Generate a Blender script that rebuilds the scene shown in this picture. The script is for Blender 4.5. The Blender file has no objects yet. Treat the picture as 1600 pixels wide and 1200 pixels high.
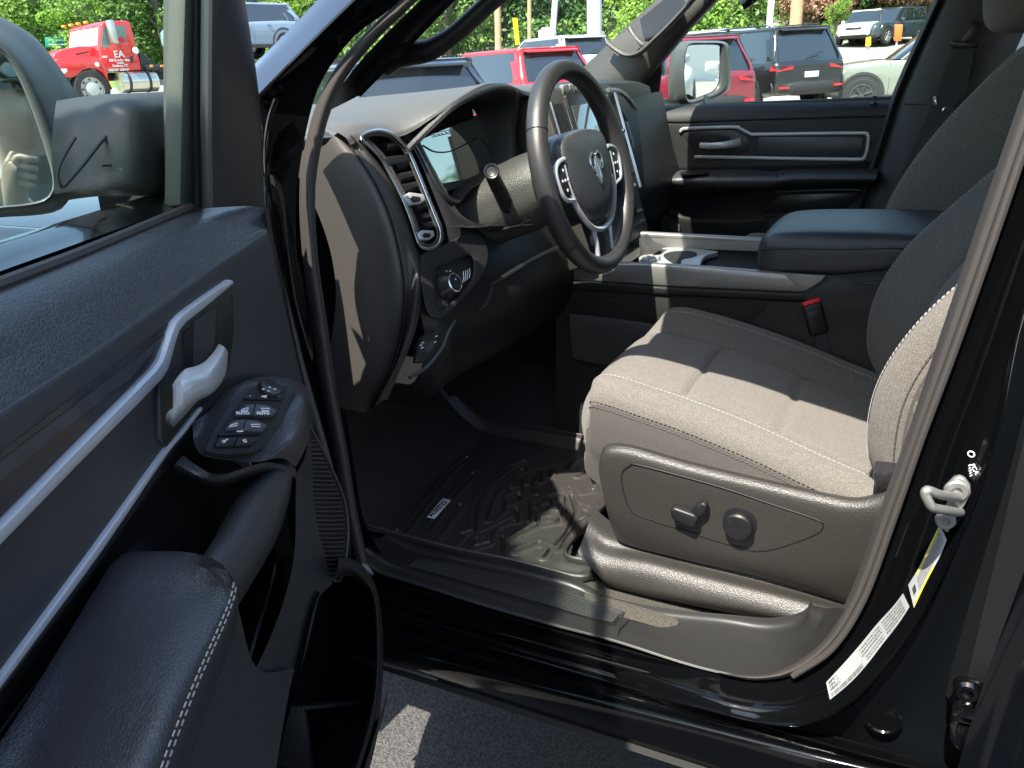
import bpy, bmesh, math, random
from mathutils import Vector, Matrix
random.seed(7)
V = Vector
S = bpy.context.scene
COL = S.collection

# ---------------------------------------------------------------- camera
FL = 1214.35                                   # focal length in photo pixels (1600 wide)
CAM = V((-1.76678, .08908, 1.46121))
yw, pt, rl = map(math.radians, (28.679, 22.0563, -3.27377))
F_ = V((math.cos(pt) * math.cos(yw), math.cos(pt) * math.sin(yw), -math.sin(pt)))
R0 = V((math.sin(yw), -math.cos(yw), 0))
U0 = R0.cross(F_)
R_ = math.cos(rl) * R0 + math.sin(rl) * U0
U_ = -math.sin(rl) * R0 + math.cos(rl) * U0
cd = bpy.data.cameras.new('camera')
cam = bpy.data.objects.new('camera', cd)
COL.objects.link(cam)
M = Matrix((R_, U_, -F_)).transposed().to_4x4()
M.translation = CAM
cam.matrix_world = M
cd.sensor_width = 36
cd.lens = FL / 1600 * 36
cd.clip_start = .02
cd.clip_end = 1500
S.camera = cam

# ---------------------------------------------------------------- sky, sun, exposure
SUN_DIR = V((-.62, .06, 1.0)).normalized()    # towards the sun
w = bpy.data.worlds.new('World')
S.world = w
w.use_nodes = True
nt = w.node_tree
bg = nt.nodes['Background']
sky = nt.nodes.new('ShaderNodeTexSky')
sky.sky_type = 'NISHITA'
sky.sun_disc = False
sky.sun_elevation = math.asin(SUN_DIR.z)
sky.sun_rotation = math.atan2(SUN_DIR.x, SUN_DIR.y)
sky.air_density = 1.2
sky.dust_density = 1.5
nt.links.new(sky.outputs[0], bg.inputs[0])
bg.inputs[1].default_value = .15
ld = bpy.data.lights.new('sun', 'SUN')
ld.energy = 5
ld.angle = math.radians(.5)
ld.color = (1, .93, .82)
lo = bpy.data.objects.new('sun', ld)
COL.objects.link(lo)
lo.rotation_euler = SUN_DIR.to_track_quat('Z', 'Y').to_euler()
S.view_settings.view_transform = 'Standard'
S.view_settings.look = 'None'
S.view_settings.gamma = 1
S.view_settings.exposure = 1.8
S.render.engine = 'CYCLES'
S.cycles.max_bounces = 8
S.cycles.transparent_max_bounces = 12
S.cycles.sample_clamp_indirect = 6

# ---------------------------------------------------------------- measuring helpers
def ray(px, py):
    return F_ + R_ * ((px - 800) / FL) - U_ * ((py - 600) / FL)

def P(px, py, x=None, y=None, z=None):
    d = ray(px, py)
    for k, v in ((0, x), (1, y), (2, z)):
        if v is not None:
            return CAM + d * ((v - CAM[k]) / d[k])

def PN(px, py, o, n):
    d = ray(px, py)
    o, n = V(o), V(n)
    return CAM + d * ((o - CAM).dot(n) / d.dot(n))

XH, YH, PH = 1.04425, 1.07922, math.radians(66.836)
cP, sP = math.cos(PH), math.sin(PH)
def DW(u, z, xd):                              # open driver's door: along it, height, distance from the cab's middle when shut
    a, b = XH - xd, -u
    return V((-XH + cP * a + sP * b, YH - sP * a + cP * b, z))
DN = (DW(0, 0, 1) - DW(0, 0, 0)).normalized()  # outward normal of the door
def D(px, py, xd):
    return PN(px, py, DW(0, 0, xd), DN)
def DU(px, py, xd):
    w_ = D(px, py, xd)
    X, Y = w_.x + XH, w_.y - YH
    return (-(sP * X + cP * Y), w_.z)
def dr(xd, pts): return [D(a, b, xd) for a, b in pts]
def xr(x, pts): return [P(a, b, x=x) for a, b in pts]
def yr(y, pts): return [P(a, b, y=y) for a, b in pts]
def zr(z, pts): return [P(a, b, z=z) for a, b in pts]

# ---------------------------------------------------------------- curves
def cr(p0, p1, p2, p3, t):
    return .5 * ((2 * p1) + (p2 - p0) * t + (2 * p0 - 5 * p1 + 4 * p2 - p3) * t * t + (3 * p1 - p0 - 3 * p2 + p3) * t ** 3)

def crv(pts, m=6, closed=False):
    pts = [V(p) for p in pts]
    n = len(pts)
    if n < 2: return pts
    out = []
    rng = range(n) if closed else range(n - 1)
    for i in rng:
        if closed:
            a, b, c, d = pts[i - 1], pts[i], pts[(i + 1) % n], pts[(i + 2) % n]
        else:
            b, c = pts[i], pts[i + 1]
            a = pts[i - 1] if i else b * 2 - c
            d = pts[i + 2] if i + 2 < n else c * 2 - b
        for k in range(m):
            out.append(cr(a, b, c, d, k / m))
    if not closed: out.append(pts[-1].copy())
    return out

def resample(pts, n, closed=False):
    q = list(pts) + ([pts[0]] if closed else [])
    L = [0]
    for a, b in zip(q, q[1:]): L.append(L[-1] + (b - a).length)
    T = L[-1]
    out = []
    j = 0
    cnt = n if closed else n - 1
    for i in range(n):
        s = T * i / cnt
        while j < len(q) - 2 and L[j + 1] < s: j += 1
        d = L[j + 1] - L[j]
        out.append(q[j].lerp(q[j + 1], (s - L[j]) / d if d else 0))
    return out

# ---------------------------------------------------------------- objects
def link(name, bm, mat, parent=None, smooth=35, recalc=True):
    if recalc: bmesh.ops.recalc_face_normals(bm, faces=bm.faces)
    me = bpy.data.meshes.new(name)
    bm.to_mesh(me)
    bm.free()
    for m_ in (mat if isinstance(mat, (list, tuple)) else [mat]): me.materials.append(m_)
    if smooth:
        for p in me.polygons: p.use_smooth = True
        try: me.set_sharp_from_angle(angle=math.radians(smooth))
        except Exception: pass
    o = bpy.data.objects.new(name, me)
    COL.objects.link(o)
    if parent: o.parent = parent
    return o

def tag(o, label, cat=None, group=None, kind=None):
    if label: o['label'] = label
    if cat: o['category'] = cat
    if group: o['group'] = group
    if kind: o['kind'] = kind
    return o

def thing(name, label, cat, loc=(0, 0, 0), group=None):
    o = bpy.data.objects.new(name, None)
    COL.objects.link(o)
    o.location = loc
    o.empty_display_size = .1
    return tag(o, label, cat, group)

def NB(): return bmesh.new()

def grid(bm, rows, cu=False, cv=False, mi=0):
    vs = [[bm.verts.new(p) for p in r] for r in rows]
    nr, nc = len(vs), len(vs[0])
    for i in range(nr if cv else nr - 1):
        for j in range(nc if cu else nc - 1):
            a, b = vs[i], vs[(i + 1) % nr]
            q = [a[j], a[(j + 1) % nc], b[(j + 1) % nc], b[j]]
            try:
                f = bm.faces.new(q); f.material_index = mi
            except ValueError: pass
    return vs

def srows(rows, n=40, m=5, m1=6, cu=False, cv=False):
    rs = [resample(crv(r, m1, cu), n, cu) for r in rows]
    cols = [crv([r[j] for r in rs], m, cv) for j in range(n)]
    return [[cols[j][i] for j in range(n)] for i in range(len(cols[0]))]

def surf(name, rows, mat, parent=None, n=40, m=5, thick=0, cu=False, cv=False, hole=None, smooth=40, m1=6, disp=None):
    bm = NB()
    g = srows(rows, n, m, m1, cu, cv)
    if disp: g = [[disp(p) for p in r] for r in g]
    grid(bm, g, cu, cv)
    if hole:
        kill = [f for f in bm.faces if hole(f.calc_center_median())]
        bmesh.ops.delete(bm, geom=kill, context='FACES')
    o = link(name, bm, mat, parent, smooth)
    if thick:
        md = o.modifiers.new('s', 'SOLIDIFY'); md.thickness = thick; md.offset = 0
    return o

def rsurf(bm, rows, n=20, m=3, m1=3, mi=0, cu=False, cv=False):
    grid(bm, srows(rows, n, m, m1, cu, cv), cu, cv, mi)

def bevel(bm, wd, seg=2, ang=30, geom=None):
    es = [e for e in (geom or bm.edges) if len(e.link_faces) == 2 and e.calc_face_angle(0) > math.radians(ang)]
    if es: bmesh.ops.bevel(bm, geom=es, offset=wd, segments=seg, profile=.5, affect='EDGES', clamp_overlap=True)

def prism(bm, pts, off, bv=0, seg=2, mi=0, curve=0, closed=True):
    """outline pts (3D) pushed along the vector off; bevelled"""
    if curve: pts = crv(pts, curve, True)
    b2 = NB()
    a = [b2.verts.new(p) for p in pts]
    b = [b2.verts.new(V(p) + V(off)) for p in pts]
    n = len(a)
    b2.faces.new(a); b2.faces.new(list(reversed(b)))
    for i in range(n): b2.faces.new((a[i], b[i], b[(i + 1) % n], a[(i + 1) % n]))
    bmesh.ops.recalc_face_normals(b2, faces=b2.faces)
    if bv: bevel(b2, bv, seg)
    merge(bm, b2, mi)

def merge(bm, b2, mi=0, mat=None):
    me = bpy.data.meshes.new('tmp')
    if mi:
        for f in b2.faces: f.material_index = mi
    if mat is not None: bmesh.ops.transform(b2, matrix=mat, verts=b2.verts)
    b2.to_mesh(me); b2.free()
    bm.from_mesh(me)
    bpy.data.meshes.remove(me)

def box(bm, c, s, rot=None, bv=0, seg=2, mi=0):
    b2 = NB()
    bmesh.ops.create_cube(b2, size=1)
    bmesh.ops.scale(b2, vec=V(s), verts=b2.verts)
    if bv: bevel(b2, bv, seg)
    mt = Matrix.Translation(V(c))
    if rot is not None: mt = mt @ (rot if isinstance(rot, Matrix) else Matrix.Rotation(rot, 4, 'Z'))
    merge(bm, b2, mi, mt)

def tube(bm, path, r, seg=10, closed=False, mi=0, up=None, cap=True, flat=1.0):
    """sweep a circle (or an ellipse: flat = second radius / first, second along up)"""
    path = [V(p) for p in path]
    n = len(path)
    rad = r if callable(r) else (lambda t: r)
    rows = []
    T = []
    for i in range(n):
        a = path[i - 1] if (i or closed) else path[0]
        b = path[(i + 1) % n] if (i < n - 1 or closed) else path[-1]
        T.append((b - a).normalized())
    nrm = V(up) if up is not None else T[0].orthogonal()
    for i in range(n):
        t = T[i]
        if up is not None: nn = (V(up) - t * V(up).dot(t))
        else: nn = nrm - t * nrm.dot(t)
        if nn.length < 1e-6: nn = t.orthogonal()
        nn.normalize(); nrm = nn if up is None else nrm
        bb = t.cross(nn)
        rr = rad(i / max(1, n - 1))
        rows.append([path[i] + bb * (rr * math.cos(k * 2 * math.pi / seg)) + nn * (rr * flat * math.sin(k * 2 * math.pi / seg)) for k in range(seg)])
    vs = grid(bm, rows, cu=True, cv=closed, mi=mi)
    if cap and not closed:
        for ring in (vs[0], vs[-1]):
            try: f = bm.faces.new(ring); f.material_index = mi
            except ValueError: pass

def frame_mat(o, z, x=None):
    z = V(z).normalized()
    x = V(x) if x is not None else z.orthogonal()
    x = (x - z * x.dot(z)).normalized()
    y = z.cross(x)
    m_ = Matrix((x, y, z)).transposed().to_4x4()
    m_.translation = V(o)
    return m_

def lathe(bm, prof, mt, seg=24, mi=0):
    rows = [[mt @ V((r * math.cos(k * 2 * math.pi / seg), r * math.sin(k * 2 * math.pi / seg), z)) for k in range(seg)] for r, z in prof]
    grid(bm, rows, cu=True, mi=mi)

def inside(poly):
    def f(x, y):
        c = False
        for i in range(len(poly)):
            (x1, y1), (x2, y2) = poly[i - 1], poly[i]
            if (y1 > y) != (y2 > y) and x < (x2 - x1) * (y - y1) / (y2 - y1) + x1: c = not c
        return c
    return f

def stitches(name, path, mat, parent, ln=.0045, gap=.0025, r=.0008, off=V((0, 0, 0))):
    path = [V(p) for p in path]
    L = sum((b - a).length for a, b in zip(path, path[1:]))
    n = max(2, int(L / (ln + gap)))
    pts = resample(path, n * 2)
    bm = NB()
    for i in range(0, len(pts) - 1, 2):
        a, b = pts[i] + off, pts[i + 1] + off
        b = a + (b - a).normalized() * ln
        tube(bm, [a, a.lerp(b, .5) , b], r, 5)
    return link(name, bm, mat, parent)

def text(bm, s, mt, size, depth=.0004, mi=0, align='CENTER', bold=0):
    cu = bpy.data.curves.new('t', 'FONT')
    cu.body = s; cu.size = size; cu.extrude = depth; cu.align_x = align; cu.align_y = 'CENTER'; cu.offset = bold
    o = bpy.data.objects.new('t', cu)
    COL.objects.link(o)
    dg = bpy.context.evaluated_depsgraph_get()
    me = o.evaluated_get(dg).to_mesh()
    b2 = NB(); b2.from_mesh(me)
    o.evaluated_get(dg).to_mesh_clear()
    merge(bm, b2, mi, mt)
    bpy.data.objects.remove(o); bpy.data.curves.remove(cu)
# ---------------------------------------------------------------- materials
def mk(name, col, rough=.5, metal=0, coat=0, coat_r=.05, spec=.5, bump=None, var=None, sheen=0, emis=None, trans=0):
    """bump = list of (kind, scale, strength, distance); var = (scale, amount, second colour)"""
    m = bpy.data.materials.new(name)
    m.use_nodes = True
    N, L = m.node_tree.nodes, m.node_tree.links
    b = N['Principled BSDF']
    b.inputs['Base Color'].default_value = (*col, 1)
    b.inputs['Roughness'].default_value = rough
    b.inputs['Metallic'].default_value = metal
    b.inputs['Coat Weight'].default_value = coat
    b.inputs['Coat Roughness'].default_value = coat_r
    b.inputs['Specular IOR Level'].default_value = spec
    if sheen:
        b.inputs['Sheen Weight'].default_value = sheen
        b.inputs['Sheen Roughness'].default_value = .5
    if emis:
        b.inputs['Emission Color'].default_value = (*emis[0], 1)
        b.inputs['Emission Strength'].default_value = emis[1]
    tc = N.new('ShaderNodeTexCoord')
    if var:
        n = N.new('ShaderNodeTexNoise')
        n.inputs['Scale'].default_value = var[0]
        n.inputs['Detail'].default_value = 6
        L.new(tc.outputs['Object'], n.inputs['Vector'])
        rp = N.new('ShaderNodeMapRange')
        rp.inputs[1].default_value = .5 - .5 / max(var[1], .01) * .5 if False else .35
        rp.inputs[2].default_value = .65
        L.new(n.outputs[0], rp.inputs[0])
        mx = N.new('ShaderNodeMix'); mx.data_type = 'RGBA'
        mx.inputs['A'].default_value = (*col, 1)
        c2 = tuple(a + (b_ - a) * var[1] for a, b_ in zip(col, var[2]))
        mx.inputs['B'].default_value = (*c2, 1)
        L.new(rp.outputs[0], mx.inputs['Factor'])
        L.new(mx.outputs['Result'], b.inputs['Base Color'])
    prev = None
    for kind, sc, st, dist in (bump or []):
        if kind == 'noise':
            t = N.new('ShaderNodeTexNoise'); t.inputs['Detail'].default_value = 3; t.inputs['Scale'].default_value = sc; out = t.outputs[0]
        elif kind == 'wave':
            t = N.new('ShaderNodeTexWave'); t.inputs['Scale'].default_value = sc; out = t.outputs[0]
        else:
            t = N.new('ShaderNodeTexVoronoi'); t.inputs['Scale'].default_value = sc
            t.feature = 'DISTANCE_TO_EDGE' if kind == 'crack' else 'F1'; out = t.outputs[0]
            if kind == 'crack':
                cl = N.new('ShaderNodeClamp'); cl.inputs['Max'].default_value = .18
                L.new(out, cl.inputs[0]); out = cl.outputs[0]
        L.new(tc.outputs['Object'], t.inputs['Vector'])
        bp = N.new('ShaderNodeBump')
        bp.inputs['Strength'].default_value = st
        bp.inputs['Distance'].default_value = dist
        L.new(out, bp.inputs['Height'])
        if prev: L.new(prev.outputs[0], bp.inputs['Normal'])
        prev = bp
    if prev: L.new(prev.outputs[0], b.inputs['Normal'])
    return m

def mk_glass(name, tint, refl=.06):
    m = bpy.data.materials.new(name)
    m.use_nodes = True
    N, L = m.node_tree.nodes, m.node_tree.links
    N.remove(N['Principled BSDF'])
    out = N['Material Output']
    tr = N.new('ShaderNodeBsdfTransparent'); tr.inputs[0].default_value = (*tint, 1)
    gl = N.new('ShaderNodeBsdfGlossy'); gl.inputs['Roughness'].default_value = .01
    lw = N.new('ShaderNodeLayerWeight'); lw.inputs[0].default_value = .5
    pw = N.new('ShaderNodeMath'); pw.operation = 'POWER'; pw.inputs[1].default_value = 6
    L.new(lw.outputs['Facing'], pw.inputs[0])
    ma = N.new('ShaderNodeMath'); ma.operation = 'MULTIPLY_ADD'; ma.inputs[1].default_value = .4; ma.inputs[2].default_value = refl
    L.new(pw.outputs[0], ma.inputs[0])
    mx = N.new('ShaderNodeMixShader')
    L.new(ma.outputs[0], mx.inputs[0]); L.new(tr.outputs[0], mx.inputs[1]); L.new(gl.outputs[0], mx.inputs[2])
    L.new(mx.outputs[0], out.inputs[0])
    return m

GR = [('vor', 520, .5, .0009), ('noise', 160, .3, .0012)]            # moulded grain
LE = [('crack', 300, .7, .0016), ('noise', 50, .3, .003)]            # leather grain
m_card = mk('door_card_vinyl', (.034, .035, .038), .34, bump=[('crack', 230, .7, .0018), ('noise', 40, .25, .003)])
m_blue = mk('door_card_lower', (.031, .032, .036), .42, bump=[('noise', 700, .15, .0004)])
m_plas = mk('moulded_plastic', (.014, .014, .0145), .5, spec=.35, bump=GR)
m_dplas = mk('dark_plastic', (.007, .007, .008), .45, spec=.4, bump=[('noise', 900, .2, .0003)])
m_smooth = mk('smooth_black_plastic', (.014, .014, .015), .28)
m_gloss = mk('piano_black', (.004, .004, .005), .06, coat=.6, coat_r=.02)
m_pad = mk('dash_pad', (.062, .060, .056), .5, bump=GR)
m_bezel = mk('dash_bezel', (.036, .034, .031), .45, bump=[('vor', 480, .6, .0011)])
m_shield = mk('seat_shield_plastic', (.021, .0197, .0178), .42, bump=[('vor', 560, .5, .0009), ('noise', 30, .2, .003)])
m_leather = mk('armrest_leather', (.030, .031, .035), .36, bump=LE)
m_wheel = mk('wheel_leather', (.022, .021, .021), .40, bump=[('crack', 500, .5, .0008)])
m_rubber = mk('seal_rubber', (.034, .030, .028), .62, bump=[('noise', 900, .35, .0005)])
m_mat = mk('mat_rubber', (.026, .024, .023), .45, bump=[('noise', 500, .3, .0004), ('noise', 30, .2, .003)])
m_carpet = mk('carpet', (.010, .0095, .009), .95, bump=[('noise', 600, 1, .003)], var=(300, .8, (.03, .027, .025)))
m_paint = mk('black_paint', (.0018, .002, .0024), .12, spec=.4, coat=.7, coat_r=.02)
m_jamb = mk('jamb_paint', (.0018, .002, .0024), .12, spec=.25, coat=.35, coat_r=.03, bump=[('noise', 30, .05, .01)])
m_chrome = mk('satin_chrome', (.55, .55, .55), .24, metal=1)
m_silver = mk('silver_paint', (.38, .39, .41), .32, metal=.35, bump=[('noise', 1500, .08, .0002)])
m_dsilver = mk('console_satin_trim', (.25, .24, .23), .35, metal=.6)
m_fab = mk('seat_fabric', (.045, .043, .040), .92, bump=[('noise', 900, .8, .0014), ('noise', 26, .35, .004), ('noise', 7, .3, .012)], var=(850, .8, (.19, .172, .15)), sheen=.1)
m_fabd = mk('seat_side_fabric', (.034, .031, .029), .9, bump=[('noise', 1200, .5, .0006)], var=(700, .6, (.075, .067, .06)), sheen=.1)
m_thread = mk('thread', (.26, .25, .235), .8)
m_dthread = mk('dark_thread', (.05, .045, .04), .8)
m_zinc = mk('zinc_plate', (.27, .265, .25), .42, metal=.7, bump=[('noise', 300, .1, .0005)])
m_label = mk('label_paper', (.27, .28, .285), .45, bump=[('noise', 200, .1, .0005)])
m_ink = mk('label_ink', (.03, .03, .035), .6)
m_yellow = mk('label_yellow', (.55, .45, .01), .5)
m_orange = mk('orange_mark', (.8, .3, .04), .5)
m_red = mk('buckle_red', (.65, .02, .02), .4)
m_white = mk('white_mark', (.6, .6, .6), .5)
m_glass = mk_glass('clear_glass', (.88, .94, .90), .008)
m_mirror = mk('mirror_glass', (.85, .9, .9), .02, metal=1)
m_web = mk('belt_webbing', (.02, .02, .021), .7, bump=[('noise', 800, .4, .0005)])
m_screen = mk('display_glass', (.30, .32, .31), .04, metal=.85)
m_black = mk('matte_black', (.004, .004, .004), .8)
# ================================================================ the pickup truck
TR = thing('pickup_truck', 'black pickup truck filling the photo, driver door open on its dark cabin', 'pickup truck')

# ---------------------------------------------------------------- open driver's door
def ext(pts, k=1.0):                            # carry a traced edge on past the picture's border
    pts = [V(p) for p in pts]
    return [pts[0] + (pts[0] - pts[1]).normalized() * k] + pts
c0 = ext(dr(.868, [(0, 449), (124, 400), (240, 351), (297, 326), (322, 322)]) + [D(370, 316, .85)], .45)
c1 = ext(dr(.850, [(0, 466), (124, 414), (240, 362), (300, 336), (350, 324), (400, 318)]), .45)
c2 = ext(dr(.832, [(0, 510), (130, 443), (240, 382), (330, 340), (380, 326), (412, 324)]), .45)
c3 = ext(dr(.818, [(0, 580), (140, 490), (250, 420), (340, 368), (390, 345), (415, 337)]), .45)
c4 = ext(dr(.806, [(0, 640), (150, 542), (250, 470), (344, 403), (390, 375), (417, 360)]), .45)
c5 = ext(dr(.800, [(0, 655), (150, 556), (250, 484), (344, 415), (392, 385), (419, 368)]), .45)
c6 = ext(dr(.800, [(0, 760), (150, 640), (250, 560), (350, 470), (400, 440), (438, 450)]), .45)
c7 = ext(dr(.802, [(0, 900), (150, 760), (245, 660), (340, 560), (400, 530), (458, 540)]), .45)
c8 = ext(dr(.800, [(0, 1062), (150, 856), (247, 716), (311, 640), (390, 585), (475, 610)]), .45)
c9 = ext(dr(.812, [(0, 1085), (160, 872), (262, 726), (320, 662), (400, 625), (482, 665)]), .45)
door = surf('driver_door', [c0, c1, c2, c3, c4], m_card, TR, n=60, m=6)
tag(door, 'black driver door swung open with silver trimmed inner panel')
surf('door_inner_panel', [c4, c5, c6, c7, c8, c9], m_blue, door, n=60, m=5)
# outer steel skin of the door, and its edge by the hinge
bm = NB()
for a, b in (((1.13, .42), (1.13, 1.34)),):
    sk = [[DW(u, z, xd) for u in (-.02, .1, .4, .8, 1.15)] for z, xd in ((.42, .93), (.6, .965), (.9, .975), (1.15, .965), (1.335, .925), (1.335, .872))]
    rsurf(bm, sk, 20, 4)
    rsurf(bm, [[DW(-.02, z, xd) for z in (.42, .8, 1.1, 1.33)] for xd in (.95, .90, .855)], 12, 3)
    rsurf(bm, [[DW(1.15, z, xd) for z in (.42, .8, 1.1, 1.33)] for xd in (.97, .88, .80)], 12, 3)
link('door_skin', bm, m_paint, door)
# glass run and window frame in front
def dz(px, py, off=0.0):                                 # the door glass leans in: distance from the middle falls with height
    xd = .868
    for _ in range(4):
        z = D(px, py, xd).z
        xd = .868 - off - max(0, z - 1.33) * .17
    return D(px, py, xd)
bm = NB()
prism(bm, [dz(282, 322), dz(285, 160), dz(290, 0), dz(293, -90), dz(308, -90), dz(305, 0), dz(303, 160), dz(305, 326)], DN * .02, .003)
prism(bm, [dz(309, 326), dz(306, 160), dz(308, 0), dz(310, -90), dz(322, -90), dz(320, 0), dz(319, 160), dz(322, 326)], DN * .02, .004)
prism(bm, [dz(300, 326) + DN * .022, dz(298, 160) + DN * .022, dz(300, -90) + DN * .022, dz(345, -90) + DN * .022, dz(345, 160) + DN * .022, dz(345, 326) + DN * .022], DN * .01)
link('window_channel', bm, mk('window_channel_rubber', (.05, .055, .05), .6), door)
bm = NB()
rsurf(bm, [[dz(314, 327, .0), dz(312, 160, .0), dz(313, 0, .0), dz(314, -120, .0)],
           [dz(320, 326, .03), dz(317, 160, .03), dz(318, 0, .03), dz(318, -120, .03)],
           [dz(340, 324, .045), dz(338, 160, .045), dz(338, 0, .045), dz(338, -120, .045)],
           [dz(385, 322, .045), dz(380, 160, .045), dz(368, 0, .045), dz(358, -120, .045)],
           [dz(411, 324, .035), dz(403, 160, .035), dz(380, 0, .035), dz(365, -120, .035)],
           [dz(413, 324, .015), dz(406, 160, .015), dz(383, 0, .015), dz(366, -120, .015)]], 24, 4)
link('window_pillar_trim', bm, mk('pillar_trim_plastic', (.016, .015, .016), .45, bump=[('noise', 500, .1, .0004)]), door)
bm = NB()
prism(bm, [DW(.17, 1.30, .872), DW(1.16, 1.30, .872), DW(1.16, 1.60, .826), DW(.95, 1.86, .782), DW(.60, 1.88, .778), DW(.08, 1.60, .826)], DN * .004)
link('door_window', bm, m_glass, door)
# header of the window frame, out of the picture but casting shade
bm = NB()
tube(bm, crv([DW(1.16, 1.33, .87), DW(1.15, 1.60, .826), DW(.95, 1.88, .785), DW(.60, 1.90, .78), DW(.30, 1.76, .80), DW(.08, 1.60, .83)], 6), .011, 8)
link('window_frame', bm, m_dplas, door)
# seal along the bottom of the glass
bm = NB()
p = crv(ext(dr(.866, [(0, 449), (124, 401), (240, 352), (298, 327)]), .45), 5)
tube(bm, [q + V((0, 0, .002)) for q in p], .006, 8)
tube(bm, [q + V((0, 0, -.001)) + DN * .012 for q in p], .005, 8)
link('window_seal', bm, m_rubber, door)

# silver trim of the panel
def strip(name, a, b, mat, parent, lift=.006, m1=5):
    """ribbon between two traced edges, raised to a soft ridge towards the cabin"""
    n = 60
    A, B = resample(crv(a, m1), n), resample(crv(b, m1), n)
    rows = []
    for t, h in ((0, -.004), (0, lift * .5), (.15, lift), (.5, lift * 1.15), (.85, lift), (1, lift * .5), (1, -.004)):
        rows.append([p.lerp(q, t) - DN * h for p, q in zip(A, B)])
    bm = NB(); grid(bm, rows)
    return link(name, bm, mat, parent)
strip('silver_trim', ext(dr(.799, [(0, 812), (120, 690), (226, 584), (243, 563), (258, 520), (267, 500), (290, 480), (352, 437)]), .45),
      ext(dr(.799, [(0, 842), (125, 715), (240, 600), (255, 578), (268, 530), (278, 510), (300, 492), (358, 444)]), .45), m_silver, door, .006, 3)
strip('lower_silver_trim', ext(dr(.799, [(0, 1050), (150, 846), (247, 711), (280, 672), (309, 636)]), .45),
      ext(dr(.799, [(0, 1066), (155, 859), (250, 718), (283, 678), (311, 641)]), .45), m_silver, door, .004, 3)
# dark graphic insert above the trim
bm = NB()
prism(bm, ext(dr(.7985, [(0, 708), (120, 615), (200, 555), (263, 505)]), .45) + list(reversed(ext(dr(.7985, [(0, 806), (120, 684), (224, 580), (240, 558), (256, 520)]), .45))), DN * .004)
link('dark_insert', bm, mk('dark_insert', (.008, .008, .009), .25, bump=[('noise', 40, .06, .003)], var=(9, .8, (.035, .035, .038))), door)
bm = NB()
prism(bm, ext(dr(.7975, [(0, 722), (120, 632), (200, 572), (258, 522)]), .45) + list(reversed(ext(dr(.7975, [(0, 752), (120, 655), (205, 590), (252, 535)]), .45))), DN * .002)
link('insert_band', bm, mk('insert_band', (.030, .030, .033), .35, var=(30, .6, (.05, .05, .055))), door)
# release handle: cup, lever
bm = NB()
prism(bm, dr(.796, [(250, 585), (262, 570), (275, 520), (300, 495), (357, 448), (366, 462), (367, 520), (362, 560), (350, 600), (330, 626), (306, 642), (262, 700), (252, 690)]), DN * .01, .003)
cup = link('handle_cup', bm, mk('handle_cup_plastic', (.017, .018, .017), .4), door)
bm = NB()
prism(bm, dr(.7945, [(287, 520), (303, 506), (330, 484), (341, 478), (338, 520), (334, 550), (318, 566), (302, 572), (288, 575)]), DN * .002)
link('handle_recess', bm, mk('recess_plastic', (.004, .004, .005), .5), door)
bm = NB()
prism(bm, dr(.7935, [(304, 502), (339, 478), (336, 520), (333, 545), (316, 565), (304, 570)]), DN * .002)
link('handle_recess_wall', bm, mk('recess_wall_plastic', (.028, .029, .033), .4), door)
bm = NB()
top = [D(342, 537, .775), D(332, 552, .765), D(318, 566, .760), D(303, 573, .757), D(290, 576, .757), D(278, 588, .760), D(268, 603, .768)]
mid = [D(350, 542, .762), D(345, 556, .752), D(335, 572, .746), D(323, 590, .744), D(300, 598, .744), D(284, 600, .748), D(270, 606, .758)]
low = [D(356, 550, .764), D(354, 575, .754), D(345, 596, .748), D(327, 614, .746), D(308, 622, .746), D(288, 636, .748), D(270, 652, .758)]
bot = [D(355, 556, .775), D(350, 590, .770), D(340, 606, .766), D(327, 618, .762), D(308, 628, .766), D(290, 648, .768), D(271, 668, .772)]
rsurf(bm, [top, mid, low, bot], 24, 5, 4)
hb = link('door_release_handle', bm, m_silver, door)
md = hb.modifiers.new('s', 'SOLIDIFY'); md.thickness = .008; md.offset = -1
# front edge of the card, down to the speaker
fr_out = [(417, 332), (424, 380), (438, 440), (458, 520), (472, 590), (484, 640), (500, 700), (522, 740), (540, 790), (546, 850), (545, 882)]
fr_in = [(405, 330), (408, 390), (418, 450), (430, 520), (440, 570), (458, 610), (472, 640)]
bm = NB()
rsurf(bm, [dr(.806, [(414, 325), (420, 372), (436, 442), (456, 535), (474, 610), (484, 660), (500, 720), (522, 770), (540, 810), (545, 850), (545, 885)]),
           dr(.83, [(418, 325), (424, 372), (440, 442), (460, 535), (478, 610), (488, 660), (504, 715), (527, 765), (544, 810), (550, 850), (549, 885)]),
           dr(.87, [(420, 325), (428, 372), (444, 442), (464, 535), (482, 610), (492, 655), (508, 710), (530, 760), (548, 805), (553, 850), (553, 885)])], 40, 4)
link('panel_edge', bm, m_dplas, door)

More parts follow.
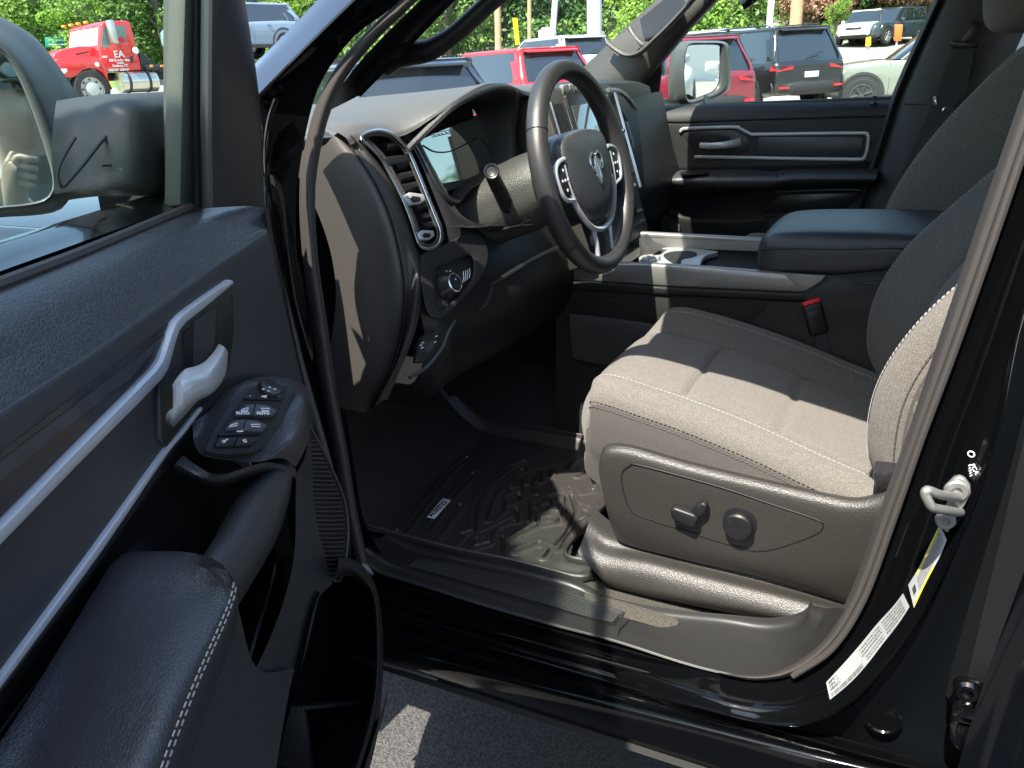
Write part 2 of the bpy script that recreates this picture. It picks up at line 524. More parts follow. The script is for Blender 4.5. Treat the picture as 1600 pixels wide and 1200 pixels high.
# ---------------------------------------------------------------- switch pod, grab handle, armrest
pod_t = [(345, 640), (380, 606), (420, 597), (455, 600), (478, 612)]      # far edge of the pod's top
pod_n = [(262, 735), (310, 735), (345, 738), (390, 726), (432, 712)]      # near edge
def pz(px, py, z): return P(px, py, z=z)
bm = NB()
rowsp = [
    [D(300, 660, .800), D(330, 640, .795), D(352, 612, .790), D(400, 590, .785), D(450, 590, .785), D(480, 605, .79)],
    [D(306, 700, .792), D(335, 660, .780), D(368, 610, .772), D(415, 597, .762), D(455, 600, .760), D(484, 616, .77)],
    [D(330, 715, .765), D(360, 690, .755), D(400, 640, .750), D(430, 625, .745), D(462, 612, .742), D(487, 626, .75)],
    [D(395, 722, .735), D(430, 700, .728), D(446, 670, .724), D(460, 640, .722), D(472, 618, .724), D(488, 640, .735)],
    [D(440, 716, .724), D(452, 700, .718), D(464, 680, .714), D(474, 655, .714), D(480, 632, .718), D(489, 655, .73)],
    [D(462, 730, .722), D(470, 715, .718), D(478, 698, .716), D(483, 680, .716), D(486, 662, .722), D(490, 675, .735)],
]
rsurf(bm, rowsp, 30, 6)
pod = link('switch_pod', bm, m_card, TR)
pod['label'] = 'grained black pod of the driver door carrying the window switches'
# pod underside and neck to the grab bar
bm = NB()
rsurf(bm, [
    [D(286, 712, .806), D(318, 734, .785), D(345, 742, .765), D(385, 730, .745), D(420, 722, .732), D(462, 732, .724)],
    [D(272, 728, .808), D(312, 749, .790), D(345, 756, .772), D(385, 742, .752), D(425, 735, .740), D(463, 752, .732)],
    [D(272, 745, .83), D(312, 758, .82), D(345, 765, .81), D(385, 755, .80), D(425, 750, .79), D(462, 765, .78)]], 24, 4)
link('pod_underside', bm, m_card, pod)
# switch panel face with buttons
face_o = [(326, 705), (322, 700), (336, 668), (358, 635), (376, 612), (392, 603), (425, 597), (448, 599), (460, 607), (458, 618), (440, 660), (420, 690), (408, 701), (390, 707), (350, 709)]
fp = [D(322, 703, .7600), D(460, 602, .7350), D(408, 703, .7290)]
fn = (fp[1] - fp[0]).cross(fp[2] - fp[0]).normalized()
if fn.dot(CAM - fp[0]) < 0: fn = -fn
fo = fp[0] + fn * .004
def FP(px, py, h=0.0): return PN(px, py, fo + fn * h, fn)
bm = NB()
prism(bm, [FP(a, b) for a, b in face_o], -fn * .006, .0015, curve=4)
swp = link('window_switch_panel', bm, m_dplas, TR)
swp['label'] = 'black switch panel on the driver door with white window symbols'
bm = NB()
prism(bm, [FP(a, b, .0006) for a, b in [(337, 697), (345, 672), (368, 637), (386, 613), (400, 603), (440, 602), (449, 608), (430, 655), (412, 686), (400, 694), (372, 699)]], -fn * .003, .0008, curve=3)
link('panel_insert', bm, m_black, swp)
def button(pts, h=.004, bv=.001, mat=None):
    bm = NB()
    prism(bm, [FP(a, b, h) for a, b in pts], -fn * .006, bv)
    o = link('switch', bm, mat or m_dplas, swp)
    return o
m_key = mk('switch_key', (.035, .036, .042), .42)
button([(372, 644), (377, 637), (385, 631), (399, 631), (396, 648), (368, 649)], .006, .0015, m_key)
button([(400, 631), (415, 632), (425, 636), (434, 641), (428, 649), (396, 648)], .0065, .0015, m_key)
button([(352, 671), (360, 660), (368, 656), (384, 655), (380, 670), (354, 672)], .006, .0015, m_key)
button([(385, 655), (400, 656), (413, 661), (419, 664), (410, 674), (381, 671)], .0065, .0015, m_key)
button([(343, 675), (352, 672), (409, 672), (408, 678), (342, 680)], .0035, .0008, m_dplas)
button([(337, 694), (343, 683), (371, 683), (366, 696), (338, 697)], .004, .001, m_dplas)
button([(372, 683), (404, 685), (395, 694), (367, 696)], .004, .001, m_dplas)
button([(380, 623), (385, 617), (402, 617), (400, 624)], .003, .0006, m_dplas)
button([(401, 624), (403, 617), (424, 617), (422, 624)], .003, .0006, m_dplas)
button([(423, 624), (425, 617), (443, 617), (440, 625)], .003, .0006, m_dplas)
bm = NB()
kc = FP(421, 607, .004)
kx = (FP(436, 607, .004) - FP(406, 607, .004)).length / 2
lathe(bm, [(kx, -.003), (kx, .002), (kx * .9, .004), (kx * .6, .0035), (0, .003)], frame_mat(kc, fn), 28)
link('mirror_knob', bm, m_smooth, swp)
# white symbols on the keys
bm = NB()
def mark(line, h, r=.0006, cl=False):
    tube(bm, [FP(a, b, h) for a, b in line], r, 6, cl)
mark([(377, 642), (378, 640), (388, 637), (387, 641)], .0068, .0005, True)
mark([(408, 638), (421, 638), (420, 642), (408, 641)], .0073, .0005, True)
mark([(358, 667), (361, 664), (371, 661), (370, 665)], .0068, .0005, True)
mark([(392, 663), (406, 663), (406, 667), (393, 666)], .0073, .0005, True)
mark([(370, 674), (380, 674)], .0042); mark([(371, 671), (375, 675), (379, 671)], .0042, .0005)
mark([(347, 690), (350, 688), (352, 690), (349, 692)], .0046, .0007, True); mark([(351, 689), (356, 686)], .0046, .0006)
mark([(380, 688), (384, 687), (385, 690), (381, 691)], .0046, .0008, True)
mark([(409, 620), (417, 618)], .0036, .0006); mark([(409, 619), (416, 621)], .0036, .0006)
mark([(390, 618), (391, 619)], .0036, .0005); mark([(433, 618), (436, 619)], .0036, .0006)
for a, b in ((420, 605), (410, 608), (428, 608), (418, 611)): mark([(a, b), (a + 3, b)], .0085, .0006)
tx = (FP(390, 645, 0) - FP(372, 645, 0)).normalized()
text(bm, 'AUTO', frame_mat(FP(379, 645.5, .0066), fn, tx), .0055, .0003, bold=.00015)
text(bm, 'AUTO', frame_mat(FP(411, 645.5, .0071), fn, tx), .0055, .0003, bold=.00015)
link('switch_symbols', bm, m_white, swp)

# padded grab bar between pod and armrest
bm = NB()
rsurf(bm, [
    dr(.772, [(418, 722), (372, 775), (338, 835), (310, 880), (296, 910)]),
    dr(.752, [(428, 718), (386, 768), (352, 825), (322, 866), (305, 900)]),
    dr(.738, [(440, 716), (408, 765), (374, 825), (340, 872), (325, 905)]),
    dr(.730, [(450, 718), (434, 765), (402, 825), (358, 892), (345, 930)]),
    dr(.728, [(458, 728), (450, 765), (426, 830), (374, 915), (352, 955)]),
    dr(.740, [(459, 735), (452, 785), (428, 850), (378, 935), (356, 975)]),
    dr(.772, [(458, 745), (448, 795), (424, 860), (372, 945), (350, 985)])], 24, 5)
link('grab_bar', bm, m_card, TR)
# armrest pad
bm = NB()
rsurf(bm, [
    ext(dr(.806, [(-60, 1235), (0, 1160), (70, 1050), (140, 935), (172, 884), (188, 868), (205, 862)]), .3),
    ext(dr(.782, [(20, 1235), (60, 1165), (120, 1050), (176, 940), (205, 886), (226, 864), (238, 861)]), .3),
    ext(dr(.748, [(90, 1235), (128, 1160), (180, 1050), (236, 945), (262, 895), (276, 868), (284, 862)]), .3),
    ext(dr(.716, [(160, 1235), (196, 1155), (240, 1055), (290, 960), (318, 912), (322, 880), (318, 868)]), .3),
    ext(dr(.698, [(205, 1235), (236, 1155), (278, 1060), (328, 965), (348, 922), (350, 896), (342, 878)]), .3),
    ext(dr(.691, [(238, 1235), (262, 1165), (302, 1065), (346, 970), (362, 935), (366, 912), (354, 890)]), .3),
    ext(dr(.692, [(262, 1240), (288, 1165), (322, 1070), (358, 985), (370, 948), (371, 922), (362, 902)]), .3),
    ext(dr(.71, [(280, 1240), (306, 1165), (338, 1070), (366, 992), (372, 955), (372, 928), (366, 910)]), .3)], 40, 6)
arm = link('armrest', bm, m_leather, TR)
arm['label'] = 'padded leather armrest of the driver door with double pale stitching'
# front end of the pad
bm = NB()
rsurf(bm, [
    dr(.806, [(205, 862), (208, 866), (212, 872)]), dr(.782, [(238, 861), (242, 866), (244, 876)]),
    dr(.748, [(284, 862), (290, 867), (292, 880)]), dr(.716, [(318, 868), (324, 874), (322, 890)]),
    dr(.698, [(342, 878), (348, 886), (342, 900)]), dr(.691, [(354, 890), (360, 898), (352, 910)]),
    dr(.692, [(362, 902), (366, 908), (358, 920)])], 10, 4)
link('armrest_end', bm, m_leather, arm)
for off in (0, 6.5):
    stitches('stitching', ext(crv(dr(.6895, [(240 + off * 1.2, 1235), (264 + off * 1.2, 1165), (304 + off, 1065), (344 + off, 975), (360 + off * .8, 935), (365 + off * .5, 912 + off)]), 8), .25)[1:], m_thread, arm, .0042, .0022, .0007)
# body of the door below the armrest
bm = NB()
rsurf(bm, [
    ext(dr(.715, [(262, 1245), (295, 1165), (336, 1075), (362, 1000), (372, 950)]), .3),
    ext(dr(.725, [(330, 1245), (352, 1165), (378, 1090), (392, 1065), (402, 1045)]), .3),
    ext(dr(.735, [(425, 1245), (437, 1165), (450, 1090), (455, 1065), (460, 1045)]), .3)], 20, 4)
lower = link('lower_panel', bm, m_card, TR)
# the strip between the slot and the map pocket, up to the pod
bm = NB()
rsurf(bm, [
    dr(.727, [(398, 1048), (425, 990), (446, 930), (458, 880), (462, 830), (462, 780), (463, 740)]),
    dr(.735, [(415, 1055), (440, 990), (460, 930), (472, 880), (476, 830), (475, 780), (474, 720)]),
    dr(.745, [(445, 1065), (470, 990), (490, 930), (492, 880), (488, 830), (482, 780), (480, 700)]),
    dr(.750, [(462, 1075), (484, 995), (500, 930), (520, 912), (508, 870), (492, 800), (486, 690)])], 24, 5)
link('panel_web', bm, m_card, lower)
# slot behind the grab bar
bm = NB()
rsurf(bm, [dr(.84, [(330, 1055), (360, 1000), (390, 900), (430, 800), (470, 700)]), dr(.84, [(430, 1080), (450, 1000), (480, 900), (490, 800), (492, 700)])], 12, 3)
rsurf(bm, [dr(.728, [(355, 1005), (372, 1020), (400, 1046)]), dr(.84, [(340, 1015), (360, 1035), (395, 1062)])], 8, 2)
rsurf(bm, [dr(.80, [(377, 1018), (392, 965), (405, 925), (418, 880), (416, 860)]), dr(.775, [(392, 1030), (408, 975), (422, 930), (432, 885), (428, 862)]), dr(.80, [(404, 1044), (424, 985), (440, 935), (446, 885), (440, 866)])], 16, 4)
link('slot_lining', bm, m_dplas, lower)
# dark cove under the trim behind the grab bar
bm = NB()
rsurf(bm, [ext(dr(.806, [(0, 1080), (150, 872), (250, 730), (310, 668), (345, 640)]), .3),
           ext(dr(.83, [(0, 1120), (150, 910), (240, 790), (300, 735), (350, 700)]), .3),
           ext(dr(.83, [(0, 1150), (140, 960), (210, 860), (300, 830), (400, 745)]), .3),
           ext(dr(.81, [(0, 1180), (100, 1020), (180, 890), (320, 900), (460, 770)]), .3)], 30, 5)
link('cove', bm, m_dplas, lower)
# map pocket: back wall, rim, rib
bm = NB()
rsurf(bm, [dr(.86, [(395, 1260), (440, 1100), (480, 950), (520, 880), (560, 870)]), dr(.86, [(470, 1260), (520, 1100), (550, 1000), (570, 900), (580, 880)]), dr(.86, [(560, 1260), (590, 1150), (598, 1050), (598, 980), (590, 910)])], 16, 4)
rsurf(bm, [dr(.735, [(420, 1260), (440, 1160), (468, 1055), (488, 960), (500, 925)]), dr(.86, [(400, 1260), (425, 1160), (455, 1055), (478, 960), (492, 925)])], 16, 3)
link('map_pocket', bm, m_dplas, lower)
bm = NB()
rim = [(530, 872), (545, 873), (560, 880), (574, 896), (588, 925), (595, 970), (597, 1030), (592, 1090), (578, 1150), (562, 1200), (545, 1260)]
rin = [(524, 905), (538, 900), (550, 902), (562, 912), (576, 925), (583, 960), (584, 1030), (580, 1090), (568, 1145), (552, 1195), (535, 1255)]
rsurf(bm, [dr(.745, rin), dr(.722, [(a * .7 + c * .3, b * .7 + d * .3) for (a, b), (c, d) in zip(rin, rim)]), dr(.716, [(a * .4 + c * .6, b * .4 + d * .6) for (a, b), (c, d) in zip(rin, rim)]), dr(.722, rim), dr(.76, [(a + 2, b) for a, b in rim]), dr(.87, [(a + 3, b) for a, b in rim])], 50, 5)
link('pocket_rim', bm, m_plas, lower)
bm = NB()
prism(bm, [D(474, 1104, .80), D(570, 1095, .76), D(571, 1100, .76), D(475, 1110, .80)], DN * .05, .001)
prism(bm, [D(474, 1104, .80), D(478, 1106, .80), D(492, 1200, .80), D(486, 1200, .80)], DN * .05, .001)
link('pocket_divider', bm, m_plas, lower)
# bottom skirt so the pocket is closed
bm = NB()
rsurf(bm, [[DW(u, .60, .72) for u in (.15, .4, .8, 1.15)], [DW(u, .50, .76) for u in (.12, .4, .8, 1.15)], [DW(u, .44, .9) for u in (.0, .4, .8, 1.15)]], 12, 3)
link('door_skirt', bm, m_dplas, lower)
# speaker grille
spk = [(482, 664), (492, 680), (506, 706), (522, 740), (536, 775), (543, 815), (542, 860), (534, 900), (527, 908), (516, 902), (500, 878), (488, 838), (483, 790), (481, 730), (480, 690)]
bm = NB()
prism(bm, dr(.762, spk), DN * .03, .003, curve=4)
spo = link('speaker_grille', bm, m_dplas, TR)
spo['label'] = 'slatted speaker grille in the front corner of the driver door'
bm = NB()
tube(bm, crv(dr(.762, spk), 4, True), .0022, 6, True)
ins = inside(spk)
prev = None
for k in range(34):
    y0 = 672 + k * 6.9
    pts = []
    for x in range(476, 548, 2):
        y = y0 + 8 * math.sin((x - 476) / 72 * math.pi * .5) - (x - 490) * .12
        if ins(x, y) and ins(x + 4, y) and ins(x - 4, y): pts.append(D(x, y, .7605))
    if len(pts) > 2: tube(bm, pts, .0011, 5)
link('grille_slats', bm, mk('grille_slat', (.05, .05, .053), .35), spo)
bm = NB()
tube(bm, crv(dr(.757, [(478, 688), (477, 740), (479, 800), (487, 850), (500, 890), (516, 912)]), 5), .0028, 8)
link('grille_border', bm, m_plas, spo)

# ---------------------------------------------------------------- driver's mirror, seen through the glass
MC = D(25, 190, 1.12)
FACE = V((-1.99, .0, 1.60))
mn = ((CAM - MC).normalized() + (FACE - MC).normalized()).normalized()
def MP(px, py, h=0.0): return PN(px, py, MC + mn * h, mn)
gl = [(-70, 60), (-20, 72), (8, 88), (32, 130), (55, 190), (74, 250), (82, 285), (78, 303), (66, 312), (40, 318), (0, 322), (-70, 326)]
bm = NB()
prism(bm, [MP(a, b) for a, b in gl], -mn * .004, curve=4)
shell = [(-70, 24), (-20, 20), (12, 32), (55, 58), (88, 98), (110, 132), (126, 160), (124, 250), (104, 318), (66, 334), (0, 338), (-70, 342)]
def lp(A, B, t): return [(a[0] + (b[0] - a[0]) * t, a[1] + (b[1] - a[1]) * t) for a, b in zip(A, B)]
bm2 = NB()
R1 = [[MP(a, b, h) for a, b in lp(gl, shell, t)] for t, h in ((0, -.003), (.06, .010), (.2, .012), (.36, .004), (.65, -.03), (1, -.09))]
cen = MP(-40, 190, -.09)
R1 += [[cen.lerp(p, .8) - mn * .06 for p in R1[-1]], [cen.lerp(p, .3) - mn * .09 for p in R1[-1]]]
rsurf(bm2, R1, 60, 5, cu=True)
mir = link('driver_side_mirror', bm2, mk('mirror_shell_plastic', (.035, .037, .038), .4, bump=[('noise', 700, .15, .0004)]), TR)
mir['label'] = 'black driver side mirror housing seen through the open door window'
link('mirror_glass', bm, m_mirror, mir)
bm = NB()
ax = lambda px, py: D(px, py, .93)
rsurf(bm, [
    dr(1.04, [(90, 168)]) + dr(1.0, [(125, 160)]) + dr(.97, [(170, 156)]) + dr(.94, [(220, 153), (284, 150)]),
    dr(1.02, [(88, 158)]) + dr(.99, [(125, 152)]) + dr(.955, [(170, 147)]) + dr(.925, [(220, 145), (284, 142)]),
    dr(.99, [(84, 190)]) + dr(.97, [(122, 180)]) + dr(.935, [(168, 170)]) + dr(.905, [(220, 165), (284, 160)]),
    dr(.985, [(80, 235)]) + dr(.965, [(118, 225)]) + dr(.93, [(165, 215)]) + dr(.90, [(220, 205), (284, 200)]),
    dr(.985, [(84, 285)]) + dr(.965, [(118, 280)]) + dr(.93, [(165, 268)]) + dr(.90, [(220, 256), (284, 250)]),
    dr(.99, [(84, 312)]) + dr(.97, [(118, 305)]) + dr(.935, [(165, 300)]) + dr(.91, [(220, 302), (284, 303)]),
    dr(1.03, [(84, 318)]) + dr(1.0, [(118, 311)]) + dr(.97, [(165, 306)]) + dr(.95, [(220, 306), (284, 307)])], 30, 5)
link('mirror_arm', bm, mk('mirror_arm_plastic', (.022, .022, .023), .5, bump=[('noise', 500, .3, .0006)]), mir)
bm = NB()
tube(bm, crv(dr(.925, [(282, 249), (240, 252), (200, 256), (160, 259)]), 4), .0012, 6)
tube(bm, crv(dr(.93, [(275, 155), (240, 160), (205, 180), (165, 215), (130, 258), (100, 292)]), 6), .0018, 6)
tube(bm, crv(dr(.955, [(118, 215), (100, 245), (90, 270), (95, 290), (100, 292)]), 6), .0016, 6)
link('mirror_arm_ribs', bm, m_plas, mir)
# ---------------------------------------------------------------- door opening: painted jamb, weatherstrip, sill
X = lambda x, a: P(a[0], a[1], x=x)
# front side of the opening, from the top of the windscreen pillar down to the sill
st = [  # outer edge, edge, middle, seal outer
    ((640, -100), (655, -100), (690, -100), (722, -90)),
    ((530, 22), (541, 14), (580, 5), (618, 8)),
    ((476, 76), (488, 66), (520, 60), (553, 57)),
    ((404, 148), (408, 152), (450, 130), (506, 120)),
    ((400, 170), (410, 205), (440, 190), (484, 180)),
    ((400, 250), (414, 270), (438, 270), (466, 280)),
    ((404, 340), (420, 350), (440, 360), (463, 380)),
    ((425, 450), (440, 460), (455, 465), (478, 470)),
    ((450, 560), (465, 560), (478, 560), (494, 560)),
    ((475, 650), (490, 650), (500, 650), (512, 650)),
    ((505, 760), (516, 760), (523, 760), (531, 760)),
    ((528, 850), (540, 850), (546, 850), (556, 850)),
    ((560, 940), (565, 925), (572, 910), (584, 897))]
bm = NB()
def jx(k, s): return (-.904 if s[1][1] < 300 else -.93, -.902 if s[1][1] < 300 else -.925, -.888, -.872)[k]
rsurf(bm, [[X(jx(k, s), s[k]) for s in st] for k in range(4)], 90, 4)
jamb = link('door_jamb', bm, m_jamb, TR)
jamb['label'] = 'glossy black painted door opening round the cabin'
bm = NB()
rsurf(bm, [[P(a, b, x=x) for (a, b), x in zip(((398, 100), (452, 46), (500, -4), (560, -70)), (-.85, -.845, -.84, -.83))],
           [P(a, b, x=x) for (a, b), x in zip(((399, 112), (458, 58), (512, 3), (575, -62)), (-.87, -.865, -.86, -.85))],
           [P(a, b, x=x) for (a, b), x in zip(((402, 140), (468, 78), (528, 18), (592, -50)), (-.895, -.89, -.885, -.875))],
           [P(a, b, x=x) for (a, b), x in zip(((404, 153), (472, 88), (536, 26), (600, -44)), (-.905, -.90, -.895, -.885))]], 24, 4)
link('pillar_outer_face', bm, m_paint, jamb)
# pressed ridges and hinge-side shut lines
bm = NB()
tube(bm, crv(xr(-.906, [(404, 152), (470, 84), (539, 16), (600, -40)]), 4), .003, 6)
tube(bm, crv(xr(-.905, [(432, 155), (421, 190), (416, 240), (420, 300), (432, 370), (446, 450)]), 5), .004, 8)
tube(bm, crv(xr(-.906, [(422, 205), (416, 270), (428, 350), (440, 420), (462, 520), (486, 620)]), 5), .003, 8)
link('jamb_ridge', bm, m_jamb, jamb)
bm = NB()
tube(bm, crv(xr(-.935, [(410, 330), (426, 400), (447, 480), (470, 570), (494, 655), (520, 750), (542, 840)]), 5), .006, 8)
link('jamb_seal', bm, m_rubber, jamb)

# rear side: seal line S and paint edge O, then the gap to the rear door
S_ = [(1100, 1049), (1180, 1063), (1240, 1054), (1300, 1012), (1350, 935), (1395, 815), (1440, 685), (1485, 565), (1540, 410), (1600, 235), (1660, 60)]
Sm = [(1098, 1062), (1182, 1080), (1250, 1074), (1322, 1030), (1375, 955), (1420, 840), (1466, 700), (1512, 570), (1562, 420), (1622, 250), (1680, 80)]
Om = [(1097, 1085), (1190, 1106), (1260, 1102), (1325, 1066), (1388, 1000), (1440, 890), (1495, 740), (1540, 600), (1578, 470), (1632, 290), (1690, 100)]
O_ = [(1096, 1104), (1195, 1127), (1262, 1127), (1325, 1094), (1393, 1022), (1448, 935), (1506, 805), (1553, 680), (1584, 520), (1640, 330), (1700, 140)]
bm = NB()
def pre(x, pts, q, dx): return [P(q[0], q[1], x=x + dx)] + xr(x, pts)
rsurf(bm, [pre(-.868, S_, (960, 1006), .035), pre(-.885, Sm, (960, 1020), .035), pre(-.915, Om, (960, 1040), .035), pre(-.925, O_, (960, 1066), .035), pre(-.93, [(a + 3, b + 5) for a, b in O_], (960, 1076), .035), pre(-.905, [(a + 6, b + 8) for a, b in O_], (960, 1080), .035)], 90, 5)
link('rear_jamb', bm, m_jamb, jamb)
bm = NB()
tube(bm, crv(xr(-.88, [(1400, 870), (1424, 806), (1450, 735)]), 5), .002, 6)
tube(bm, crv(xr(-.879, [(1452, 722), (1480, 729), (1482, 736), (1480, 749), (1465, 743), (1445, 741), (1447, 733), (1452, 722)]), 3), .0016, 6)
link('jamb_pressing', bm, m_jamb, jamb)

# quarter behind the gap and the rear door
bm = NB()
rsurf(bm, [xr(-.905, [(1195, 1135), (1268, 1135), (1333, 1102), (1400, 1030), (1457, 942), (1514, 812), (1560, 685), (1592, 525), (1650, 335)]),
           xr(-.86, [(1195, 1160), (1300, 1170), (1400, 1130), (1470, 1050), (1530, 930), (1585, 800), (1620, 680), (1650, 540), (1700, 335)]),
           xr(-.85, [(1195, 1260), (1330, 1260), (1480, 1230), (1560, 1150), (1620, 1050), (1670, 900), (1700, 700), (1730, 540), (1760, 335)])], 40, 5)
link('pillar_recess', bm, mk('recess_paint', (.002, .003, .004), .5, spec=.15), jamb)
bm = NB()
rsurf(bm, [xr(-.90, [(1478, 1290), (1503, 1200), (1532, 1100), (1566, 1000), (1600, 905), (1690, 650), (1760, 400)]),
           xr(-.93, [(1488, 1290), (1511, 1200), (1540, 1100), (1574, 1000), (1608, 905), (1696, 650), (1766, 400)]),
           xr(-.945, [(1700, 1290), (1720, 1200), (1740, 1100), (1760, 1000), (1780, 905), (1800, 650), (1850, 400)])], 20, 4)
link('rear_door', bm, mk('rear_door_paint', (.0015, .002, .003), .15, spec=.25, coat=.3, coat_r=.03), TR)
# hinge of the rear door, plug, ledge
bm = NB()
prism(bm, xr(-.90, [(1488, 1058), (1500, 1052), (1535, 1060), (1538, 1092), (1525, 1100), (1490, 1094)]), V((-.012, 0, 0)), .004)
prism(bm, xr(-.905, [(1488, 1096), (1528, 1103), (1522, 1108), (1487, 1102)]), V((-.02, 0, 0)), .002)
prism(bm, xr(-.89, [(1484, 1110), (1520, 1115), (1512, 1150), (1500, 1160), (1484, 1140)]), V((-.02, 0, 0)), .004)
m1_ = frame_mat(P(1511, 1076, x=-.912), (-1, 0, 0))
lathe(bm, [(.014, 0), (.014, .006), (.011, .010), (.007, .010), (.0065, .004), (0, .004)], m1_, 20)
link('door_hinge', bm, m_paint, jamb)
bm = NB()
m1_ = frame_mat(P(1379, 1122, x=-.87), (-1, -.1, .1))
lathe(bm, [(.024, -.004), (.024, .003), (.020, .004), (.018, .002), (0, .002)], m1_, 24)
link('drain_plug', bm, m_jamb, jamb)
# weatherstrip all round
ws = [((640, 0), -.855), ((578, 60), -.858), ((530, 120), -.86), ((500, 190), -.862), ((482, 290), -.866), ((486, 400), -.866), ((500, 500), -.866), ((514, 600), -.866), ((532, 700), -.866), ((548, 800), -.866), ((566, 880), -.866)]
ws2 = [((722, -85), -.84)] + ws
def wrow(k, dx): return [P(p[0] + k, p[1] + k * .2, x=x + dx) for p, x in ws2]
bm = NB()
rsurf(bm, [wrow(-14, -.006), wrow(-12, -.018), wrow(-3, -.024), wrow(6, -.018), wrow(10, -.002), wrow(11, .03)], 80, 4)
link('weatherstrip', bm, m_rubber, TR)
Ri = [(1120, 1050), (1186, 1055), (1232, 1042), (1286, 1002), (1330, 925), (1370, 812), (1416, 685), (1458, 560), (1505, 420), (1560, 258), (1620, 85)]
def lerp2(A, B, t): return [(a[0] + (b[0] - a[0]) * t, a[1] + (b[1] - a[1]) * t) for a, b in zip(A, B)]
S2 = [(1140, 1056)] + S_[1:]
bm = NB()
rsurf(bm, [xr(-.80, lerp2(Ri, S2, -.05)), xr(-.858, lerp2(Ri, S2, .0)), xr(-.878, lerp2(Ri, S2, .25)), xr(-.882, lerp2(Ri, S2, .5)), xr(-.882, lerp2(Ri, S2, .72)), xr(-.872, lerp2(Ri, S2, 1.0)), xr(-.86, lerp2(Ri, S2, 1.02))], 80, 4)
link('rear_weatherstrip', bm, m_rubber, TR)
bm = NB()
tube(bm, crv([P(a - 1, b + 2, x=-.887) for a, b in S_[2:]], 6), .0042, 8)
link('weatherstrip_lip', bm, m_rubber, TR)

# sill: profile swept along the truck
prof = [  # x, z(front), z(rear)  -- photo rows: start y at px 598, end y at px 1100
    (-.845, 590, 893, 1100, 1038), (-.860, 590, 899, 1100, 1044), (-.866, 590, 906, 1100, 1050), (-.862, 590, 915, 1100, 1060), (-.866, 592, 924, 1100, 1068),
    (-.884, 594, 929, 1100, 1072), (-.888, 595, 936, 1100, 1079), (-.885, 596, 947, 1100, 1092), (-.892, 597, 954, 1100, 1101),
    (-.905, 598, 958, 1100, 1106), (-.906, 598, 963, 1100, 1111), (-.90, 598, 969, 1100, 1118), (-.905, 598, 985, 1100, 1124), (-.93, 599, 1002, 1100, 1130), (-.942, 599, 1012, 1100, 1145), (-.940, 599, 1026, 1100, 1170), (-.925, 599, 1036, 1100, 1196)]
bm = NB()
rows = []
for x, px0, py0, px1, py1 in prof:
    a, b = P(px0, py0, x=x), P(px1, py1, x=x)
    d = b - a
    sag = V((0, 0, -.004))
    rows.append([a - d * .35, a, a + d * .33 + sag * .6, a + d * .66 + sag * .6, b, b + d * .35 + V((0, 0, .002)), b + d * .8 + V((.03, 0, -.015))] if x < -.889 else [a - d * .35, a, a + d * .33 + sag * .6, a + d * .66 + sag * .6, b, b + d * .12])
for r in rows: pass
rsurf(bm, [resample(crv(r, 6), 14) for r in rows[:8]], 40, 4)
rsurf(bm, [resample(crv(r, 6), 14) for r in rows[7:]], 40, 4)
link('sill', bm, m_jamb, TR)
bm = NB()
a, b = P(598, 1037, x=-.925), P(1100, 1198, x=-.925)
d = b - a
rsurf(bm, [[a - d * .3, a + d * .5, b + d * .8], [a - d * .3 + V((.02, 0, -.012)), a + d * .5 + V((.02, 0, -.012)), b + d * .8 + V((.02, 0, -.012))], [a - d * .3 + V((.3, 0, -.02)), a + d * .5 + V((.3, 0, -.02)), b + d * .8 + V((.3, 0, -.02))]], 12, 3)
link('underbody', bm, m_black, TR)
bm = NB()
tube(bm, [P(596, 1036, x=-.93), P(638, 1047, x=-.93), P(682, 1061, x=-.93)], .0035, 6)
link('pinch_weld', bm, m_zinc, TR)

# scuff plate
so = [(560, 872), (600, 894), (660, 912), (760, 944), (860, 972), (960, 998), (1060, 1030), (1120, 1046), (1180, 1056), (1240, 1050), (1290, 1005), (1318, 950)]
sc = [(575, 852), (612, 877), (670, 896), (768, 926), (866, 955), (966, 984), (1066, 1014), (1124, 1030), (1182, 1038), (1232, 1030), (1270, 995), (1290, 950)]
si = [(600, 838), (648, 862), (720, 878), (810, 896), (890, 918), (930, 938), (975, 955), (1060, 968), (1130, 975), (1200, 985), (1250, 975), (1270, 945)]
sk = [(610, 828), (660, 850), (730, 866), (815, 880), (892, 900), (935, 925), (980, 940), (1060, 953), (1135, 960), (1205, 966), (1255, 955), (1268, 935)]
bm = NB()
rsurf(bm, [xr(-.872, [(a, b + 5) for a, b in so]), xr(-.868, so), xr(-.850, lerp2(so, sc, .55)), xr(-.835, sc), xr(-.79, lerp2(sc, si, .5)), xr(-.745, si), xr(-.735, sk), xr(-.735, [(a, b + 5) for a, b in sk])], 90, 5)
sp = link('scuff_plate', bm, mk('scuff_plastic', (.016, .016, .016), .42, bump=[('noise', 900, .2, .0004)]), TR)
bm = NB()
A = [(640, 887), (700, 903), (770, 923), (850, 945), (920, 966), (958, 975)]
B = [(655, 876), (716, 888), (790, 905), (868, 926), (940, 948), (972, 958)]
for k in range(8):
    t = k / 7
    l = resample(crv(lerp2_ := [P(p[0], p[1], x=-.833 + .062 * t) + V((0, 0, .0012)) for p in lerp2(A, B, t)], 5), 40)
    tube(bm, [q_ + V((0, 0, .0035)) for q_ in l], .0014, 6)
link('tread_ribs', bm, mk('tread_plastic', (.03, .03, .03), .3), sp)
bm = NB()
tube(bm, crv([P(975, 957, x=-.80), P(968, 975, x=-.832), P(961, 1000, x=-.866)], 5), .0018, 6)
link('scuff_seam', bm, m_black, sp)

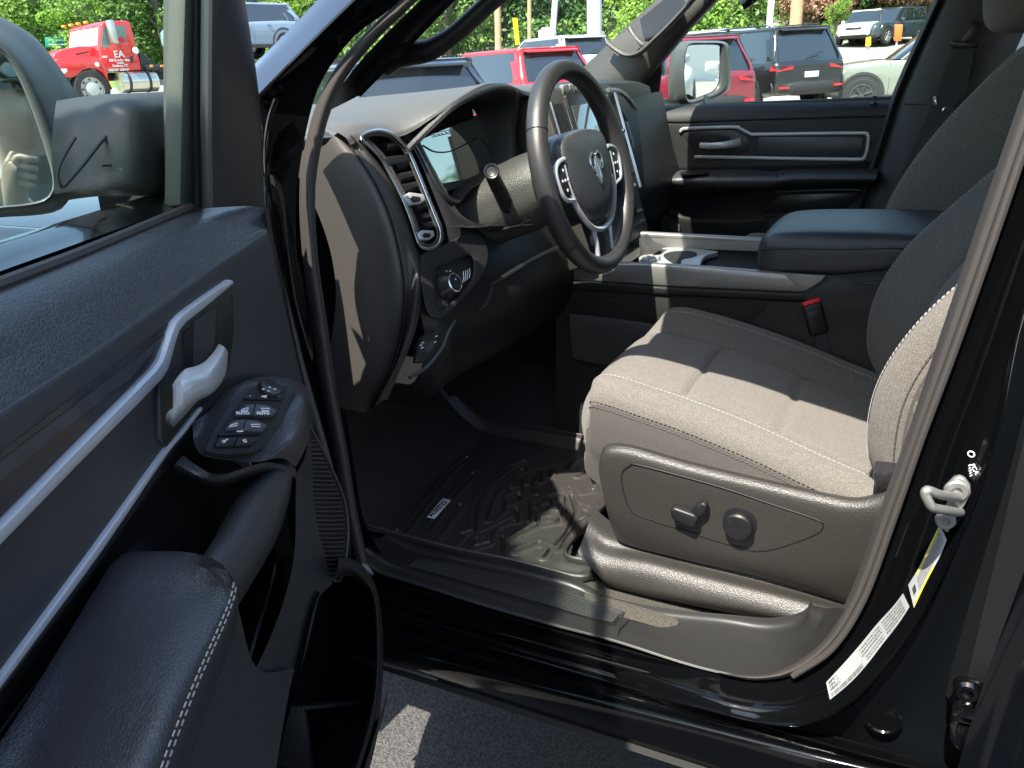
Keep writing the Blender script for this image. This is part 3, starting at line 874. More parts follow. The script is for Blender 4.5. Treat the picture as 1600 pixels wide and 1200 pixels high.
# carpet / floor, kick area, firewall
bm = NB()
rsurf(bm, [[V((-.76, y, .585)) for y in (-.3, .1, .4, .7, 1.0, 1.2)], [V((-.5, y, .57)) for y in (-.3, .1, .4, .7, 1.0, 1.25)], [V((-.22, y, .575)) for y in (-.3, .1, .4, .7, 1.0, 1.25)], [V((-.19, y, .62)) for y in (-.3, .1, .4, .7, 1.0, 1.25)]], 20, 3)
rsurf(bm, [[V((-.78, y, z)) for y, z in ((-.3, .56), (.2, .56), (.35, .565), (1.2, .565))], [V((-.745, y, z)) for y, z in ((-.3, .60), (.2, .60), (.35, .60), (1.2, .60))], [V((-.6, y, .583)) for y in (-.3, .2, .35, 1.2)]], 20, 3)
rsurf(bm, [[V((x, 1.15, .55)) for x in (-.86, -.4, 0, .5, .9)], [V((x, 1.35, .75)) for x in (-.86, -.4, 0, .5, .9)], [V((x, 1.42, 1.05)) for x in (-.86, -.4, 0, .5, .9)], [V((x, 1.40, 1.33)) for x in (-.86, -.4, 0, .5, .9)]], 12, 4)
rsurf(bm, [[V((x, y, z)) for y in (-.8, .3, 1.5)] for x, z in ((-.22, .56), (-.16, .64), (0, .70), (.16, .64), (.2, .56), (.4, .555), (.95, .555))], 8, 3)
link('carpet', bm, m_carpet, TR)
for nm, x, y, z, w_, h_ in (('brake_pedal', -.36, 1.10, .80, .11, .06), ('throttle_pedal', -.22, 1.13, .76, .05, .14), ('foot_rest', -.66, 1.16, .74, .09, .20)):
    bm = NB(); box(bm, (0, 0, 0), (w_, .014, h_), bv=.005)
    for k in range(5): box(bm, (0, -.009, -h_ * .36 + k * h_ * .18), (w_ * .84, .004, h_ * .06), bv=.001)
    if nm != 'foot_rest': tube(bm, [V((0, .01, 0)), V((0, .06, .12)), V((0, .12, .22))], .009, 8)
    bmesh.ops.transform(bm, matrix=Matrix.Translation((x, y, z)) @ Matrix.Rotation(-.5, 4, 'X'), verts=bm.verts)
    link(nm, bm, m_plas, TR)
# kick panel under the dash end
bm = NB()
rsurf(bm, [[P(540, 640, x=-.85), P(555, 740, x=-.85), P(570, 820, x=-.85), P(600, 868, x=-.85)], [V((-.82, 1.02, .95)), V((-.81, 1.03, .82)), V((-.80, 1.02, .70)), V((-.79, 1.0, .62))], [V((-.80, 1.35, .98)), V((-.80, 1.35, .84)), V((-.79, 1.3, .70)), V((-.78, 1.2, .60))]], 12, 5)
link('kick_panel', bm, m_dplas, TR)
# strip of carpet between scuff plate and seat rail cover
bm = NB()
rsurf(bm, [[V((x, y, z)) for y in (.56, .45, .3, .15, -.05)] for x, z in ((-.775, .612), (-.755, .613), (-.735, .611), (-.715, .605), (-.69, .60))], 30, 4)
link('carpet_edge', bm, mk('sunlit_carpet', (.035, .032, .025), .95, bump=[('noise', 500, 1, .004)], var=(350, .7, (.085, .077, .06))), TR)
# roof, pillars on the far side, rear wall, hood, fender
bm = NB()
rf = []
for x, dz_, yf in ((-.90, -.20, .58), (-.80, -.07, .60), (-.5, .0, .64), (-.22, .01, .70), (0, .02, .76), (.3, .01, .83), (.5, 0, .83), (.76, -.03, .74), (.82, -.09, .66)):
    rf.append([V((x * k, y, z + dz_)) for y, z, k in ((yf, 1.80, .93), (.42, 1.88, .97), (.1, 1.93, 1), (-.5, 1.94, 1), (-1.15, 1.92, 1), (-1.4, 1.85, .98))])
rsurf(bm, rf, 20, 4)
link('roof', bm, m_paint, TR)
bm = NB()
rf2 = [[V((p.x * .96, p.y - .01, p.z - .05)) for p in r] for r in rf]
rsurf(bm, rf2, 20, 4)
link('headliner', bm, mk('headliner_cloth', (.35, .35, .34), .95), TR)
bm = NB()
hood = []
for x, dz_ in ((-.98, -.22), (-.90, -.09), (-.70, -.015), (-.45, .0), (0, .012), (.45, .0), (.70, -.015), (.90, -.09), (.98, -.22)):
    hood.append([V((x, y, z + dz_)) for y, z in ((1.30, 1.315), (1.6, 1.295), (2.0, 1.275), (2.5, 1.24), (2.9, 1.17), (3.0, .98))])
rsurf(bm, hood, 24, 5)
hd = link('hood', bm, m_paint, TR)
bm = NB()
rsurf(bm, [[V((-1.0, y, z)) for y, z in ((1.12, 1.2), (1.5, 1.18), (2.0, 1.15), (2.9, 1.1))], [V((-1.03, y, z)) for y, z in ((1.12, .95), (1.5, 1.0), (2.0, 1.05), (2.9, .95))], [V((-1.0, y, z)) for y, z in ((1.12, .5), (1.5, .6), (2.0, .9), (2.9, .6))]], 16, 4)
rsurf(bm, [[V((-1.0, y, 1.20)) for y in (1.12, 1.5, 2.9)], [V((-.97, y, 1.25)) for y in (1.12, 1.5, 2.9)], [V((-.92, y, 1.24)) for y in (1.12, 1.5, 2.9)]], 16, 4)
link('front_fender', bm, m_paint, TR)
# driver side windscreen pillar (painted) with roof rail
for sx in (-1, 1):
    bm = NB()
    tube(bm, crv([V((sx * .845, .66, 1.60)), V((sx * .855, .54, 1.65)), V((sx * .875, .1, 1.69)), V((sx * .87, -.5, 1.70)), V((sx * .76, -1.2, 1.85))], 6), .016, 10)
    link('roof_rail', bm, m_paint, TR)
    bm = NB()
    tube(bm, [V((sx * .87, -1.2, .7)), V((sx * .87, -1.2, 1.33)), V((sx * .76, -1.15, 1.86))], .06, 10)
    link('rear_pillar', bm, m_paint, TR)
bm = NB()
tube(bm, [V((-.85, -.06, .7)), V((-.85, -.07, 1.33)), V((-.76, -.15, 1.86))], .05, 10)
link('center_pillar', bm, m_dplas, TR)
bm = NB()
prism(bm, [V((-.85, -1.33, .6)), V((.85, -1.33, .6)), V((.86, -1.33, 1.32)), V((-.86, -1.33, 1.32))], V((0, -.05, 0)))
prism(bm, [V((-.86, -1.25, .6)), V((-.86, -.1, .6)), V((-.86, -.1, 1.32)), V((-.86, -1.25, 1.32))], V((-.05, 0, 0)))
prism(bm, [V((.86, -1.25, .6)), V((.86, -.1, .6)), V((.86, -.1, 1.32)), V((.86, -1.25, 1.32))], V((.05, 0, 0)))
link('rear_cab_wall', bm, m_dplas, TR)
for sx in (-1, 1):
    bm = NB()
    prism(bm, [V((sx * .90, .99, .5)), V((sx * .90, 1.5, .5)), V((sx * .90, 1.5, 1.22)), V((sx * .90, 1.30, 1.27)), V((sx * .90, 1.2, 1.34)), V((sx * .90, .99, 1.34))], V((-sx * .03, 0, 0)))
    link('cowl_side', bm, m_dplas, TR)
# windscreen
bm = NB()
ws_ = []
for x in (-.86, -.6, -.3, 0, .3, .6, .86):
    b_ = -.10 * (x / .86) ** 2
    ws_.append([V((x, 1.42 + b_ * 1.2, 1.31)), V((x * .92, 1.07 + b_, 1.53)), V((x * .86, .64 + b_ * .6, 1.80))])
rsurf(bm, ws_, 12, 4)
link('windscreen', bm, m_glass, TR)
# ---------------------------------------------------------------- seats
def ss(e0, e1, t):
    t = max(0, min(1, (t - e0) / (e1 - e0))); return t * t * (3 - 2 * t)

def make_seat(cx, sgn, y0):
    """sgn = -1: outer side of the seat towards -X"""
    W = .25
    prof = [(-.97, -.13), (-1.0, -.10), (-1.015, -.06), (-1.0, -.012), (-.965, .010), (-.88, .026), (-.76, .018), (-.62, .002), (-.535, -.010), (-.48, -.004), (-.3, .0), (0, -.002)]
    prof = prof + [(-a, b) for a, b in reversed(prof[:-1])]
    secs = [(.03, .805, .96), (.10, .826, 1), (.20, .856, 1), (.30, .890, 1), (.40, .917, 1), (.48, .934, 1), (.54, .943, .985), (.58, .940, .965), (.612, .920, .94), (.632, .885, .92), (.636, .845, .91), (.618, .80, .89)]
    rows = []
    for i, (y, z, k) in enumerate(secs):
        fl = ss(.56, .625, y)
        r = []
        for a, b in prof:
            bb = b * (1 - .75 * fl) if b > -.02 else b * (1 - fl * .55)
            yy = y - .05 * fl * abs(a) ** 3
            if i >= 9: bb = b * .25 if b > -.02 else b * .4
            r.append(V((cx + a * W * k, y0 + yy, z + bb)))
        rows.append(r)
    def dsp(p):
        u = abs(p.x - cx)
        g = 0
        if p.y < y0 + .60:
            m_ = 1 - ss(.118, .132, u)
            for yc in (.435, .275, .12):
                d = (p.y - y0 - yc - .03 * (u / .13) ** 2 * 0) / .0055
                g += .010 * math.exp(-d * d) * m_
            d = (u - .134) / .005
            g += .009 * math.exp(-d * d) * (1 - ss(.53, .56, p.y - y0))
            # pillowing of the middle panels
            if u < .13:
                q = ((p.y - y0 - .435) % .16) / .16
                g -= .004 * math.sin(math.pi * q) * math.cos(u / .13 * math.pi / 2) if p.y - y0 > .11 and p.y - y0 < .595 else 0
        return V((p.x, p.y, p.z - g))
    seat = surf('seat_cushion', rows, m_fab, None, n=190, m=14, disp=dsp, smooth=60)
    # stitches
    for a in (.80, 1.0):
        for s in (-1, 1):
            if a == 1.0 and s != sgn: continue
            path = []
            for y, z, k in secs[1:9]:
                fl = ss(.56, .625, y)
                zz = (.0225 if a < 1 else -.012)
                if a < 1: path.append(V((cx + s * .60 * W * k, y0 + y, z + .0035)) if False else V((cx + s * a * W * k, y0 + y - .05 * fl * a ** 3, z + zz * (1 - .75 * fl))))
                else: path.append(V((cx + s * (W * k + .0015), y0 + y - .05 * fl, z - .010 * (1 - .75 * fl))))
            stitches('stitching', crv(path, 8), m_thread if a < 1 else m_dthread, seat, .0045, .003, .00065 if a < 1 else .0011)
            if a == 1.0: stitches('stitching', crv([q + V((s * .0016, 0, -.009)) for q in path], 8), m_dthread, seat, .0045, .003, .0011)
            elif s != sgn: stitches('stitching', crv([q + V((-s * .006, 0, .0002)) for q in path], 8), m_thread, seat, .0045, .003, .00065)
    # side facing below the seam, darker cloth
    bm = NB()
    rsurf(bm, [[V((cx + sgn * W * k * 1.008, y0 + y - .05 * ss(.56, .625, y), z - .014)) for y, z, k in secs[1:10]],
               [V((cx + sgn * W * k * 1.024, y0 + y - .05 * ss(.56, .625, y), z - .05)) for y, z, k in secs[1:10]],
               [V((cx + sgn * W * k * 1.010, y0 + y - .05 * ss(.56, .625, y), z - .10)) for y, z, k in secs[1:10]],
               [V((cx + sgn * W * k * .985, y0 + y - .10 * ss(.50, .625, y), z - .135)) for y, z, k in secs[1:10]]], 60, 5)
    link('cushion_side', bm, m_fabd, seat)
    # backrest
    def yb(z):
        T_ = ([(.78, .06), (.88, .086), (.97, .093), (1.06, .075), (1.15, .022), (1.21, -.03), (1.3, -.10), (1.45, -.21), (1.6, -.30)] if sgn < 0 else
              [(.78, .07), (.9, .10), (1.0, .11), (1.13, .10), (1.2, .075), (1.27, .04), (1.36, -.005), (1.43, -.05), (1.5, -.09), (1.6, -.13)])
        for (a, b), (c, d) in zip(T_, T_[1:]):
            if z <= c: return y0 + b + (d - b) * (z - a) / (c - a)
        return y0 - .1
    bp = [(-.86, -.16), (-1.0, -.10), (-1.02, -.03), (-.99, .022), (-.93, .045), (-.84, .046), (-.70, .025), (-.56, .004), (-.5, -.002), (-.3, .004), (0, .002)]
    bp = bp + [(-a, b) for a, b in reversed(bp[:-1])]
    bs = [(.80, .90, .2), (.85, .96, .7), (.92, 1.0, 1), (1.02, 1.01, 1.05), (1.12, 1.0, 1.05), (1.22, .98, 1.0), (1.32, .94, .85), (1.40, .88, .6), (1.45, .78, .2), (1.475, .62, -.1)]
    rows = []
    for z, k, bo in bs:
        rows.append([V((cx + a * W * k, yb(z) + (b * bo * (1.75 if a * sgn < 0 else 1) if b > 0 else b) - (.05 if z > 1.46 else 0), z)) for a, b in bp])
    rows.append([V((cx + a * W * .45, yb(1.48) - .09, 1.478)) for a, b in bp])
    def dspb(p):
        u = abs(p.x - cx)
        g = 0
        if p.z < 1.40:
            m_ = 1 - ss(.12, .134, u)
            for zc in (.98, 1.10, 1.24):
                d = (p.z - zc - .05 * (u / .13) ** 2) / .0055; g += .006 * math.exp(-d * d) * m_
            d = (u - .137 - .02 * ss(1.1, 1.35, p.z)) / .005
            g += .011 * math.exp(-d * d)
        return V((p.x, p.y - g, p.z))
    back = surf('seat_backrest', rows, m_fab, None, n=150, m=12, disp=dspb, smooth=60)
    for s in (-1, 1):
        for o_ in (0, .006):
            pth = [V((cx + s * (.90 * W * k - o_), yb(z) + .0465 * bo * (1.75 if s != sgn else 1) + .0035, z)) for z, k, bo in bs[1:8]]
            stitches('stitching', crv(pth, 8), m_thread, back, .0045, .003, .00065)
    pth = [V((cx + sgn * (1.002 * W * k + .001), yb(z) + .012 * bo, z)) for z, k, bo in bs[1:8]]
    for o_ in (0, .010):
        stitches('stitching', crv([p + V((0, -o_, 0)) for p in pth], 8), m_dthread, back, .0055, .003, .0013)
    bm = NB()
    rsurf(bm, [[V((cx + sgn * W * k * 1.008, yb(z) + .004 * bo, z)) for z, k, bo in bs[1:9]], [V((cx + sgn * W * k * 1.026, yb(z) - .04, z)) for z, k, bo in bs[1:9]], [V((cx + sgn * W * k * 1.01, yb(z) - .12, z)) for z, k, bo in bs[1:9]]], 50, 5)
    link('backrest_side', bm, m_fabd, back)
    # head restraint
    bm = NB()
    hr = []
    for z, hw, d in ((1.475, .06, .02), (1.485, .11, .045), (1.515, .14, .06), (1.58, .145, .065), (1.65, .14, .058), (1.69, .11, .037), (1.705, .05, .015)):
        yc = yb(1.47) + (.055 if sgn > 0 else .01)
        hr.append([V((cx + hw * math.cos(t) * (abs(math.cos(t)) ** -.35 if abs(math.cos(t)) > .05 else 1), yc + d * math.sin(t) * 1.15, z)) for t in [k * math.pi / 10 for k in range(20)]])
    rsurf(bm, hr, 60, 5, cu=True)
    head = link('head_restraint', bm, m_fab, None)
    for s in (-1, 1):
        bm = NB()
        tube(bm, [V((cx + s * .07, yb(1.47) - .03, 1.44)), V((cx + s * .07, yb(1.47) + .0, 1.54))], .007, 10)
        link('restraint_post', bm, m_chrome, head)
    return seat, back, head

sL = make_seat(-.402, -1, -.015)
for o in sL: o.parent = TR
sL[0]['label'] = 'grey cloth driver seat cushion half in sunlight'
sL[1]['label'] = 'grey cloth driver backrest beside the door pillar'
sR = make_seat(.402, 1, -.015)
for o in sR: o.parent = TR
sR[0]['label'] = 'passenger seat cushion in shade beyond the console'
sR[1]['label'] = 'passenger backrest in shade beyond the armrest'

# plastic valance on the side of the driver's seat
xs = -.688
vt = [(937, 722), (939, 710), (948, 699), (987, 701), (1075, 726), (1206, 757), (1294, 777), (1340, 783), (1385, 771), (1440, 740)]
vm = [(936, 740), (938, 728), (950, 716), (990, 720), (1075, 744), (1204, 775), (1290, 796), (1345, 802), (1395, 795), (1450, 770)]
vb = [(946, 790), (950, 800), (960, 812), (1010, 830), (1090, 852), (1180, 876), (1270, 900), (1350, 905), (1400, 880), (1460, 850)]
ve = [(957, 828), (962, 838), (975, 846), (1015, 858), (1090, 876), (1165, 893), (1250, 916), (1340, 945), (1420, 960), (1480, 950)]
bm = NB()
rsurf(bm, [xr(xs + .05, [(a + 3, b - 7) for a, b in vt]), xr(xs + .012, [(a + 1, b - 4) for a, b in vt]), xr(xs, vt), xr(xs - .010, vm), xr(xs - .012, lerp2(vm, vb, .5)), xr(xs - .010, vb), xr(xs + .004, ve), xr(xs + .03, [(a + 4, b + 5) for a, b in ve])], 70, 5)
val = link('seat_valance', bm, m_shield, TR)
val['label'] = 'moulded plastic side of the driver seat holding the adjuster knobs'
ip = [(971, 745), (975, 734), (984, 728), (1000, 727), (1119, 759), (1200, 786), (1276, 812), (1286, 822), (1276, 834), (1235, 850), (1197, 860), (1162, 857), (1080, 832), (1000, 806), (983, 793), (974, 768)]
bm = NB()
tube(bm, crv(xr(xs - .0125, ip), 5, True), .0010, 6, True)
link('panel_groove', bm, m_dplas, val)
def onv(px, py, h): return P(px, py, x=xs - .012 - h)
bm = NB()
prism(bm, [onv(a, b, .006) for a, b in [(1051, 789), (1057, 786), (1090, 798), (1095, 805), (1086, 819), (1053, 804)]], V((-.016, 0, 0)), .004, 3)
link('seat_lever', bm, m_dplas, val)
bm = NB()
prism(bm, [onv(a, b, .004) for a, b in [(1077, 800), (1092, 782), (1103, 779), (1109, 785), (1106, 795), (1092, 806)]], V((-.014, 0, 0)), .004, 3)
link('recline_lever', bm, m_dplas, val)
bm = NB()
kc = P(1156, 816, x=xs - .012)
lathe(bm, [(.026, -.002), (.026, .002), (.019, .003), (.0185, .006), (.021, .007), (.0225, .010), (.0225, .016), (.020, .019), (.012, .020), (0, .0185)], frame_mat(kc, (-1, 0, 0)), 32)
for a in (0.4, 3.5):
    c = kc + V((-.0195, .012 * math.cos(a), .012 * math.sin(a)))
    lathe(bm, [(.006, 0), (.004, .0008), (0, .0002)], frame_mat(c, (-1, 0, 0)), 12)
link('lumbar_knob', bm, m_dplas, val)
# seat base and rail trim under the valance
bm = NB()
rsurf(bm, [xr(-.66, [(925, 790), (955, 815), (1010, 840), (1100, 862), (1200, 885), (1300, 910), (1440, 935)]),
           xr(-.672, [(918, 822), (950, 848), (1010, 862), (1100, 885), (1200, 910), (1300, 938), (1440, 970)]),
           xr(-.70, [(908, 850), (945, 868), (1010, 880), (1100, 903), (1200, 926), (1300, 952), (1440, 990)]),
           xr(-.715, [(905, 868), (942, 888), (1010, 903), (1100, 925), (1190, 944), (1290, 970), (1440, 1010)]),
           xr(-.718, [(935, 898), (945, 908), (1010, 925), (1100, 943), (1180, 958), (1280, 980), (1440, 1022)]),
           xr(-.70, [(940, 906), (950, 916), (1010, 932), (1100, 950), (1180, 966), (1280, 988), (1440, 1030)])], 50, 5)
link('seat_rail_cover', bm, m_shield, TR)
for x0 in (-.66, .15):
    bm = NB()
    prism(bm, [V((x0, .50, .57)), V((x0, .02, .57)), V((x0, .02, .79)), V((x0, .50, .84))], V((.49, 0, 0)), .01)
    link('seat_base', bm, m_black, TR)
# recliner cover at the back corner
bm = NB()
prism(bm, xr(-.68, [(1362, 738), (1402, 736), (1402, 768), (1368, 768)]), V((.05, 0, 0)), .006)
link('recliner_cover', bm, m_smooth, TR)

# seat belt buckle
b0 = P(1290, 580, x=-.165); b1 = P(1262, 468, x=-.165)
ax_ = (b1 - b0).normalized()
bm = NB()
o_ = P(1274, 498, x=-.165)
mt = frame_mat(o_, (-1, -.35, .15), ax_)
box(bm, (0, 0, 0), (.066, .037, .018), bv=.006, seg=3)
bmesh.ops.transform(bm, matrix=mt, verts=bm.verts)
bk = link('seat_belt_buckle', bm, m_dplas, TR)
bm = NB(); box(bm, (.036, 0, 0), (.008, .034, .015), bv=.002)
bmesh.ops.transform(bm, matrix=mt, verts=bm.verts)
link('release_button', bm, m_red, bk)
bm = NB(); box(bm, (0, 0, .0093), (.034, .022, .001), bv=.0004)
text(bm, 'PRESS', Matrix.Translation((.002, 0, .0102)) @ Matrix.Rotation(-math.pi / 2, 4, 'Z'), .006, .0002)
bmesh.ops.transform(bm, matrix=mt, verts=bm.verts)
link('buckle_plate', bm, m_smooth, bk)
bm = NB()
box(bm, (-.075, 0, 0), (.09, .022, .004))
bmesh.ops.transform(bm, matrix=mt, verts=bm.verts)
link('buckle_stalk', bm, m_web, bk)
# ---------------------------------------------------------------- centre console
cx0 = -.16
bm = NB()
# side skin below the trim, down to the floor
rsurf(bm, [[P(860, 436, x=cx0), P(924, 441, x=cx0), P(1050, 449, x=cx0), P(1240, 457, x=cx0), V((cx0, .0, 1.02)), V((cx0, -.3, 1.02))],
           [V((cx0, y, z)) for y, z in ((.84, .88), (.76, .88), (.57, .88), (.3, .88), (0, .88), (-.3, .88))],
           [V((cx0 - .03, y, .60)) for y in (.84, .76, .57, .3, 0, -.3)]], 30, 5)
link('console_side', bm, mk('console_plastic', (.013, .0125, .0125), .45, bump=GR), TR)
cons = bpy.data.objects['console_side']
bm = NB()
# recess in the side
prism(bm, xr(cx0 - .002, [(890, 470), (960, 466), (1040, 463), (1120, 467), (1192, 471), (1196, 475), (1190, 484), (1160, 510), (1100, 540), (900, 540)]), V((.004, 0, 0)), .001)
link('side_recess', bm, m_black, cons)
bm = NB()
tube(bm, crv(xr(cx0 - .003, [(1050, 464), (1120, 467), (1190, 471), (1197, 475), (1188, 488), (1155, 512)]), 4), .0015, 6)
link('recess_edge', bm, m_plas, cons)
bm = NB()
rsurf(bm, [xr(cx0 - .02, [(890, 494), (940, 499), (1000, 507), (1080, 520)]), xr(cx0 - .03, [(890, 496), (940, 501), (1000, 509), (1080, 522)]), xr(cx0 - .035, [(895, 560), (940, 570), (1000, 580), (1080, 600)])], 20, 3)
link('lower_side_cover', bm, mk('side_cover', (.03, .028, .025), .5, bump=GR), cons)
# satin trim along the top of the near side
bm = NB()
tt = [(860, 412), (924, 412.5), (983, 412), (1040, 414), (1097, 417.5), (1197, 425), (1225, 427)]
tb = [(860, 437), (924, 439), (1002, 444), (1050, 447.5), (1150, 452), (1240, 456), (1255, 456)]
rsurf(bm, [xr(cx0 + .018, [(a, b - 3) for a, b in tt]), xr(cx0 + .004, [(a, b - 1) for a, b in tt]), xr(cx0 - .003, [(a, b + 2) for a, b in tt]), xr(cx0 - .006, lerp2(tt, tb, .5)), xr(cx0 - .004, lerp2(tt, tb, .94)), xr(cx0, tb), xr(cx0 + .004, [(a, b + 1.5) for a, b in tb])], 60, 4)
prism(bm, xr(cx0 - .003, [(1222, 427), (1290, 431), (1282, 440), (1262, 452), (1252, 456), (1235, 456)]), V((.01, 0, 0)), .001)
link('console_trim', bm, m_dsilver, cons)
bm = NB()
rsurf(bm, [xr(cx0 - .004, [(a, b + 1) for a, b in tb]), xr(cx0 - .010, [(a, b + 4) for a, b in tb]), xr(cx0 - .008, [(a, b + 13) for a, b in tb]), xr(cx0, [(a, b + 16) for a, b in tb])], 40, 4)
link('console_lower_lip', bm, m_plas, cons)
# tray between the rails
zt = 1.005
bm = NB()
rsurf(bm, [[V((cx0 + .02, y, 1.045)) for y in (.95, .75, .55, .30)], [V((cx0 + .022, y, zt)) for y in (.95, .75, .55, .30)], [V((.0, y, zt)) for y in (.95, .75, .55, .30)], [V((.115, y, zt)) for y in (.95, .75, .55, .30)], [V((.12, y, 1.05)) for y in (.95, .75, .55, .30)]], 30, 4)
link('console_tray', bm, m_plas, cons)
bm = NB()
rsurf(bm, [xr(.118, [(985, 386), (1060, 388), (1120, 390), (1192, 393)]), xr(.12, [(985, 372), (1060, 374), (1120, 376), (1192, 379)]), xr(.122, [(985, 363), (1060, 367), (1120, 370), (1192, 374)]), xr(.135, [(985, 360), (1060, 364), (1120, 367), (1192, 371)]), xr(.16, [(985, 361), (1060, 366), (1120, 369), (1192, 373)])], 30, 4)
link('far_rail', bm, m_dsilver, cons)
bm = NB()
rsurf(bm, [[V((.165, y, 1.04)) for y in (.9, .5, 0, -.3)], [V((.17, y, .8)) for y in (.9, .5, 0, -.3)], [V((.18, y, .6)) for y in (.9, .5, 0, -.3)]], 10, 3)
link('console_far_side', bm, m_dplas, cons)
# cup holders: raised satin surround with two wells
bm = NB()
zc = 1.028
def Z(a, b, z=zc): return P(a, b, z=z)
out = [(998, 402), (1012, 396), (1026, 390), (1045, 386), (1085, 388), (1112, 391), (1122, 393), (1105, 398), (1098, 404), (1092, 415), (1075, 415), (1062, 412), (1040, 412), (1010, 412)]
prism(bm, [Z(a, b) for a, b in out], V((0, 0, -.012)), .002, curve=3)
link('cup_holder_surround', bm, m_silver, cons)
bm = NB()
prism(bm, [Z(a, b, zc + .0012) for a, b in [(1037, 398), (1050, 393), (1072, 392), (1086, 394), (1089, 398), (1083, 401), (1066, 405), (1063, 412), (1052, 411), (1042, 405)]], V((0, 0, -.004)), curve=4)
link('cup_well', bm, m_black, cons)
bm = NB()
prism(bm, [Z(a, b, 1.012) for a, b in [(1100, 414), (1106, 403), (1122, 397), (1196, 400), (1196, 422)]], V((0, 0, -.004)), .001)
link('storage_well', bm, m_black, cons)
bm = NB()
for a, b in ((1008, 406), (1016, 402), (1026, 404), (1020, 409)):
    box(bm, Z(a, b, zc + .004), (.018, .016, .012), bv=.004)
link('console_buttons', bm, m_silver, cons)
bm = NB()
prism(bm, [P(998, 372, x=.02), P(1010, 385, x=.02), P(1030, 392, x=.02), P(1000, 410, x=.02)], V((.06, 0, 0)), .002)
rsurf(bm, [[V((x, y, z)) for y, z in ((.95, 1.20), (.84, 1.08), (.76, 1.035), (.70, 1.02))] for x in (-.15, -.05, .05, .12)], 12, 3)
link('console_ramp', bm, m_bezel, cons)

# armrest lid
bm = NB()
rows = []
ysec = [(.395, .45, 1.068, 1.082), (.392, .72, 1.056, 1.10), (.380, .90, 1.047, 1.118), (.355, .98, 1.044, 1.130), (.30, 1.0, 1.046, 1.136), (.22, 1.0, 1.050, 1.139), (.12, 1.0, 1.066, 1.140), (.02, 1.0, 1.073, 1.138), (-.08, .99, 1.075, 1.133), (-.14, .95, 1.078, 1.120), (-.155, .8, 1.085, 1.10)]
for y, k, zb, zt_ in ysec:
    w_ = .150 * k
    h = zt_ - zb
    rows.append([V((-.004 + a * w_, y, zb + b * h)) for a, b in ((-.80, 0), (-.93, .03), (-.985, .12), (-1.0, .35), (-1.0, .58), (-.97, .78), (-.90, .90), (-.75, .96), (-.4, 1.0), (0, 1.01), (.4, 1.0), (.75, .96), (.9, .9), (.97, .78), (1, .58), (1, .35), (.985, .12), (.93, .03), (.80, 0))])
arml = surf('console_armrest', rows, m_leather, TR, n=90, m=6, smooth=60)
arml['label'] = 'black leather centre armrest catching a blue sheen'
pth = [V((-.004 - .150 * k * 1.004, y, zb + .60 * (zt_ - zb))) for y, k, zb, zt_ in ysec[1:-1]]
bm = NB(); tube(bm, crv(pth, 6), .0011, 6)
link('armrest_seam', bm, m_black, arml)
stitches('stitching', crv([p + V((.0006, 0, .0045)) for p in pth], 6), m_dthread, arml, .004, .002, .0007)
bm = NB()
rsurf(bm, [[V((-.12, y, z)) for y, z in ((.36, 1.045), (.2, 1.05), (.1, 1.066), (-.1, 1.07))], [V((-.155, y, z)) for y, z in ((.31, 1.03), (.2, 1.045), (.1, 1.062), (-.1, 1.07))], [V((cx0, y, z)) for y, z in ((.30, .95), (.2, .95), (.1, .95), (-.3, .95))]], 20, 3)
rsurf(bm, [[V((cx0 + .01, y, z)) for y, z in ((.37, 1.0), (.37, 1.03))], [V((.15, y, z)) for y, z in ((.37, 1.0), (.37, 1.03))]], 6, 2)
link('armrest_bin', bm, m_plas, cons)
for s_ in (1,):
    bm = NB()
    rsurf(bm, [[V((-.14, y, 1.0)) for y in (-.25, .3)], [V((-.14, y, 1.07)) for y in (-.25, .1)], [V((.14, y, 1.07)) for y in (-.25, .1)]], 6, 2)
    link('bin_body', bm, m_dplas, cons)
# ---------------------------------------------------------------- passenger side: door, pillar, window, mirror
xp = .80
bm = NB()
t0 = [(1003, 172), (1060, 167), (1150, 163), (1250, 161), (1340, 158), (1398, 156)]
t1 = [(1003, 181), (1060, 178), (1150, 174), (1250, 172), (1340, 168), (1398, 165)]
t2 = [(1003, 188), (1060, 190), (1150, 187), (1250, 184), (1340, 181), (1396, 180)]
t3 = [(1003, 200), (1060, 200), (1150, 197), (1250, 195), (1340, 193), (1393, 192)]
t4 = [(1003, 262), (1060, 262), (1150, 260), (1250, 258), (1330, 255), (1372, 250)]
rsurf(bm, [xr(xp + .06, [(a, b - 3) for a, b in t0]), xr(xp + .03, t0), xr(xp + .008, t1), xr(xp, t2), xr(xp + .006, [(a, b + 2) for a, b in t2]), xr(xp + .002, t3), xr(xp, t4)], 60, 5)
pd = link('passenger_door', bm, m_plas, TR)
pd['label'] = 'closed black passenger door with silver outlined panel'
bm = NB()
rsurf(bm, [xr(xp, [(1003, 258), (1060, 262), (1150, 260), (1250, 258), (1330, 255), (1375, 248)]), xr(xp + .02, [(1003, 285), (1060, 300), (1150, 305), (1250, 305), (1330, 300), (1362, 285)]), xr(xp + .02, [(1003, 340), (1060, 345), (1150, 345), (1250, 340), (1320, 335), (1345, 330)]), xr(xp + .0, [(1003, 390), (1060, 390), (1150, 390), (1250, 390), (1320, 380), (1330, 370)])], 40, 4)
link('lower_panel', bm, m_dplas, pd)
def ring(bm, pts, x, r, fl=.5, m=5):
    tube(bm, crv(xr(x, pts), m, True), r, 8, True, up=(1, 0, 0), flat=fl)
bm = NB()
up_ = [(1063, 206), (1066, 202), (1080, 200.5), (1148, 198.5), (1156, 201), (1172, 209), (1178, 210), (1250, 209), (1345, 208), (1354, 210), (1357, 216), (1354, 238), (1349, 247), (1342, 249), (1250, 248), (1170, 246.5), (1085, 245)]
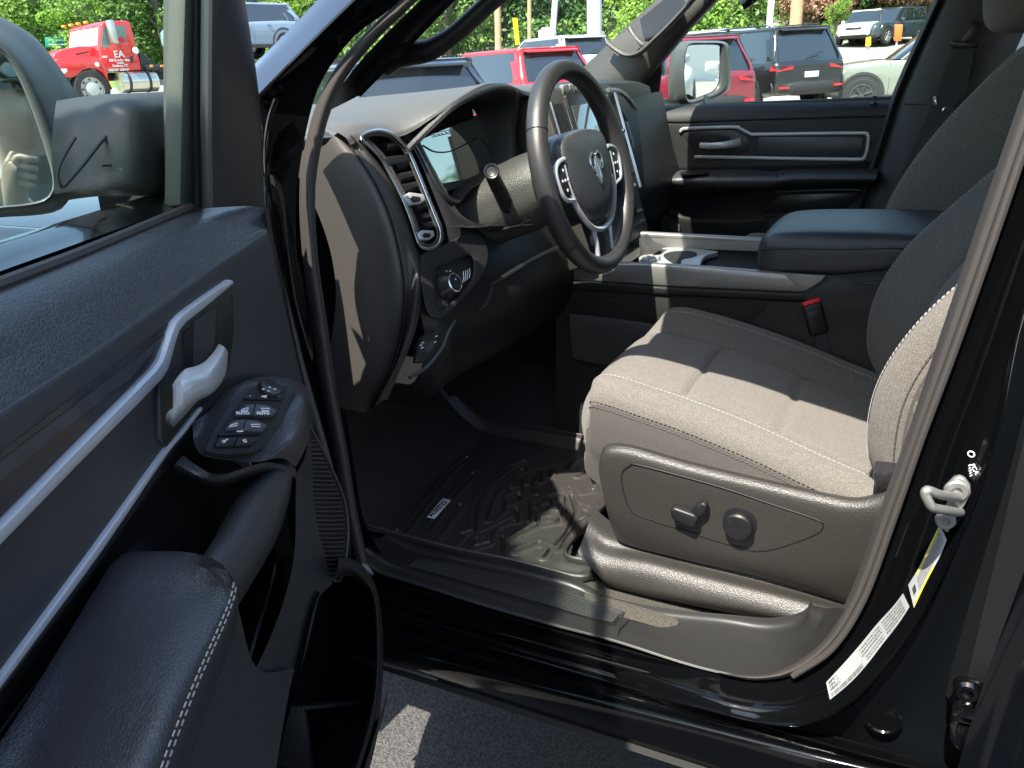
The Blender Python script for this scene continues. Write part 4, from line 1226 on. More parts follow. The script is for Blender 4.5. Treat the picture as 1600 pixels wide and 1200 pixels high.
strip_c = crv(xr(xp - .004, up_), 4)
tube(bm, strip_c, .0052, 8, up=(1, 0, 0), flat=.7)
link('silver_trim', bm, m_silver, pd)
bm = NB()
prism(bm, xr(xp - .002, [(1185, 214), (1345, 213), (1350, 217), (1347, 240), (1341, 244), (1185, 243)]), V((.01, 0, 0)), .002)
link('trim_insert', bm, m_blue, pd)
bm = NB()
prism(bm, xr(xp - .001, [(1068, 206), (1146, 203), (1165, 211), (1172, 222), (1168, 236), (1150, 243), (1086, 242), (1068, 212)]), V((.008, 0, 0)), .003)
link('handle_cup', bm, mk('pass_cup_plastic', (.02, .02, .02), .4), pd)
bm = NB()
prism(bm, xr(xp - .003, [(1086, 213), (1122, 211), (1140, 214), (1142, 222), (1126, 224), (1092, 226)]), V((.003, 0, 0)), .001)
link('handle_recess', bm, m_black, pd)
bm = NB()
tube(bm, [P(1094, 227, x=xp - .02), P(1110, 228, x=xp - .03), P(1130, 227, x=xp - .03), P(1148, 224, x=xp - .02), P(1156, 222, x=xp - .008)], lambda t: .0085 + .004 * t, 10, up=(1, 0, 0), flat=.6)
link('door_release_handle', bm, m_silver, pd)
# armrest with switch
bm = NB()
rsurf(bm, [xr(xp, [(1035, 268), (1060, 266), (1150, 264), (1190, 266), (1212, 268), (1240, 264), (1370, 262)]), xr(xp - .05, [(1033, 272), (1060, 270), (1120, 271), (1190, 272), (1215, 272), (1245, 268), (1372, 268)]), xr(xp - .09, [(1033, 280), (1060, 279), (1120, 279), (1190, 278), (1215, 278), (1245, 275), (1370, 275)]), xr(xp - .085, [(1036, 288), (1060, 291), (1120, 293), (1190, 292), (1215, 289), (1245, 286), (1366, 284)]), xr(xp - .03, [(1042, 298), (1060, 304), (1120, 300), (1190, 297), (1215, 295), (1245, 292), (1362, 290)])], 50, 5)
pa = link('door_armrest', bm, m_card, pd)
bm = NB()
for q in ([(1122, 269), (1124, 300)], [(1213, 270), (1216, 293)]): tube(bm, xr(xp - .088, q), .0012, 5)
link('armrest_joint', bm, m_black, pd)
bm = NB()
prism(bm, [P(a, b, z=P(1080, 270, x=xp - .05).z + .004) for a, b in [(1062, 268), (1104, 266), (1108, 270), (1066, 272)]], V((0, 0, -.006)), .001)
link('window_switch', bm, m_smooth, pd)
bm = NB()
ring(bm, [(1212, 302), (1225, 300), (1345, 298), (1340, 320), (1318, 335), (1190, 336)], xp + .012, .003)
prism(bm, xr(xp + .014, [(1218, 304), (1342, 302), (1318, 332), (1192, 333)]), V((.004, 0, 0)), .001)
link('map_pocket', bm, m_smooth, pd)
bm = NB()
rsurf(bm, [xr(xp - .03, [(1030, 300), (1040, 318), (1058, 330), (1080, 340), (1180, 341), (1190, 332)]), xr(xp - .04, [(1028, 306), (1038, 324), (1055, 337), (1078, 345), (1180, 345), (1196, 336)]), xr(xp - .03, [(1026, 330), (1036, 345), (1055, 362), (1078, 366), (1180, 366), (1196, 366)])], 30, 4)
link('pocket_front', bm, m_plas, pd)
bm = NB()
prism(bm, xr(xp - .045, [(1034, 330), (1050, 342), (1062, 352), (1062, 368), (1034, 368)]), V((.003, 0, 0)), .001)
link('speaker_grille', bm, mk('speaker_mesh', (.03, .028, .024), .5, bump=[('vor', 260, 1, .002)]), pd)
bm = NB()
lathe(bm, [(.013, 0), (.012, .004), (.004, .005), (.0035, .016), (.006, .018), (.006, .022), (0, .023)], frame_mat(P(1366, 162, x=xp + .02), (0, 0, 1)), 16)
link('lock_button', bm, m_smooth, pd)
# window line seal and glass, header
bm = NB()
tube(bm, crv(xr(.845, [(1003, 171), (1100, 165), (1250, 159), (1400, 153)]), 4), .006, 6)
link('window_seal', bm, m_rubber, pd)
bm = NB()
prism(bm, [V((.855, 1.05, 1.30)), V((.855, -.05, 1.30)), V((.77, -.14, 1.80)), V((.77, .55, 1.80)), V((.84, 1.0, 1.38))], V((.004, 0, 0)))
link('door_window', bm, m_glass, pd)
# front sail and A pillar trim with handle (passenger)
bm = NB()
rsurf(bm, [xr(.80, [(860, 160), (905, 112), (930, 88), (985, 36), (1025, 0), (1075, -45)]),
           xr(.77, [(880, 175), (920, 128), (960, 92), (1008, 50), (1050, 15), (1100, -30)]),
           xr(.76, [(900, 190), (935, 150), (975, 118), (1022, 75), (1062, 40), (1115, -12)]),
           xr(.78, [(920, 205), (960, 172), (995, 138), (1030, 98), (1074, 48), (1125, -5)]),
           xr(.82, [(925, 208), (965, 174), (1000, 142), (1035, 100), (1078, 48), (1128, -5)])], 40, 5)
pt = link('windscreen_pillar_trim', bm, m_bezel, TR)
pt['label'] = 'sunlit passenger windscreen pillar trim with grab handle'
bm = NB()
rsurf(bm, [xr(.80, [(972, 180), (985, 150), (1005, 128), (1034, 90), (1046, 70)]), xr(.81, [(1000, 176), (1005, 160), (1015, 140), (1035, 100), (1044, 74)]), xr(.82, [(1027, 170), (1029, 155), (1032, 130), (1037, 96), (1042, 74)])], 20, 4)
link('sail_panel', bm, m_smooth, pd)
bm = NB()
gh = [P(950, 66, x=.745), P(962, 76, x=.73), P(980, 86, x=.715), P(1000, 82, x=.705), P(1025, 60, x=.70), P(1055, 30, x=.70), P(1100, -20, x=.70)]
tube(bm, crv(gh, 6), .013, 12, up=(0, 0, 1), flat=.6)
gh2 = [P(984, 44, x=.745), P(990, 55, x=.735), P(1004, 70, x=.715), P(1014, 68, x=.71)]
tube(bm, crv(gh2, 6), .008, 10)
rsurf(bm, [xr(.74, [(952, 66), (985, 44)]), xr(.722, [(968, 78), (992, 58)]), xr(.712, [(990, 86), (1002, 70)])], 12, 4)
link('grab_handle', bm, mk('grab_handle_plastic', (.05, .047, .042), .4, bump=GR), pt)
bm = NB()
rsurf(bm, [xr(.73, [(1000, 30), (1030, 5), (1060, -20)]), xr(.705, [(1006, 60), (1035, 45), (1075, 10)]), xr(.715, [(1014, 68), (1044, 45), (1085, 5)])], 14, 4)
link('handle_grip', bm, m_smooth, pt)
# B pillar with belt
bm = NB()
pb = [(1478, -10), (1455, 40), (1430, 95), (1405, 155), (1388, 210), (1365, 280), (1345, 340), (1335, 400)]
rsurf(bm, [xr(.81, [(a - 14, b) for a, b in pb]), xr(.78, [(a - 8, b) for a, b in pb]), xr(.80, pb)], 30, 4)
link('door_seal', bm, m_rubber, TR)
bm = NB()
rsurf(bm, [xr(.80, pb), xr(.765, [(a + 12, b) for a, b in pb]), xr(.75, [(a + 55, b) for a, b in pb]), xr(.76, [(a + 110, b) for a, b in pb]), xr(.80, [(a + 150, b) for a, b in pb])], 30, 5)
bpil = link('belt_pillar', bm, mk('pillar_plastic', (.024, .024, .025), .5, bump=GR), TR)
bm = NB()
tube(bm, crv(xr(.752, [(1412, 163), (1440, 163), (1470, 164), (1500, 166)]), 4), .0012, 5)
link('pillar_joint', bm, m_black, bpil)
bm = NB()
prism(bm, [P(1520, 30, x=.74), P(1503, 62, x=.74), P(1500, 72, x=.74), P(1512, 74, x=.74), P(1540, 40, x=.74)], V((-.01, 0, 0)), .003)
prism(bm, [P(1484, 70, x=.735), P(1488, 63, x=.735), P(1528, 66, x=.735), P(1530, 74, x=.735), P(1490, 76, x=.735)], V((-.012, 0, 0)), .003)
link('belt_guide', bm, m_smooth, bpil)
bm = NB()
prism(bm, [P(1490, 74, x=.73), P(1524, 72, x=.73), P(1508, 152, x=.72), P(1462, 152, x=.72)], V((.002, 0, 0)))
prism(bm, [P(1462, 150, x=.72), P(1500, 150, x=.72), P(1420, 330, x=.66), P(1385, 330, x=.66)], V((.002, 0, 0)))
link('seat_belt', bm, m_web, bpil)
bm = NB()
tube(bm, crv(xr(.715, [(1473, 172), (1477, 168), (1484, 170), (1483, 176), (1479, 186), (1475, 191), (1470, 188), (1470, 180)]), 3, True), .0025, 6, True)
tube(bm, crv(xr(.715, [(1461, 150), (1460, 158), (1462, 164)]), 3), .004, 6)
link('belt_tongue', bm, m_chrome, bpil)
# passenger mirror
PM = P(1095, 108, x=1.16)
pn = (CAM - PM).normalized()
pd_ = (PM - CAM).normalized(); rr0 = V((.13, -1, -.035)).normalized(); pn = (rr0 - pd_).normalized()
def QM(px, py, h=0.0): return PN(px, py, PM + pn * h, pn)
g2 = [(1073, 78), (1078, 71), (1100, 70), (1122, 71), (1124, 80), (1124, 110), (1121, 132), (1112, 143), (1095, 150), (1080, 155), (1073, 151), (1070, 130), (1070, 100)]
s1 = [(1070, 76), (1078, 67), (1100, 66), (1130, 67), (1138, 78), (1140, 110), (1138, 135), (1125, 148), (1100, 156), (1080, 162), (1072, 158), (1066, 132), (1066, 100)]
s2 = [(1052, 74), (1065, 65), (1100, 64), (1130, 65), (1140, 76), (1142, 110), (1140, 138), (1122, 152), (1100, 160), (1075, 165), (1050, 164), (1044, 140), (1046, 100)]
bm = NB()
rsurf(bm, [[QM(a, b, -.004) for a, b in g2], [QM(a, b, .008) for a, b in lerp2(g2, s1, .5)], [QM(a, b, .004) for a, b in s1], [QM(a, b, -.05) for a, b in s2], [QM(1095, 110, -.09).lerp(QM(a, b, -.09), .8) for a, b in s2], [QM(1095, 110, -.11).lerp(QM(a, b, -.11), .1) for a, b in s2]], 60, 4, cu=True)
mr = link('passenger_side_mirror', bm, mk('mirror_shell_grey', (.06, .062, .064), .35), TR)
mr['label'] = 'passenger side mirror showing white vehicles behind'
bm = NB()
prism(bm, [QM(a, b) for a, b in g2], -pn * .003, curve=4)
link('mirror_glass', bm, m_mirror, mr)
bm = NB()
tube(bm, [P(1052, 162, x=1.12), P(1030, 162, x=.98), P(1020, 163, x=.88)], .03, 10, flat=.6, up=(0, 0, 1))
lathe(bm, [(.022, 0), (.018, .004), (.012, .004), (0, .002)], frame_mat(P(1104, 158, x=1.12), (-.3, -1, .2)), 16)
link('mirror_foot', bm, m_smooth, mr)
# outer skin of the passenger side
bm = NB()
rsurf(bm, [[V((.86, y, 1.29)) for y in (1.15, .5, -.1, -1.3)], [V((.96, y, 1.25)) for y in (1.15, .5, -.1, -1.3)], [V((1.02, y, .95)) for y in (1.15, .5, -.1, -1.3)], [V((.95, y, .45)) for y in (1.15, .5, -.1, -1.3)]], 12, 4)
rsurf(bm, [[V((1.0, y, z)) for y, z in ((1.12, 1.2), (1.5, 1.18), (2.0, 1.15), (2.9, 1.1))], [V((1.03, y, z)) for y, z in ((1.12, .95), (1.5, 1.0), (2.0, 1.05), (2.9, .95))], [V((1.0, y, z)) for y, z in ((1.12, .5), (1.5, .6), (2.0, .9), (2.9, .6))]], 16, 4)
link('body_side', bm, m_paint, TR)
# ---------------------------------------------------------------- dashboard
VO, VNn = (-.66, .84, 1.182), (-.1, -1, .41)
vn = V(VNn).normalized()
def Q(px, py, h=0.0): return PN(px, py, V(VO) + vn * h, vn)
# top pad on the driver's side
bm = NB()
hood_e = [(-.625, .897, 1.345), (-.60, .888, 1.362), (-.54, .856, 1.407), (-.48, .844, 1.426), (-.40, .846, 1.436), (-.33, .851, 1.435), (-.275, .860, 1.425), (-.25, .872, 1.40)]
top = [
    [(-.76, 1.18, 1.35), (-.72, 1.25, 1.37), (-.62, 1.30, 1.385), (-.50, 1.33, 1.40), (-.38, 1.35, 1.408), (-.26, 1.36, 1.41), (-.15, 1.37, 1.412), (-.05, 1.37, 1.412)],
    [(-.76, 1.10, 1.38), (-.71, 1.13, 1.395), (-.61, 1.16, 1.402), (-.50, 1.18, 1.412), (-.38, 1.20, 1.42), (-.26, 1.20, 1.42), (-.15, 1.20, 1.42), (-.05, 1.2, 1.42)],
    [(-.755, 1.00, 1.390), (-.70, 1.02, 1.400), (-.60, 1.02, 1.404), (-.50, 1.02, 1.420), (-.38, 1.02, 1.428), (-.26, 1.02, 1.426), (-.15, 1.02, 1.425), (-.05, 1.02, 1.425)],
    [(-.750, .950, 1.386), (-.695, .945, 1.394), (-.61, .94, 1.390), (-.52, .90, 1.418), (-.42, .89, 1.434), (-.30, .90, 1.432), (-.17, .91, 1.424), (-.05, .90, 1.426)],
    [(-.745, .925, 1.375), (-.69, .922, 1.382), (-.62, .910, 1.374), (-.54, .862, 1.409), (-.42, .852, 1.438), (-.30, .862, 1.432), (-.18, .875, 1.415), (-.05, .87, 1.422)],
    [(-.742, .918, 1.362), (-.688, .916, 1.372), (-.618, .902, 1.364), (-.545, .856, 1.403), (-.42, .846, 1.433), (-.30, .856, 1.427), (-.19, .868, 1.405), (-.05, .86, 1.41)]]
rsurf(bm, [[V(p) for p in r] for r in top], 50, 6)
dash = link('dashboard', bm, m_pad, TR)
dash['label'] = 'dark grey dashboard with sunlit top behind the steering wheel'
# binnacle: edge roll and inner shroud
bm = NB()
e0 = [V(p) for p in hood_e] + [V((-.245, .885, 1.345)), V((-.25, .88, 1.27)), V((-.27, .86, 1.21))]
e1 = [p + V((0, -.006, -.006)) for p in e0]
e2 = [V((-.425 + (p.x + .425) * .93, p.y - .002, 1.30 + (p.z - 1.30) * .90)) for p in e0]
e3 = [V((-.425 + (p.x + .425) * .88, p.y + .03, 1.30 + (p.z - 1.30) * .82)) for p in e0]
e4 = [V((-.425 + (p.x + .425) * .84, .95, 1.30 + (p.z - 1.30) * .72)) for p in e0]
rsurf(bm, [e0, e1, e2, e3, e4], 50, 5)
link('instrument_hood', bm, mk('hood_plastic', (.014, .014, .014), .5, bump=GR), dash)
bm = NB()
tube(bm, crv([p + V((0, -.004, -.010)) for p in e0[:9]], 5), .0022, 6)
link('hood_seam', bm, m_plas, dash)
# instrument panel: black glass, display, lower lip
bm = NB()
prism(bm, [V((-.59, .965, 1.35)), V((-.50, .975, 1.395)), V((-.24, .985, 1.40)), V((-.24, .95, 1.19)), V((-.59, .94, 1.19))], V((0, .01, 0)))
inst = link('instrument_cluster', bm, m_black, TR)
inst['label'] = 'glossy instrument display reflecting trees in front of the wheel'
cn = V((.05, -.95, .25)).normalized()
def CQ(px, py, h=0.0): return PN(px, py, V((-.42, .915, 1.29)) + cn * h, cn)
bm = NB()
prism(bm, [CQ(a, b) for a, b in [(657, 222), (668, 214), (700, 200), (752, 182), (775, 195), (790, 240), (775, 262), (755, 279), (735, 284), (700, 298), (682, 270), (668, 245)]], -cn * .004, curve=2)
link('display_glass', bm, m_screen, inst)
bm = NB()
tube(bm, [CQ(a, b, .001) for a, b in crv([V((661, 227, 0)), V((680, 237, 0)), V((705, 236, 0)), V((730, 224, 0)), V((745, 215, 0))], 4) for a, b in [(a, b)]] if False else [CQ(p.x, p.y, .001) for p in crv([V((661, 227, 0)), V((680, 237, 0)), V((705, 236, 0)), V((730, 224, 0)), V((745, 215, 0))], 4)], .0012, 6)
tube(bm, [CQ(p.x, p.y, .001) for p in crv([V((752, 218, 0)), V((764, 230, 0)), V((772, 250, 0))], 4)], .0008, 6)
link('display_arc', bm, m_plas, inst)
bm = NB()
tube(bm, [CQ(a, b, .001) for a, b in [(674, 209), (702, 203), (703, 208), (677, 214)]], .0006, 5, True)
tubes_ = [(678, 211), (684, 210), (690, 209), (696, 207)]
for a, b in tubes_: tube(bm, [CQ(a, b - 1.2, .001), CQ(a + 3.5, b + .8, .001)], .0006, 5)
link('display_legend', bm, m_dsilver, inst)
bm = NB()
lip = [(652, 215), (664, 236), (680, 268), (696, 296), (708, 308), (720, 312), (731, 300), (742, 288), (756, 281), (775, 276)]
rsurf(bm, [[CQ(a, b, .004) for a, b in lip], [Q(a - 2, b + 3, .004) for a, b in lip], [Q(a - 6, b + 8, .003) for a, b in lip]], 40, 4)
link('display_lip', bm, m_smooth, inst)

# end panel of the dash and textured bezel strip
bm = NB()
PE = [(530, 205), (542, 222), (562, 247), (590, 292), (612, 345), (626, 402), (632, 450), (630, 500), (620, 552), (600, 602), (572, 645)]
PI = [(500, 230), (512, 250), (530, 280), (552, 320), (572, 365), (584, 410), (590, 455), (588, 500), (580, 545), (562, 590), (540, 640)]
PF = [(440, 240), (455, 260), (475, 290), (495, 330), (510, 370), (520, 410), (525, 455), (522, 500), (515, 545), (500, 590), (480, 645)]
rsurf(bm, [xr(-.745, PF), xr(-.748, PI), xr(-.746, lerp2(PI, PE, .6)), xr(-.738, lerp2(PI, PE, .9)), xr(-.728, PE)], 60, 5)
endp = link('dash_end_panel', bm, mk('end_panel', (.042, .039, .035), .5, bump=[('noise', 900, .2, .0003)]), TR)
endp['label'] = 'sunlit grey end panel of the dashboard beside the door opening'
BE = [(554, 214), (568, 228), (583, 246), (606, 282), (630, 335), (646, 385), (657, 420), (655, 462), (646, 510), (628, 560), (600, 625)]
bm = NB()
rsurf(bm, [xr(-.730, [(a - 1, b) for a, b in PE]), xr(-.734, [(a + 2, b) for a, b in PE]), xr(-.724, lerp2(PE, BE, .4)), [Q(a, b, .006) for a, b in lerp2(PE, BE, .75)], [Q(a, b, .002) for a, b in BE], [Q(a + 5, b, -.010) for a, b in BE]], 60, 5)
link('dash_side_bezel', bm, m_bezel, dash)
bm = NB()
tube(bm, crv(xr(-.7335, PE), 5), .0013, 6)
link('bezel_shadow_gap', bm, m_black, dash)

# outer air vent: double silver ring, vanes, tabs
vo = [(563, 213), (572, 206), (590, 202), (608, 205), (624, 215), (640, 234), (654, 265), (668, 300), (682, 335), (691, 358), (691, 374), (683, 387), (668, 391), (656, 386), (649, 370), (641, 345), (628, 312), (612, 280), (596, 252), (578, 232), (566, 222)]
def shrink(pts, k):
    out = []
    n = len(pts)
    for i in range(n):
        a, b = V((*pts[i - 1], 0)), V((*pts[(i + 1) % n], 0))
        t = (b - a).normalized()
        out.append((pts[i][0] - t.y * k, pts[i][1] + t.x * k))
    return out
bm = NB()
def sr(k, h): return [Q(a, b, h) for a, b in shrink(vo, k)]
rsurf(bm, [sr(-1.5, -.004), sr(-1, .006), sr(1, .010), sr(4, .009), sr(6, .004), sr(6.5, .000)], 90, 3, cu=True)
vent = link('outer_air_vent', bm, m_chrome, TR)
vent['label'] = 'tall silver rimmed air vent at the driver end of the dashboard'
bm = NB()
rsurf(bm, [sr(6.3, .002), sr(8, .003), sr(10, -.002), sr(10.5, -.03)], 90, 3, cu=True)
link('vent_bezel', bm, m_bezel, vent)
bm = NB()
prism(bm, [Q(a, b, -.028) for a, b in shrink(vo, 3)], -vn * .003)
link('vent_cavity', bm, m_black, vent)
vane_mat = m_dplas
cent = [((598, 232), (628, 226)), ((612, 262), (640, 255)), ((618, 281), (648, 274)), ((625, 297), (655, 290)), ((643, 328), (668, 321)), ((650, 343), (676, 337)), ((655, 357), (682, 352))]
for (a, b), (c, d) in cent:
    bm = NB()
    p, q = Q(a, b, -.012), Q(c, d, -.012)
    tube(bm, [p, p.lerp(q, .5), q], .0095, 10, up=vn, flat=1.5)
    o = link('vane', bm, vane_mat, vent)
    for vtx in o.data.vertices: pass
bm = NB()
prism(bm, [Q(a, b, .004) for a, b in [(598, 250), (606, 244), (640, 240), (646, 252), (612, 258), (602, 262)]], -vn * .02, .003)
link('vent_shutter', bm, m_dplas, vent)
for pts in ([(632, 308), (640, 300), (662, 303), (666, 312), (658, 318), (641, 320)], [(654, 366), (660, 359), (678, 360), (680, 368), (672, 374), (658, 374)]):
    bm = NB()
    prism(bm, [Q(a, b, .010) for a, b in pts], -vn * .012, .002, 3)
    link('vent_tab', bm, m_silver, vent)
    bm = NB()
    cxp = sum(a for a, b in pts) / 6; cyp = sum(b for a, b in pts) / 6
    prism(bm, [Q(cxp + (a - cxp) * .5, cyp + 1 + (b - cyp) * .5, .0112) for a, b in pts], -vn * .001, .0003)
    link('tab_inset', bm, m_dplas, vent)

# face between vent and instruments, and down to the knees
bm = NB()
rsurf(bm, [[Q(a, b, -.006) for a, b in [(615, 204), (632, 215), (648, 235), (662, 265), (676, 300), (690, 335), (698, 358), (700, 380)]],
           [Q(a, b, .000) for a, b in [(632, 205), (645, 215), (660, 238), (675, 270), (690, 302), (704, 333), (714, 352), (722, 368)]],
           [Q(a, b, -.002) for a, b in [(645, 206), (652, 215), (664, 236), (680, 268), (697, 297), (716, 330), (735, 345), (760, 352)]]], 40, 5)
link('dash_face', bm, m_smooth, dash)
bm = NB()
def sec(x, k=0.0): return [V((x, y - k, z)) for y, z in ((.925, 1.36), (.88, 1.27), (.845, 1.19), (.815, 1.12), (.795, 1.04), (.81, .96), (.86, .90), (1.0, .88), (1.2, .90))]
L0 = [V((-.715, y + .03, z)) for y, z in ((.925, 1.36), (.88, 1.27), (.845, 1.19), (.815, 1.12), (.80, 1.04), (.82, .97), (.87, .93), (1.0, .90), (1.2, .90))]
rsurf(bm, [L0, [p + V((0, .012, 0)) for p in sec(-.68)], [p + V((0, .016, 0)) for p in sec(-.635)]], 40, 5)
rsurf(bm, [[p + V((0, k, 0)) for p in sec(x)[2:]] for x, k in ((-.635, .016), (-.60, .018), (-.52, .012), (-.40, 0), (-.28, 0), (-.20, -.005))], 30, 5)
rsurf(bm, [[p + V((0, k, 0)) for p in sec(x)] for x, k in ((-.225, 0), (-.20, -.005), (-.16, -.01))], 40, 4)
link('lower_dash', bm, m_dplas, dash)
# headlamp switch panel
bm = NB()
bez = [(655, 405), (664, 393), (690, 384), (735, 362), (752, 370), (762, 385), (764, 402), (757, 425), (735, 455), (705, 485), (690, 497), (675, 497), (664, 480), (657, 440)]
ino = [(681, 428), (684, 418), (700, 412), (728, 400), (737, 402), (740, 412), (738, 432), (730, 448), (712, 466), (695, 482), (687, 487), (682, 478), (680, 455)]
ctr = (708, 440)
def towards(pts, k): return [(a + (ctr[0] - a) * k, b + (ctr[1] - b) * k) for a, b in pts]
n_ = 14
bz = resample(crv([V((*p, 0)) for p in bez], 6, True), 40, True)
iz = resample(crv([V((*p, 0)) for p in ino], 6, True), 40, True)
def mixq(t, h): return [Q(a.x + (b.x - a.x) * t, a.y + (b.y - a.y) * t, h) for a, b in zip(bz, iz)]
rsurf(bm, [mixq(0, -.03), mixq(.02, .002), mixq(.25, .006), mixq(.8, .006), mixq(1, .002), mixq(1.02, -.010)], 80, 3, cu=True)
hl = link('headlamp_switch_panel', bm, m_plas, TR)
hl['label'] = 'lamp switch panel with a round knob under the outer air vent'
bm = NB()
prism(bm, [Q(a, b, -.006) for a, b in shrink(ino, -1)], -vn * .003)
link('panel_face', bm, m_smooth, hl)
kp = Q(694, 448, -.006)
bm = NB()
lathe(bm, [(.024, 0), (.0235, .010), (.019, .016), (.017, .026), (.0155, .028), (.012, .027), (0, .027)], frame_mat(kp, vn), 28)
link('lamp_knob', bm, m_smooth, hl)
bm = NB()
mk_ = frame_mat(kp + vn * .0275, vn)
lathe(bm, [(.0165, -.002), (.0168, 0), (.0150, .0012), (.0145, 0)], mk_, 28)
link('knob_ring', bm, m_chrome, hl)
bm = NB()
for a in (-.005, .005): lathe(bm, [(.0016, .0), (.0012, .0008), (0, .0008)], frame_mat(kp + vn * .027 + V((.002, 0, a)), vn), 8)
for k in range(4):
    p_, q_ = Q(724 + k * 3.2, 424 - k * 1.5, -.004), Q(723 + k * 3.4, 442 - k * 2.5, -.004)
    tube(bm, [p_, p_.lerp(q_, .5) + V((.002, 0, 0)), q_], .0007, 5)
for a, b in ((690, 428), (696, 424), (702, 424)): tube(bm, [Q(a, b, -.004), Q(a + 3, b - 1, -.004)], .0008, 5)
link('knob_marks', bm, m_white, hl)
# small switches lower down and the knee panel edges
bm = NB()
prism(bm, [Q(a, b, -.004) for a, b in [(655, 536), (662, 524), (690, 515), (692, 524), (680, 552), (665, 566), (650, 566)]], -vn * .01, .002)
sws = link('pedal_switch_plate', bm, m_smooth, dash)
bm = NB()
for a, b in ((656, 540), (659, 536), (658, 544), (680, 526), (678, 535)):
    tube(bm, [Q(a, b, -.0035), Q(a + 3.5, b - 1.2, -.0035)], .0008, 5)
link('switch_marks', bm, m_white, dash)
bm = NB()
tube(bm, crv([Q(a, b, .004) for a, b in [(763, 447), (775, 441), (800, 425), (840, 402), (875, 385)]], 5), .005, 8)
tube(bm, crv([Q(a, b, .004) for a, b in [(768, 447), (766, 460), (758, 478), (748, 486)]], 5), .004, 8)
tube(bm, crv([Q(a, b, .002) for a, b in [(640, 590), (665, 575), (690, 545), (700, 520), (712, 500)]], 5), .003, 8)
link('knee_panel_edge', bm, m_smooth, dash)

# passenger side and middle of the dash
bm = NB()
def psec(x, z0=0.0, y0=0.0): return [V((x, y + y0, z + z0)) for y, z in ((1.36, 1.41), (1.15, 1.42), (.96, 1.425), (.90, 1.42), (.885, 1.405), (.885, 1.37))]
rsurf(bm, [psec(-.10), psec(.0), psec(.2, -.002), psec(.4, -.006), psec(.6, -.015), psec(.74, -.03, .02), psec(.79, -.06, .04)], 24, 5)
rsurf(bm, [[V((x, y, z)) for y, z in ((.885, 1.37), (.87, 1.30), (.845, 1.20), (.82, 1.10), (.86, .98), (1.0, .9))] for x in (.10, .4, .7, .79)], 24, 4)
rsurf(bm, [[V((.77, y, z)) for y, z in ((1.2, 1.38), (1.0, 1.39), (.92, 1.36), (.87, 1.25), (.86, 1.1), (.9, .95))], [V((.80, y + .02, z)) for y, z in ((1.2, 1.34), (1.05, 1.36), (.96, 1.33), (.91, 1.24), (.9, 1.1), (.95, .95))]], 20, 3)
link('dash_passenger_side', bm, m_plas, dash)
# centre stack and tall screen
sn = V((0, -1, .30)).normalized()
def T(x, z, h=0.0): return V((x, .80 + .30 * (z - 1.30), z)) + sn * h
bm = NB()
prism(bm, [T(-.20, 1.405), T(-.19, 1.42), T(.19, 1.42), T(.20, 1.405), T(.19, 1.05), T(-.19, 1.05)], -sn * .09, .006)
stack = link('centre_stack', bm, m_bezel, TR)
stack['label'] = 'centre stack with a tall touch screen seen past the steering wheel'
bm = NB()
prism(bm, [T(-.115, 1.10, .012), T(.115, 1.10, .012), T(.115, 1.40, .012), T(-.115, 1.40, .012)], -sn * .014, .006)
link('screen_frame', bm, m_smooth, stack)
bm = NB()
prism(bm, [T(-.105, 1.13, .0135), T(.105, 1.13, .0135), T(.105, 1.375, .0135), T(-.105, 1.375, .0135)], -sn * .003, .001)
link('touch_screen', bm, m_screen, stack)
bm = NB()
for k in range(6):
    x = -.09 + k * .036
    box(bm, T(x, 1.412, .0), (.030, .012, .022), bv=.003)
link('stack_buttons', bm, m_dsilver, stack)
for s in (-1, 1):
    bm = NB()
    prism(bm, [T(s * .128, 1.20, .004), T(s * .188, 1.20, .004), T(s * .188, 1.385, .004), T(s * .128, 1.385, .004)], -sn * .02)
    link('stack_vent', bm, m_black, stack)
    bm = NB()
    tube(bm, [T(s * .19, 1.16, .006), T(s * .19, 1.39, .006)], .005, 8)
    tube(bm, [T(s * .127, 1.19, .010), T(s * .127, 1.39, .010)], .0018, 8)
    link('vent_trim', bm, m_chrome, stack)
    for k in range(5):
        bm = NB()
        z = 1.225 + k * .035
        prism(bm, [T(s * .130, z, .002), T(s * .187, z, .002), T(s * .187, z + .003, .002), T(s * .130, z + .003, .002)], -sn * .014, .001)
        link('vane', bm, m_dplas, stack)
    bm = NB()
    box(bm, T(s * .158, 1.30, .008), (.026, .016, .010), bv=.003)
    link('vent_tab', bm, m_chrome, stack)
bm = NB()
for z in (1.165, 1.10, 1.075):
    prism(bm, [T(-.17, z, .006), T(.17, z, .006), T(.17, z + .010, .006), T(-.17, z + .010, .006)], -sn * .02, .002)
link('stack_bars', bm, m_chrome, stack)
# silver framed passenger vent panel
bm = NB()
cl = [(949, 141), (967, 142), (980, 152), (992, 170), (1003, 200), (1013, 226)]
tube(bm, crv([P(a, b, x=x) for (a, b), x in zip(cl, (.14, .30, .42, .52, .58, .62))], 6), .006, 8)
cl2 = [(962, 141), (976, 146), (992, 162), (1004, 190), (1014, 222)]
tube(bm, crv([P(a, b, x=x) for (a, b), x in zip(cl2, (.30, .44, .56, .62, .66))], 6), .004, 8)
link('passenger_vent_frame', bm, m_chrome, stack)
bm = NB()
rsurf(bm, [[P(a, b, x=x) for (a, b), x in zip(cl, (.15, .31, .43, .53, .59, .63))], [P(a, b, x=x) for (a, b), x in zip([(953, 160), (966, 165), (976, 180), (985, 200), (990, 225), (995, 250)], (.14, .28, .38, .46, .50, .52))]], 20, 4)
link('passenger_fascia', bm, m_bezel, stack)
bm = NB()
prism(bm, [P(a, b, x=.34) for a, b in [(961, 195), (978, 190), (990, 232), (970, 240)]], V((.02, 0, 0)), .003)
link('glovebox_latch', bm, m_blue, stack)

